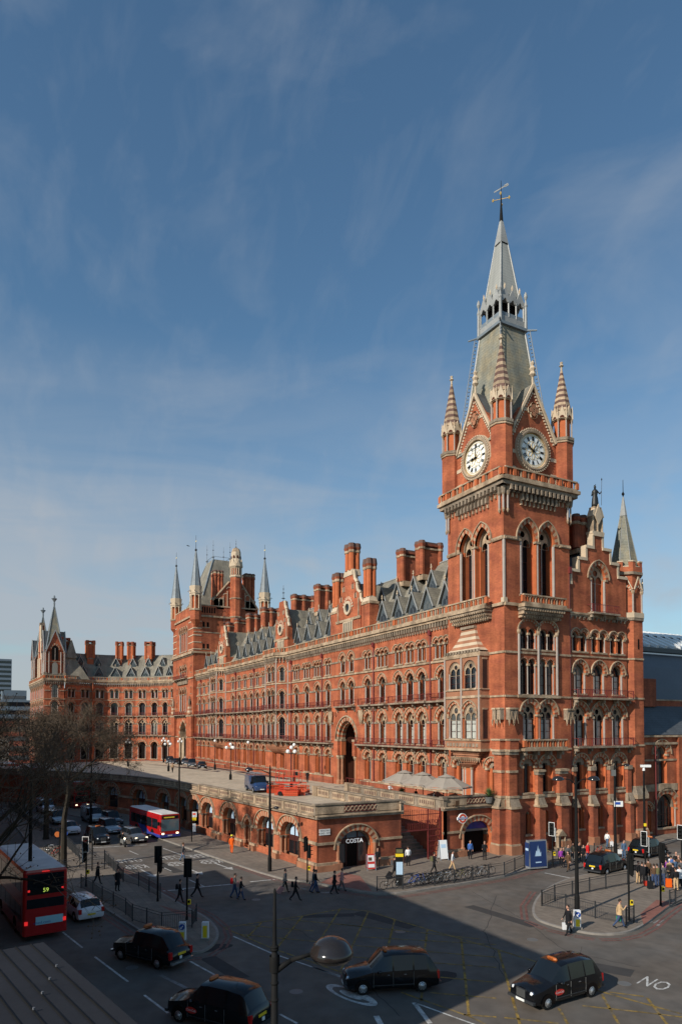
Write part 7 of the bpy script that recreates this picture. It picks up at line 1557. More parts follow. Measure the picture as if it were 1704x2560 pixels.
def cab(x,y,rz,label,kind='tx',z=0,badge=False,rails=False):
    o=link(f'taxi_cab',None,loc=(x,y,z),rz=rz); tag(o,label,'taxi','black cabs')
    st_=TX if kind=='tx' else FXs
    if kind not in CABM:
        B,Gm=loft(st_,'cab'); CABM[kind]=(weld(B.mesh('body')),weld(Gm.mesh('window')))
    link('body',CABM[kind][0],o); link('window',CABM[kind][1],o)
    fx,rx=(1.50,-1.39) if kind=='tx' else (1.45,-1.35); wheels(o,fx,rx,.885,.32)
    for sg in(-1,1):
        b=MB(Matrix.Translation((2.16 if kind=='tx' else 2.15,sg*.56,.72))@Matrix.Rotation(PI/2,4,'Y')); b.ring([(.125,-.12),(.13,.03),(.12,.06),(.06,.1),(.01,.11)],14,['chrome','chrome','headlamp','headlamp'],caps=False); sub('headlight',b,o,True)
        b=MB(); b.box(-2.27,-2.12,sg*.74-.09,sg*.74+.09,.62,.98,'tail_red'); sub('tail_light',b,o)
        b=MB(); b.ring([(.02,0),(.09,.02),(.1,.12),(.02,.16)],8,'cab',.72,sg*1.0,sy=1.1); b.tube((.72,sg*.86,1.02),(.72,sg*.98,1.04),.03,.03,5,'cab'); b.v=[(a,c,e if e>.9 else e+1.02) for a,c,e in b.v]; sub('wing_mirror',b,o,True)
        [part_box(o,'door_handle',[(u,u+.12,sg*.895-.015,sg*.895+.015,.9,.93)],'chrome') for u in(-.62,.2)]
        part_box(o,'door_seam',[(u,u+.015,sg*.89-.008,sg*.89+.008,.36,1.04) for u in(-.98,0.02,.98)],'iron_grey')
        part_box(o,'sill_strip',[(-.95,1.05,sg*.893-.008,sg*.893+.008,.42,.46)],'iron_dark')
    part_box(o,'grille',[(2.24,2.32,-.27,.27,.48,.86)]+[],'iron_dark'); part_box(o,'grille_bars',[(2.31,2.335,-.24+.06*i,-.225+.06*i,.5,.84) for i in range(9)],'iron_grey')
    [part_box(o,'bumper',[q],'iron_dark' if kind=='tx' else 'chrome') for q in((2.22,2.36,-.8,.8,.32,.44),(-2.38,-2.24,-.8,.8,.34,.46))]
    part_box(o,'front_plate',[(2.36,2.375,-.26,.26,.33,.44)],'plate_white')
    b=MB(); b.box(-2.31,-2.27,-.27,.27,.74,.86,'plate_yellow'); b.box(-2.40,-2.36,-.27,.27,.60,.72,'plate_yellow') if False else None; b.box(-2.33,-2.29,.02 if kind=='fx' else -.12,.18 if kind=='fx' else .04,.55,.69,'plate_white'); sub('rear_plate',b,o)
    b=MB(); b.ring([(.30,1.80),(.31,1.87),(.26,1.93),(.1,1.94)],14,'taxi_orange',.28,0,sx=.35,sy=1); sub('roof_sign',b,o,True)
    me=text3('lettering','TAXI',.12,'iron_black',Matrix.Translation((.395,0,1.87))@Matrix.Rotation(PI/2,4,'Z')@Matrix.Rotation(PI/2,4,'X')); link('lettering',me,o)
    b=MB(); b.tube((-1.2,.35,1.85),(-1.35,.35,2.25),.007,.004,4,'iron_black'); sub('aerial',b,o)
    b=MB(); b.box(-1.0,.0,-.6,.6,.6,1.25,'iron_dark'); b.ring([(.12,1.2),(.13,1.42),(.02,1.5)],8,'skin',.35,-.35); b.ring([(.2,.7),(.24,1.05),(.1,1.2)],8,'c_blue' if badge else 'hivis_yellow',.35,-.35) ; sub('driver_seat',b,o,True)
    if badge:
        for sg in(-1,1):
            b=MB(Matrix.Translation((.78,sg*.898,.68))@Matrix.Rotation(PI/2,4,'X')); b.ring([(.30,-.004),(.30,.004)],20,'sticker_red',sy=.46); bd=sub('badge',b,o)
            me=text3('lettering','ComCab',.14,'c_white',Matrix.Translation((.78,sg*.905,.68))@(Matrix.Rotation(PI,4,'Z') if sg>0 else Matrix.Identity(4))@Matrix.Rotation(PI/2,4,'X')); link('lettering',me,bd)
    return o
def heading(p,q): a=G(*p);b=G(*q); return math.atan2(a[1]-b[1],a[0]-b[0])
def by_wheels(pf,pr_,side,fx,rx,w):
    """ground position of the car from the pixels of its visible front and rear wheels (side=+1 left wheels)"""
    a=Vector(G(*pf)); b=Vector(G(*pr_)); rz=math.atan2(a.y-b.y,a.x-b.x); m_=(a+b)/2; d=Vector((math.cos(rz),math.sin(rz))); n=Vector((-d.y,d.x)); c=m_-n*side*w-d*(fx+rx)/2; return c.x,c.y,rz
x,y,rz=by_wheels(QG(957,968),QG(1152,906),1,1.5,-1.39,.85); cab(x,y,rz-.03,'sunlit black cab with a red oval door badge at the edge of the building shadow',badge=True)
x,y,rz=by_wheels(QG(97,900),QG(383,884),1,1.5,-1.39,.85); cab(x,y,rz,'black cab crossing the yellow box in shade beside the white road disc')
x,y,rz=by_wheels(QH(546,738),QH(735,787),1,1.45,-1.35,.85); cab(x,y,rz,'old-style black cab with a chrome rear bumper passing the tip of the left island','fx')
a=Vector(G(*QL(705,945))); hd=math.atan2(rz*0+math.sin(rz),math.cos(rz)); d=Vector((math.cos(rz+.05),math.sin(rz+.05))); n=Vector((-d.y,d.x)); c=a-n*.85-d*1.5; cab(c.x,c.y,rz+.05,'nearest black cab with a red oval badge, partly behind the nearest lamp post',badge=True)
x,y,rz=by_wheels(QF(975,540),QF(775,590),-1,1.5,-1.39,.85); cab(x,y,rz,'sunlit black cab seen from behind beyond the railed right island')
x,y,rz=by_wheels((1704,2140),QF(1400,470),-1,1.5,-1.39,.85); cab(G(1620,2140)[0],G(1620,2140)[1],R(98),'black cab seen from behind at the right edge, ahead of the other one')
# generic cars
CARM={}
def car(x,y,rz,label,col='car_grey',kind='sedan',name='parked_car',cat='car',grp='cars queueing on the road',z=0,lights=False,hub='silver'):
    K={'sedan':(4.4,1.43,.87,False),'hatch':(4.0,1.48,.84,True),'estate':(4.6,1.5,.87,True),'suv':(4.6,1.75,.92,True),'mpv':(4.6,1.72,.90,True)}[kind]
    key=(kind,col)
    if key not in CARM:
        B,Gm=loft(sedan(K[0],K[1],K[2],estate=K[3]),col,'carglass'); CARM[key]=(weld(B.mesh('body')),weld(Gm.mesh('window')))
    o=link(name,None,loc=(x,y,z),rz=rz); tag(o,label,cat,grp); link('body',CARM[key][0],o); link('window',CARM[key][1],o); l=K[0]/2; w=K[2]; wheels(o,l-.85,-l+.85,w-.0,.31,hub)
    for sg in(-1,1):
        part_box(o,'headlight',[(l-.3,l-.03,sg*w*.66-.12,sg*w*.66+.12,.58,.70)],'lamp_on' if lights else 'headlamp'); part_box(o,'tail_light',[(-l-.01,-l+.2,sg*w*.84-.1,sg*w*.84+.09,.62,.92)],'tail_red'); part_box(o,'wing_mirror',[(.7,.82,sg*(w+.08)-.08,sg*(w+.08)+.08,.92,1.04)],col)
    part_box(o,'number_plate',[(l-.03,l+.02,-.26,.26,.36,.47)],'plate_white'); part_box(o,'rear_plate',[(-l-.02,-l+.02,-.26,.26,.5,.61)],'plate_yellow'); part_box(o,'grille',[(l-.05,l+.005,-.42,.42,.46,.56)],'iron_black')
    return o
RD=R(8)   # direction of the eastbound queue
x,y,rz=by_wheels((168,2255),(187,2300),1,1.3,-1.3,.8); p=G(*QH(430,560)); o=car(p[0]-1.95,p[1]-.55,PI+R(10),'white estate car seen from behind beside the double-decker bus','car_white','estate',name='estate_car',grp='cars on the near road')
me=text3('lettering','Chemist',.3,'c_red',Matrix.Translation((-1.2,-.895,1.0))@Matrix.Rotation(PI/2,4,'X')); link('lettering',me,o)
QL_=[((880,560),'cab',None),((1205,545),'estate','car_grey'),((980,470),'mpv','silver'),((830,375),'van','silver'),((1000,395),'suv','car_grey'),((640,478),'hatch','car_white'),((520,385),'mpv','silver'),((420,292),'van','yellow'),((330,210),'suv','car_blue'),((250,150),'sedan','silver'),((560,215),'van','car_blue'),((150,110),'hatch','car_grey'),((60,75),'sedan','silver')]
ql=['black cab first in the queue at the stop line','dark estate car with lit headlamps beside the motorcycle at the stop line','silver blue people carrier behind the first two cars','silver van with a roof load in the second row of the queue','dark off-road car beside the silver van','white hatchback on the left side of the queue','silver people carrier behind the white hatchback','yellow and white ambulance van in the queue','dark blue off-road car further back in the queue','silver saloon far back in the queue','dark blue van in the middle of the queue','grey hatchback far back at the left','silver saloon farthest back at the left']
def van(x,y,rz,label,col,name='van',rack=False,z=0,L=4.9,Hh=2.05,grp=None,cat='van'):
    st_=[(-L/2,.32,.86,1.1,Hh-.05,.82,'b','b'),(-L/2+.08,.26,.92,1.15,Hh,.84,'b','b'),(.55,.26,.93,1.15,Hh,.84,'b','b'),(.62,.26,.93,1.12,Hh,.84,'g','b'),(1.05,.26,.93,1.1,Hh-.05,.82,'g','g'),(1.72,.26,.93,1.08,1.22,.8,'b','b'),(L/2-.12,.28,.88,.86,.98,.74,'b','b'),(L/2,.36,.7,.7,.76,.6,'b','b')]
    key=('van',col,L,Hh)
    if key not in CARM: B,Gm=loft(st_,col); CARM[key]=(weld(B.mesh('body')),weld(Gm.mesh('window')))
    o=link(name,None,loc=(x,y,z),rz=rz); tag(o,label,cat,grp); link('body',CARM[key][0],o); link('window',CARM[key][1],o); wheels(o,L/2-.85,-L/2+1.0,.93,.33,'silver')
    for sg in(-1,1): part_box(o,'headlight',[(L/2-.28,L/2-.06,sg*.62-.15,sg*.62+.15,.66,.84)],'headlamp'); part_box(o,'wing_mirror',[(1.2,1.32,sg*1.03-.1,sg*1.03+.1,1.05,1.35)],'iron_black'); part_box(o,'tail_light',[(-L/2-.02,-L/2+.05,sg*.8-.07,sg*.8+.07,.7,1.2)],'tail_red')
    part_box(o,'number_plate',[(L/2-.02,L/2+.03,-.26,.26,.4,.51)],'plate_white')
    if rack:
        b=MB()
        for sg in(-.75,.75): b.tube((-2.2,sg,Hh+.22),(1.6,sg,Hh+.22),.025,.025,4,'silver')
        for i in range(6): b.tube((-2.1+i*.7,-.75,Hh+.2),(-2.1+i*.7,.75,Hh+.2),.025,.025,4,'silver'); b.tube((-2.1+i*.7,-.75,Hh),(-2.1+i*.7,-.75,Hh+.2),.02,.02,4,'silver')
        b.tube((-2.3,-.2,Hh+.3),(2.3,-.25,Hh+.32),.06,.06,5,'silver'); sub('roof_rack',b,o)
    return o
for (q,kind,col),lab in zip(QL_,ql):
    x,y=G(*QC(*q)); d=2.25 if kind!='van' else 2.45; x-=math.cos(RD)*d; y-=math.sin(RD)*d
    if kind=='cab': cab(x,y,RD,lab)
    elif kind=='van': van(x,y,RD,lab,col if col!='yellow' else 'car_white',rack=(col=='silver'),grp='cars queueing on the road',name='queue_van' if False else 'van')
    else: car(x,y,RD,lab,col,kind,name='car',lights='lit headlamps' in lab)
# parked dark cars at the entrance tower and the blue van on the forecourt
x,y=G(652,1983,5.42*S); van(x-2.0,y+.2,-.08,'blue van with a ladder rack parked on the forecourt behind the parapet','van_blue',rack=True,z=5.44*S)
for (px,py),lab,kd in (((505,1922),'rightmost of the dark cars parked by the carriage arch','sedan'),((480,1918),'dark people carrier second from the right by the carriage arch','mpv'),((463,1913),'small dark car third from the right by the carriage arch','hatch'),((440,1912),'dark car with its side in sunlight left of the carriage arch','sedan'),((425,1910),'leftmost dark cab by the carriage arch','mpv')):
    x,y=G(px,py,5.3*S); car(x,y,-.25,lab,'car_grey' if kd!='sedan' else 'cab',kd,name='parked_car',grp='dark cars parked at the entrance tower',z=5.3*S)
# motorcycle with rider
x,y=G(*QC(1070,578)); o=link('motorcycle',None,loc=(x-1,y-.1,0),rz=RD); tag(o,'motorcycle waiting at the stop line beside the dark estate car','motorcycle')
for xx in(-.7,.7): b=MB(Matrix.Translation((xx,0,.31))@Matrix.Rotation(PI/2,4,'X')); b.ring([(.2,-.06),(.31,-.05),(.31,.05),(.2,.06)],14,'tyre'); sub('wheel',b,o)
b=MB(); b.box(-.5,.5,-.14,.14,.35,.78,'iron_grey',.08,.03); b.tube((.7,0,.3),(.45,0,1.05),.05,.04,6,'chrome'); b.tube((.42,-.35,1.05),(.42,.35,1.05),.025,.025,5,'iron_black'); b.box(-.9,-.1,-.13,.13,.76,.88,'iron_black',.05,.02); b.box(-1.0,-.6,-.25,.25,.8,1.15,'iron_black'); sub('body',b,o)
b=MB(Matrix.Translation((.62,0,.88))@Matrix.Rotation(PI/2,4,'Y')); b.ring([(.1,-.08),(.1,.02),(.02,.05)],10,'lamp_on'); sub('headlight',b,o)
# ---- buses
def bus(x,y,rz,label,L=10.2,W_=2.5,Hh=4.35,decks=2,rear=None,front=None,grp='red buses',white_roof=True,lower_blue=False,on=False):
    o=link('double_decker_bus' if decks==2 else 'single_deck_bus',None,loc=(x,y,0),rz=rz); tag(o,label,'bus',grp); l=L/2;w=W_/2
    def rr_(z0,z1,ww,ll,m,b): 
        P=[]; 
        for cx,cy,a0 in((ll-.18,ww-.18,0),(-ll+.18,ww-.18,PI/2),(-ll+.18,-ww+.18,PI),(ll-.18,-ww+.18,1.5*PI)): P+=[(cx+.18*math.cos(a0+PI/2*i/4),cy+.18*math.sin(a0+PI/2*i/4)) for i in range(5)]
        return P
    P0=rr_(0,0,w,l,0,0); P1=[(a*.995,b*.93) for a,b in P0]; P2=[(a*.985,b*.8) for a,b in P0]; b=MB(); n=len(P0)
    zs_=[(.35,P0),(Hh-.22,P0),(Hh-.07,P1),(Hh,P2)]
    for (z0,A),(z1,C_) in zip(zs_,zs_[1:]):
        m='bus_red' if z0<Hh-.3 else ('bus_roof' if (z0>Hh-.1 and white_roof) else 'bus_red')
        for i in range(n): b.face([(*A[i],z0),(*A[(i+1)%n],z0),(*C_[(i+1)%n],z1),(*C_[i],z1)],m)
    b.tri([P2],Hh,'bus_roof' if white_roof else 'bus_red',axis='z'); b.tri([P0],.35,'iron_black',axis='z',flip=True); body=sub('body',b,o)
    if lower_blue: part_box(o,'skirt',[(-l+.1,l+.012,-w-.012,w+.012,.3,.62)],'bus_blue'); b=MB(); [b.tri([[(-l*.2,.62),(l*.35,.62),(-l*.05,1.5),(-l*.45,1.5)]],sg*(w+.01),'bus_blue',flip=sg>0) for sg in(-1,1)]; [b.tri([[(-l*.45,1.5),(-l*.05,1.5),(-l*.2,1.75),(-l*.5,1.75)]],sg*(w+.012),'white',flip=sg>0) for sg in(-1,1)]; sub('livery_stripe',b,o)
    rows=[(1.15,2.05)]+([(2.85,3.75)] if decks==2 else [])
    if decks==1: rows=[(1.2,2.3)]
    for z0,z1 in rows:
        for sg in(-1,1):
            k=int((L-1.6)/1.5)
            for i in range(k): u0=-l+.7+i*(L-1.4)/k; part_box(o,'side_window',[(u0+.06,u0+(L-1.4)/k-.06,sg*(w-.02)-.035,sg*(w-.02)+.035,z0,z1)],'carglass')
    # front
    if decks==2: part_box(o,'windscreen',[(l-.06,l+.015,-w+.2,w-.2,1.1,2.1),(l-.06,l+.015,-w+.2,w-.2,2.9,3.8)],'carglass'); part_box(o,'destination_blind',[(l-.05,l+.02,-.8,.8,2.25,2.65)],'iron_black')
    else: part_box(o,'windscreen',[(l-.06,l+.015,-w+.15,w-.15,1.0,2.3)],'carglass_lit'); part_box(o,'destination_blind',[(l-.05,l+.02,-.95,.95,2.36,2.72)],'iron_black'); me=text3('lettering','VICTORIA  73',.2,'led_amber',Matrix.Translation((l+.03,0,2.54))@Matrix.Rotation(PI/2,4,'Z')@Matrix.Rotation(PI/2,4,'X')) if False else None
    if decks==1: part_box(o,'blind_light',[(l+.018,l+.026,-.75,.5,2.46,2.6)],'led_amber')
    for sg in(-1,1):
        part_box(o,'headlight',[(l-.03,l+.03,sg*.85-.14,sg*.85+.14,.62,.8)],'lamp_on'); part_box(o,'tail_light',[(-l-.03,-l+.03,sg*1.08-.09,sg*1.08+.09,1.0,1.22)],'tail_on' if on else 'tail_red')
    part_box(o,'number_plate',[(l,l+.03,-.26,.26,.42,.54)],'plate_white')
    for sx in(l-2.4,-l+2.7):
        for sg in(-1,1): wheel(o,sx,sg*(w-.12),.48,'iron_grey')
    for sx in(l-2.4,-l+2.7):
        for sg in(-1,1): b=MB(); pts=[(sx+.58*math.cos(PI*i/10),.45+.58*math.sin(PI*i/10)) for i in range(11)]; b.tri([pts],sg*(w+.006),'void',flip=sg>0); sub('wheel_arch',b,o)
    if rear:
        part_box(o,'rear_window',[(-l-.02,-l+.05,-w+.22,w-.22,3.05,3.98),(-l-.02,-l+.05,-w+.2,w-.2,1.95,2.5)],'carglass'); part_box(o,'route_panel',[(-l-.02,-l+.05,-w+.22,w-.22,2.75,3.06)],'iron_black')
        M=Matrix.Translation((-l-.035,0,2.98))@Matrix.Rotation(-PI/2,4,'Z')@Matrix.Rotation(PI/2,4,'X'); me=text3('lettering',rear,.34,'led',M); link('lettering',me,o)
        for sg in(-1,1): part_box(o,'brake_light',[(-l-.04,-l+.02,sg*.95-.06,sg*.95+.06,2.95,3.07)],'tail_on')
        part_box(o,'top_brake_light',[(-l-.03,-l+.03,-.22,.22,4.08,4.13)],'tail_on'); part_box(o,'advert',[(-l-.03,-l+.03,-1.0,.55,.95,1.42)],'ad_cyan'); me=text3('lettering','-med.com',.24,'sign_blue',Matrix.Translation((-l-.04,.2,1.08))@Matrix.Rotation(-PI/2,4,'Z')@Matrix.Rotation(PI/2,4,'X')); link('lettering',me,o); part_box(o,'grille',[(-l-.015,-l+.03,-.9,.9,1.55,1.75)],'bus_red')
    for sg in(-1,1): part_box(o,'wing_mirror',[(l-.05,l+.15,sg*(w+.18)-.1,sg*(w+.18)+.1,1.7,2.1)],'iron_black')
    return o
a=G(*QH(297,622)); b_=G(*QH(283,333),4.3); rz59=PI+R(7); ca=Vector((math.cos(rz59),math.sin(rz59))); na=Vector((-ca.y,ca.x)); cr=Vector((-45.0,4.95)); c=cr+ca*5.1+na*1.25; bus(c.x,c.y,rz59,'red double-decker bus seen from behind with the number 59 lit up',rear='59',on=True,Hh=4.3)
cr=Vector(G(*QC(1535,500))); d=Vector((math.cos(RD),math.sin(RD))); n=Vector((-d.y,d.x)); c=cr-d*5.1-n*1.25; bus(c.x,c.y+.0,RD,'red single-deck bus with a pale roof and blue skirt, half in sunlight at the kerb',decks=1,Hh=2.95,W_=2.4,L=10.4,lower_blue=True)
for (q,dk,lab,dr) in (((700,252),2,'red double-decker bus with a small advert in the middle of the queue',RD),((905,255),1,'red single-deck bus with a white roof standing behind the off-road car',RD),((330,75),2,'red double-decker bus farther back with its front in sunlight',RD+.05),((110,20),2,'red bus going away at the far left end of the road',PI+RD)):
    x,y=G(*QC(*q)); x-=math.cos(dr)*5.1*(1 if dr<1 else -1); y-=math.sin(dr)*5.1*(1 if dr<1 else -1); bus(x,y,dr,lab,decks=dk,Hh=4.35 if dk==2 else 2.95,on=dr>1)
x,y=G(30,1900); bus(x,y,RD,'pale-roofed red bus among the traffic at the far left edge',decks=1,Hh=2.95)
# ============================ people
def skinmesh(verts,edges,rad):
    me=bpy.data.meshes.new('p'); me.from_pydata(verts,edges,[]); o=bpy.data.objects.new('p',me); COL.objects.link(o)
    m=o.modifiers.new('s','SKIN'); m.use_smooth_shade=True; o.modifiers.new('u','SUBSURF').render_levels=1; o.modifiers['u'].levels=1
    for i,r_ in enumerate(rad): me.skin_vertices[0].data[i].radius=(r_[0]*1.13,r_[1]*1.13) if isinstance(r_,tuple) else (r_,r_)
    me.skin_vertices[0].data[0].use_root=True
    dg=bpy.context.evaluated_depsgraph_get(); dg.update(); out=bpy.data.meshes.new_from_object(o.evaluated_get(dg)); bpy.data.objects.remove(o); bpy.data.meshes.remove(me); return out
ZM=['top','trousers','skin','shoes','hair']
POSE={}
def body(pose):
    """x forward, y left. pose: (left leg swing, right leg swing, left arm swing, right arm swing, left elbow, right elbow, lean)"""
    if pose in POSE: return POSE[pose]
    ll,rl_,la,ra,le,re,lean=pose; V=[];E_=[];Rd=[];Z=[]
    def add(p,r_,par,z): V.append(tuple(p)); Rd.append(r_); Z.append(z); i=len(V)-1; (E_.append((par,i)) if par is not None else None); return i
    c=lambda h,x=0: (x+lean*(h-.95),0,h)
    pel=add((0,0,.96),(.15,.12),None,'trousers'); sp=add(c(1.14),(.14,.11),pel,'top'); ch=add(c(1.34),(.165,.12),sp,'top'); nb=add(c(1.47),(.09,.075),ch,'top'); nk=add(c(1.54),(.055,.055),nb,'skin'); hd0=add(c(1.60,.01),(.055,.06),nk,'skin')
    for sg,sw in((1,ll),(-1,rl_)):
        hip=add((0,sg*.095,.90),(.10,.10),pel,'trousers'); kb=max(0,-sw)*.7+.08; k=(math.sin(sw)*.43,sg*.10,.90-math.cos(sw)*.43); kn=add(k,(.068,.068),hip,'trousers'); a2=sw-kb; an_=(k[0]+math.sin(a2)*.41,sg*.10,max(.08,k[2]-math.cos(a2)*.41)); an=add(an_,(.045,.045),kn,'trousers')
        hl=add((an_[0]+.04,sg*.10,an_[2]-.045),(.045,.04),an,'shoes'); add((an_[0]+.17,sg*.11,max(.035,an_[2]-.05+(.0 if sw>=0 else -.02))),(.042,.03),hl,'shoes')
    for sg,sw,el in((1,la,le),(-1,ra,re)):
        s0=c(1.42); sh=add((s0[0],sg*.185,1.42),(.062,.062),ch,'top'); e=(s0[0]+math.sin(sw)*.28,sg*.235,1.42-math.cos(sw)*.28); eb=add(e,(.045,.045),sh,'top'); t=sw+el; w_=(e[0]+math.sin(t)*.25,sg*.23,e[2]-math.cos(t)*.25); wr=add(w_,(.03,.026),eb,'top')
        f=(math.sin(t+.1),-math.cos(t+.1)); pm=add((w_[0]+f[0]*.055,sg*.23,w_[2]+f[1]*.055),(.036,.02),wr,'skin')
        for q,(dy,ln) in enumerate(((-.030,.075),(-.010,.085),(.010,.08),(.028,.06))):
            k1=add((w_[0]+f[0]*(.06+ln*.5),sg*.23+dy,w_[2]+f[1]*(.06+ln*.5)),.0095,pm,'skin'); t3=t+.6; add((w_[0]+f[0]*(.06+ln*.5)+math.sin(t3)*ln*.5,sg*.23+dy,w_[2]+f[1]*(.06+ln*.5)-math.cos(t3)*ln*.5),.008,k1,'skin')
        th=add((w_[0]+f[0]*.04+math.cos(t)*.03,sg*.205,w_[2]+f[1]*.04+math.sin(t)*.03),.011,pm,'skin'); add((w_[0]+f[0]*.08+math.cos(t)*.045,sg*.205,w_[2]+f[1]*.08+math.sin(t)*.045),.009,th,'skin')
    me=skinmesh(V,E_,Rd); me.name='person_body'; me.materials.clear()
    for z in ZM: me.materials.append(MATS['skin'])
    segs=[(Vector(V[a]),Vector(V[b]),Z[b]) for a,b in E_]
    zi=[]
    for p in me.polygons:
        best=9;bz='top'
        for a,b,z in segs:
            d=b-a; t=max(0,min(1,(p.center-a).dot(d)/max(1e-9,d.length_squared))); q=(p.center-(a+d*t)).length
            if q<best: best=q;bz=z
        zi.append(ZM.index(bz))
    # head with face, ears and hair, merged in
    hc=Vector(V[hd0])+Vector((.02,0,.085)); bm=bmesh.new(); bm.from_mesh(me)
    for p,z in zip(bm.faces,zi): p.material_index=z
    def blob(c,s,mi,seg=12):
        r_=bmesh.ops.create_uvsphere(bm,u_segments=seg,v_segments=max(6,seg*2//3),radius=1,matrix=Matrix.Translation(c)@Matrix.Diagonal((*s,1)))
        for v in r_['verts']:
            for f in v.link_faces: f.material_index=mi; f.smooth=True
    blob(hc,(.098,.078,.122),2); blob(hc+Vector((.06,0,-.055)),(.045,.05,.05),2,8); blob(hc+Vector((.1,0,-.015)),(.018,.013,.022),2,6)
    for sg in(-1,1): blob(hc+Vector((0,sg*.08,-.01)),(.02,.012,.03),2,6); blob(hc+Vector((.088,sg*.03,.012)),(.012,.014,.008),4,6)
    blob(hc+Vector((.092,0,-.06)),(.012,.022,.006),3,6); blob(hc+Vector((-.018,0,.03)),(.102,.086,.112),4)
    bm.to_mesh(me); bm.free()
    while len(me.materials)<5: me.materials.append(MATS['skin'])
    for p in me.polygons: p.use_smooth=True
    POSE[pose]=(me,dict(hand={1:V[-15] if False else None})); POSE[pose]=me; return me
WALK=(.30,-.27,-.25,.28,.3,.4,.03); WALK2=(-.25,.33,.28,-.2,.45,.25,.04); STR=(.43,-.38,-.3,.35,.35,.45,.06); STAND=(.06,-.05,.05,.1,.25,.2,0); STAND2=(-.04,.08,.3,.25,1.1,1.0,.02); PHONE=(.42,-.38,-.3,.5,.2,2.0,.02)
def person(px,py,face,pose,top,tr,label,hair='hair',h=1.73,z=PVZ,skin='skin',extra=(),world=None,grp=None,shoes='c_black'):
    """face: walking direction relative to the picture's right, in degrees (0 = right, 90 = away from the camera)"""
    x,y=world if world else G(px,py,z); o=link('person',body(pose),loc=(x,y,z),rz=AR+R(face),sc=h/1.77); tag(o,label,'person',grp)
    for i,mn in enumerate((top,tr,skin,shoes,hair)): o.material_slots[i].link='OBJECT'; o.material_slots[i].material=MATS[mn]
    for e in extra:
        b=MB()
        if e[0]=='coat': ln=e[2]; b.ring([(.19,1.02),(.17,1.15),(.185,1.33),(.19,1.42),(.10,1.49)],12,e[1],.03,0,sx=.72,caps=False); b.ring([(.22,ln),(.20,(ln+1.0)/2),(.185,1.05)],12,e[1],.0,0,sx=.85,caps=False); link('coat',b.mesh('coat',True),o)
        elif e[0]=='backpack': b.box(-.32,-.12,-.15,.15,1.05,1.45,e[1],.02,.02); link('backpack',b.mesh('backpack'),o)
        elif e[0]=='cap': b.ring([(.112,1.70),(.118,1.74),(.09,1.81),(.02,1.835)],12,e[1],.01,0); link('cap',b.mesh('cap',True),o)
        elif e[0]=='skirt': b.ring([(.2,.55),(.17,.8),(.155,1.0)],12,e[1],0,0,caps=False); link('skirt',b.mesh('skirt',True),o)
    return o
def thingm(name,label,cat,mb,x,y,z=PVZ,rz=0,grp=None): return tag(link(name,mb.mesh(name),loc=(x,y,z),rz=rz),label,cat,grp)
def bag(px,py,m,label,name='shopping_bag',s=(.32,.12,.36),z=.35,dx=0,cat='bag',zz=PVZ):
    x,y=G(px,py,zz); b=MB(); b.box(-s[0]/2,s[0]/2,-s[1]/2,s[1]/2,0,s[2],m,-.01,.0); b.path([(-s[0]*.25,0,s[2]),(-s[0]*.15,0,s[2]+.15),(s[0]*.15,0,s[2]+.15),(s[0]*.25,0,s[2])],.008,4,m); return thingm(name,label,cat,b,x+RV[0]*dx,y+RV[1]*dx,zz+z,AR)
def suitcase(px,py,m,label,tilt=0,h=.62,rz=0,zz=PVZ):
    x,y=G(px,py,zz); o=link('suitcase',None,loc=(x,y,zz),rz=AR+rz); o.rotation_euler=(0,tilt,AR+rz); tag(o,label,'suitcase'); b=MB(); b.box(-.2,.2,-.13,.13,.05,h,m,.01,.01); sub('case',b,o); b=MB(); b.tube((-.1,-.08,h),(-.1,-.08,h+.42),.01,.01,4,'silver'); b.tube((-.1,.08,h),(-.1,.08,h+.42),.01,.01,4,'silver'); b.tube((-.1,-.09,h+.42),(-.1,.09,h+.42),.015,.015,4,'iron_black'); sub('handle',b,o)
    for sy in(-.1,.1): b=MB(Matrix.Translation((-.14,sy,.04))@Matrix.Rotation(PI/2,4,'X')); b.ring([(.04,-.02),(.04,.02)],8,'tyre'); sub('wheel',b,o)
RW=.006
person(*QF(915,1140),-5,PHONE,'c_beige','c_jeans','man in a beige jacket and jeans striding with a hand at his ear',extra=[('coat','c_beige',.86)],h=1.8); bag(*QF(905,1140),'c_green','green bag swinging beside the man in the beige jacket',s=(.25,.1,.3),z=.45)
person(*QF(380,1205),200,WALK,'c_black','c_black','man in a long black coat stepping off the right island',extra=[('coat','c_black',.62)],z=RW,h=1.78); bag(*QF(352,1200),'c_white','big white carrier bag held by the man in the long black coat',s=(.42,.16,.42),z=.28,zz=RW)
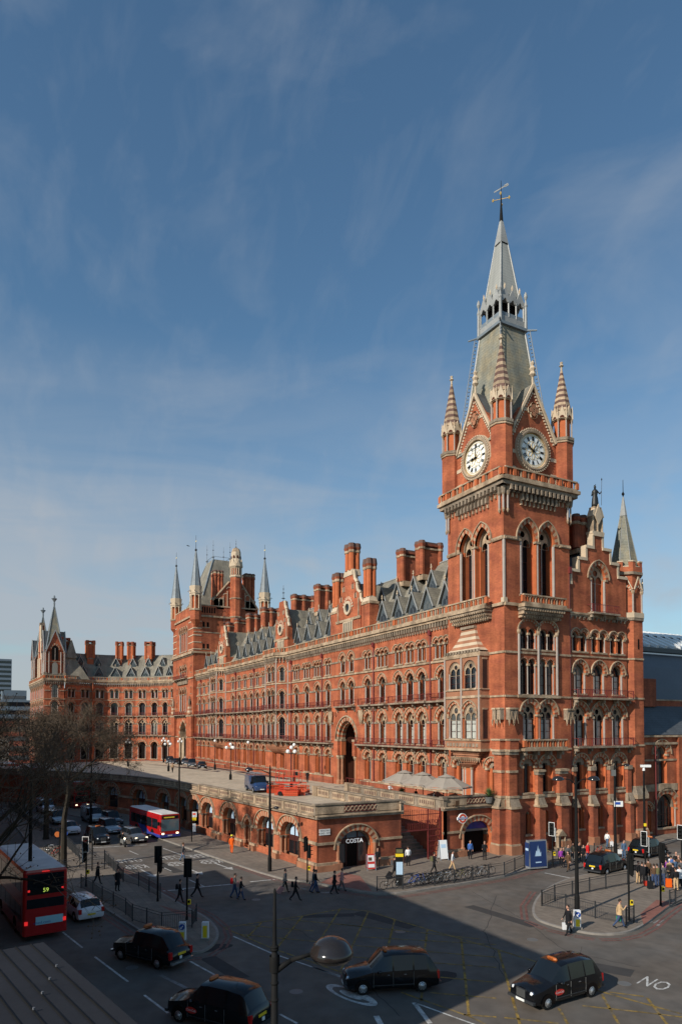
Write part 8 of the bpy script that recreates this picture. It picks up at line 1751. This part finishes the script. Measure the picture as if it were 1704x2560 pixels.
P_=[ (QE(208,478),10,WALK,'c_black','c_black','slim person in dark clothes stepping off the left island',[('backpack','c_black')],RW,1.68),
 (QE(338,440),0,STR,'c_black','c_black','person in black striding right across the crossing behind the left island',[],RW,1.78),
 (QE(622,438),5,WALK,'c_grey','c_jeans','walker with a bright red backpack on the crossing',[('backpack','c_red')],RW,1.78),
 (QE(668,455),5,WALK2,'c_black','c_jeans','walker in dark top with a pink rucksack, just in front of the red backpack',[('backpack','c_pink')],RW,1.68),
 (QE(1000,398),-5,WALK,'c_grey','c_black','man in a grey jacket pulling a pink case along the crossing',[('coat','c_grey',.9)],RW,1.76),
 (QE(1080,465),0,STR,'c_black','c_black','person in black with a hood and backpack holding up a phone in the road',[('backpack','c_black')],RW,1.76),
 (QE(1215,398),5,WALK2,'c_grey','c_jeans','person in a grey jacket and blue jeans at the kerb by the coffee shop corner',[],RW,1.76),
 (QE(1232,402),5,WALK,'c_black','c_jeans','second person in jeans overlapping the one in the grey jacket',[],RW,1.76),
 (QE(1372,410),5,WALK,'c_black','c_black','person in a black suit crossing in front of the pink-jacketed walker',[('coat','c_black',.85)],RW,1.74),
 (QE(1428,388),5,WALK2,'c_pink','c_grey','person in a pink jacket carrying a dark bag by the coffee shop kerb',[('coat','c_pink',.88)],RW,1.74),
 (QE(600,103),90,WALK,'c_orange','c_orange','worker in orange overalls and yellow hard hat by the terrace shops',[('cap','hivis_yellow')],PVZ,1.8),
 (QE(232,165),5,WALK2,'c_grey','c_denim','man in a grey jacket walking over the road lettering',[('cap','c_brown')],RW,1.76),
 (QC(830,890),0,WALK,'c_black','c_black','stooped pedestrian in dark clothes carrying a bag on the left island',[('coat','c_black',.8)],PVZ,1.72),
 (QC(1000,948),-40,STAND,'c_black','c_black','woman in a long dark coat with a dark red bag standing on the left island',[('coat','c_black',.5)],PVZ,1.7),
 (QB(535,875),-90,STAND,'c_black','c_black','woman in dark clothes standing against the coffee shop wall',[],PVZ,1.68),
 (QB(672,962),0,WALK,'c_black','c_black','man with a backpack pulling a black case towards the map pillar',[('backpack','c_grey')],PVZ,1.76),
 (QB(783,868),100,STAND,'c_white','c_black','person in a white hooded top standing at the foot of the stairs',[],PVZ,1.78),
 (QB(995,925),5,WALK,'c_black','c_black','person in black with a yellow bag walking behind the bicycles',[('backpack','c_olive')],PVZ,1.76),
 (QB(1145,905),-10,WALK2,'c_white','c_beige','person in a white t-shirt and shorts walking by the white pavement board',[],PVZ,1.74),
 (QB(1290,812),-80,STAND,'c_blue','c_black','man in a blue shirt standing at the left side of the underground arch',[],PVZ,1.78),
 (QB(1408,818),-100,STAND2,'c_black','c_black','man in a black jacket standing at the right side of the underground arch',[('coat','c_black',.85)],PVZ,1.78)]
for q,f,ps,t,tr,lab,ex,z,h in P_: person(*q,f,ps,t,tr,lab,extra=ex,z=z,h=h)
suitcase(*QE(945,405),'c_pink','pink wheeled suitcase pulled over the crossing',tilt=.7,zz=RW); suitcase(*QB(610,970),'c_black','black wheeled suitcase pulled towards the map pillar',tilt=.6)
CR=[((135,448),-60,STAND2,'c_olive','c_black','person in an olive top with a white bag beside the navy board',1.7),((300,490),-80,STAND,'c_purple','c_black','woman in a purple top waiting at the kerb',1.68),((322,488),-70,STAND,'c_black','c_black','dark-haired person right beside the woman in purple',1.7),((378,540),-150,WALK,'c_brown','c_brown','man in a brown suit stepping into the road behind the lamp post',1.74),((375,465),-80,STAND2,'c_grey','c_black','grey-haired man in a grey jacket behind the man in brown',1.78),((420,440),-60,STAND,'c_tan','c_grey','person in a tan coat in the second row of the kerb crowd',1.74),((490,430),-60,STAND,'c_black','c_black','person in black half hidden by the island lamp post',1.74),((535,455),-90,STAND,'c_black','c_black','woman in black beside the red coat',1.68),((580,425),-60,STAND,'c_red','c_jeans','woman in a bright red coat waiting at the kerb',1.7),((785,300),30,WALK,'c_white','c_denim','cyclist in a white top with a blue bag by the hotel wall',1.76),((960,410),-85,STAND,'c_denim','c_denim','man in a denim jacket and jeans standing alone on the pavement with a white bag',1.78)]
for q,f,ps,t,tr,lab,h in CR: person(*QF(*q),f,ps,t,tr,lab,h=h,extra=[('coat','c_red',.75)] if t=='c_red' else [],z=PVZ if q!=(378,540) else RW)
bag(*QF(918,400),'c_white','white carrier bag held by the man in the denim jacket',s=(.36,.12,.4),z=.4); bag(*QF(135,440),'c_white','small white bag held by the person in olive beside the navy board',s=(.25,.1,.28),z=.75); bag(*QF(832,320),'c_white','red and white carrier bag by the hotel wall pedestrian',s=(.3,.1,.5),z=.4)
CI=[((1110,670),-60,STAND,'c_black','c_beige','man in a black jacket and beige trousers at the left of the island crowd',1.78,('backpack','c_black')),((1150,675),40,STAND2,'c_black','c_black','man in black holding a newspaper in the island crowd',1.76,None),((1185,680),60,STAND,'c_black','c_black','person in black behind the signal post in the island crowd',1.74,None),((1275,700),80,STAND,'c_brown','c_jeans','broad person in a brown jacket and jeans seen from behind',1.76,None),((1310,700),90,STAND2,'c_olive','c_jeans','person in an olive jacket beside the second signal post',1.76,None),((1345,640),60,STAND,'c_grey','c_black','person in grey in the middle of the island crowd',1.72,None),((1400,620),90,STAND,'c_purple','c_black','person in a dark purple coat behind the orange suitcase',1.68,None),((1440,640),80,STAND,'c_tan','c_black','white-haired person in a tan jacket in the island crowd',1.76,None),((1475,690),90,STAND,'c_black','c_black','person in black just behind the dark puffer jacket',1.76,None),((1505,745),90,STAND,'c_black','c_beige','person in a dark puffer jacket and beige trousers seen from behind',1.78,None),((1545,720),100,STAND,'c_white','c_black','person in a pale coat at the right edge of the island crowd',1.78,None),((1510,560),80,STAND2,'c_black','c_black','bald man in black at the back of the island crowd',1.78,None),((1455,590),70,STAND,'c_blue','c_jeans','person in blue at the back of the island crowd',1.7,None),((1560,640),90,STAND,'c_grey','c_grey','tall person in grey at the right edge behind the pale coat',1.8,None)]
CI+=[((1425,560),80,STAND,'c_black','c_grey','person in black at the back left of the island crowd',1.74,None),((1535,600),90,STAND2,'c_brown','c_black','person in brown between the bald man and the right edge',1.76,None),((1370,690),70,STAND,'c_grey','c_jeans','person in grey and jeans just left of the orange suitcase',1.74,None),((1490,620),85,STAND,'c_denim','c_black','person in a denim top in the middle row of the island crowd',1.72,None),((1215,640),60,STAND2,'c_brown','c_black','person in brown behind the black suitcase',1.75,None),((1590,700),90,STAND,'c_black','c_jeans','person in black and jeans at the extreme right edge of the crowd',1.76,None)]
for q,f,ps,t,tr,lab,h,ex in CI: person(*QF(*q),f,ps,t,tr,lab,h=h,extra=[ex] if ex else ([('coat',t,.78)] if t in('c_tan','c_white','c_purple') else []),hair='c_white' if 'white-haired' in lab else ('skin' if 'bald' in lab else 'hair'))
suitcase(*QF(1430,712),'c_orange','bright orange suitcase standing in the island crowd',h=.7); suitcase(*QF(1235,725),'c_black','black suitcase standing in the island crowd'); suitcase(*QF(1200,695),'c_bagred','small orange red bag on the ground beside the black suitcase',h=.4)
ZF=5.3*S
for (px,py),f,ps,t,tr,lab in (((768,1957),-90,WALK,'c_black','c_black','person in black walking out of the main portal on the forecourt'),((597,1922),0,STAND,'c_grey','c_black','dark figure standing by the hotel wall above the blue van'),((431,1932),-90,WALK,'c_tan','c_black','person in pale clothes walking on the forecourt left of the parked cars'),((463,1908),0,STAND,'c_white','c_black','person in a white shirt at the carriage arch'),((800,1938),0,STAND2,'c_white','c_grey','person in white sitting height by the portal wall'),((793,1940),180,STAND2,'c_black','c_black','darker person leaning beside the one in white by the portal wall')):
    person(px,py,f,ps,t,tr,lab,z=ZF)
for i,(x,t) in enumerate(((-76,'c_white'),(-64.4,'c_black'),(-66.2,'c_grey'),(-70,'c_black'))): person(0,0,-60+40*i,STAND2,t,'c_black',['diner in a white shirt under the leftmost parasol','diner in black under the nearest parasol','diner in grey between the middle and nearest parasols','diner in black under the middle parasol'][i],world=(x*S,47.6*S),z=5.42*S,h=1.3 if i else 1.5)
# motorcycle rider
x,y=G(*QC(1070,578)); person(0,0,0,(.7,.7,.6,.6,.5,.5,.15),'c_black','c_black','rider in black on the waiting motorcycle',world=(x-1.3,y-.13),z=.0,h=1.5,extra=[('cap','c_black')]); 
# ============================ trees
def tree(name,label,x,y,h,spread,seed,r0=.32,trunk=3.2,levels=6,lean=(0,0),dense=1.0,seeds=True,twm='twig',nf=4):
    rnd=random.Random(seed); o=furn('plane_tree',label,'tree',x,y,0,group='bare plane trees along the road'); tk=MB(); tw=MB(); sd_=MB()
    tk.ring([(r0*1.35,0),(r0,.5),(r0*.8,trunk)],10,'bark')
    def grow(p,d,ln,r_,lv):
        n=3 if lv>2 else 2; q=p
        for i in range(n):
            d=(d+Vector((rnd.uniform(-1,1),rnd.uniform(-1,1),rnd.uniform(-.5,1)))*.16).normalized(); e=q+d*ln/n; r1=r_*(1-.28/n*1.2)
            (tk if lv>=4 else tw).tube(q,e,r_,r1,6 if lv>=4 else 4 if lv>=2 else 3,'bark' if lv>=3 else twm,False); q=e; r_=r1
            if lv<levels-1 and lv>0 and rnd.random()<.55*dense: s2=(d+Vector((rnd.uniform(-1,1),rnd.uniform(-1,1),rnd.uniform(-.3,.9)))*.8).normalized(); grow(q,s2,ln*.6,r_*.5,lv-1 if lv<3 else lv-2)
        if lv<=0:
            if seeds and rnd.random()<.6:
                for _ in range(rnd.choice((1,1,2))):
                    c=q+Vector((rnd.uniform(-.12,.12),rnd.uniform(-.12,.12),rnd.uniform(-.16,.05))); s_=rnd.uniform(.018,.034); sd_.ring([(.004,-s_),(s_,0),(.004,s_)],4,'leafbit',caps=False) ; k=len(sd_.v)-12; sd_.v[k:]=[(a+c.x,b+c.y,e_+c.z) for a,b,e_ in sd_.v[k:]]
            for _ in range(int(nf*dense)):   # fine twigs
                e=q+Vector((rnd.uniform(-1,1),rnd.uniform(-1,1),rnd.uniform(-.5,1)))*rnd.uniform(.35,.8); tw.tube(q if _%2 else p.lerp(q,.5),e,.011,.006,3,twm,False)
                if seeds and rnd.random()<.5: s_=rnd.uniform(.02,.036); sd_.ring([(.004,-s_),(s_,0),(.004,s_)],4,'leafbit',caps=False); k=len(sd_.v)-12; sd_.v[k:]=[(a+e.x,b+e.y,e_+e.z) for a,b,e_ in sd_.v[k:]]
            return
        k=3 if rnd.random()<.5*dense else 2; 
        if lv==levels: k=5
        for i in range(k):
            az=rnd.uniform(0,2*PI) if lv!=levels else 2*PI*i/k+rnd.uniform(-.4,.4); sp=rnd.uniform(.35,.75) if lv!=levels else spread
            a=d.orthogonal().normalized(); b=d.cross(a); nd=(d+(a*math.cos(az)+b*math.sin(az))*sp+Vector((lean[0],lean[1],.12))*(.5 if lv==levels else .12)).normalized(); grow(q,nd,ln*rnd.uniform(.68,.86),r_*rnd.uniform(.6,.74),lv-1)
    grow(Vector((0,0,trunk)),Vector((0,0,1)),(h-trunk)*.27,r0*.8,levels)
    sub('trunk',tk,o); t=sub('twigs',tw,o); 
    if sd_.f: sub('seed_balls',sd_,o)
    return o
tree('plane_tree','nearest bare plane tree whose dark limbs reach in from the left over the bus roof',-27.5,-.5,14.2,1.0,11,.34,trunk=3.4,lean=(-.1,.6),dense=.8,nf=2)
tree('plane_tree','dense bare plane tree rising behind the double-decker bus',-43,.2,15,1.0,5,.28,trunk=4.2,lean=(-.1,.7),dense=.85,nf=3)
tree('plane_tree','dense brown bare plane tree on the median in front of the curved wing',-66,6.9,16.2,1.15,23,.3,trunk=4.5,lean=(0,.0),dense=1.05,nf=5)
tree('plane_tree','farthest bare plane tree, in front of the hotel end pavilion',-84,6.9,15.5,1.1,31,.3,trunk=4.5,lean=(0,.0),dense=1.0,nf=5)

# ------------------------------------------------------------------ camera, light, sky
cam=bpy.data.cameras.new('camera'); co_=bpy.data.objects.new('camera',cam); COL.objects.link(co_)
cam.sensor_fit='HORIZONTAL'; cam.sensor_width=36; cam.lens=36*FO/1704; cam.shift_y=(PY0-1280)/1704*1.0; cam.clip_end=5000; cam.clip_start=.2
co_.location=(0,0,H)
fw=Vector(DV+(0,)); co_.rotation_euler=(PI/2+PHI,0,math.atan2(fw.y,fw.x)-PI/2)
scene.camera=co_
AZ=R(17); EL=R(30)
sun=bpy.data.lights.new('sun','SUN'); sun.energy=4.8; sun.angle=R(.53); sun.color=(1,.93,.82)
so=bpy.data.objects.new('sun',sun); COL.objects.link(so)
sd=Vector((math.sin(AZ)*math.cos(EL),-math.cos(AZ)*math.cos(EL),math.sin(EL))); so.rotation_euler=sd.to_track_quat('Z','Y').to_euler()
w=bpy.data.worlds.new('World'); scene.world=w; w.use_nodes=True; nt=w.node_tree; bg=nt.nodes['Background']
sky=nt.nodes.new('ShaderNodeTexSky'); sky.sky_type='NISHITA'; sky.sun_disc=False; sky.sun_elevation=EL; sky.sun_rotation=PI-AZ; sky.altitude=50; sky.air_density=1.15; sky.dust_density=.4; sky.ozone_density=1.6
tc=nt.nodes.new('ShaderNodeTexCoord'); L=nt.links.new
def noise(scale,rot,sc,det,dist=0):
    mp=nt.nodes.new('ShaderNodeMapping'); mp.inputs['Scale'].default_value=sc; mp.inputs['Rotation'].default_value=rot; L(tc.outputs['Generated'],mp.inputs[0])
    n=nt.nodes.new('ShaderNodeTexNoise'); n.inputs['Scale'].default_value=scale; n.inputs['Detail'].default_value=det; n.inputs['Roughness'].default_value=.55; n.inputs['Distortion'].default_value=dist; L(mp.outputs[0],n.inputs[0]); return n.outputs[0]
def mr(x,a,b,c,d):
    n=nt.nodes.new('ShaderNodeMapRange'); n.inputs[1].default_value=a;n.inputs[2].default_value=b;n.inputs[3].default_value=c;n.inputs[4].default_value=d; n.clamp=True; L(x,n.inputs[0]); return n.outputs[0]
def mm(op,a,b):
    n=nt.nodes.new('ShaderNodeMath'); n.operation=op
    for i,q in enumerate((a,b)):
        if isinstance(q,(int,float)): n.inputs[i].default_value=q
        else: L(q,n.inputs[i])
    return n.outputs[0]
sx=nt.nodes.new('ShaderNodeSeparateXYZ'); L(tc.outputs['Generated'],sx.inputs[0]); zz=sx.outputs[2]
c1=mr(noise(1.6,(0.3,.2,.5),(1,2.2,3.8),9,.35),.52,.80,0,1); c2=mr(noise(5.5,(.8,.1,1.1),(.8,3.4,2.0),8,.3),.5,.85,0,.5)
low=mr(zz,.03,.50,1,.0); bl=noise(1.5,(.1,0,.9),(1,1,3.0),8,1.2)
base=mm('MULTIPLY',mm('ADD',c1,c2),mr(zz,.05,.5,.60,.30))
lowc=mm('MULTIPLY',mr(noise(2.6,(0,0.2,.3),(1,1,5.0),8,.8),.34,.60,.42,1),mm('MULTIPLY',low,mr(sx.outputs[0],-.97,-.4,1.25,.40)))
fac=mm('MINIMUM',mm('ADD',base,lowc),.85)
mx=nt.nodes.new('ShaderNodeMix'); mx.data_type='RGBA'; L(fac,mx.inputs[0]); tn=nt.nodes.new('ShaderNodeMix'); tn.data_type='RGBA'; tn.blend_type='MULTIPLY'; tn.inputs[0].default_value=1; L(sky.outputs[0],tn.inputs[6]); tn.inputs[7].default_value=(.80,1.06,1.15,1); L(tn.outputs[2],mx.inputs[6]); mx.inputs[7].default_value=(4.3,4.65,5.1,1)
L(mx.outputs[2],bg.inputs[0]); bg.inputs[1].default_value=.10
scene.view_settings.view_transform='Standard'; scene.view_settings.look='None'; scene.view_settings.exposure=0; scene.view_settings.gamma=1
scene.cycles.use_denoising=True; scene.cycles.max_bounces=6; scene.cycles.diffuse_bounces=3
scene.render.film_transparent=False
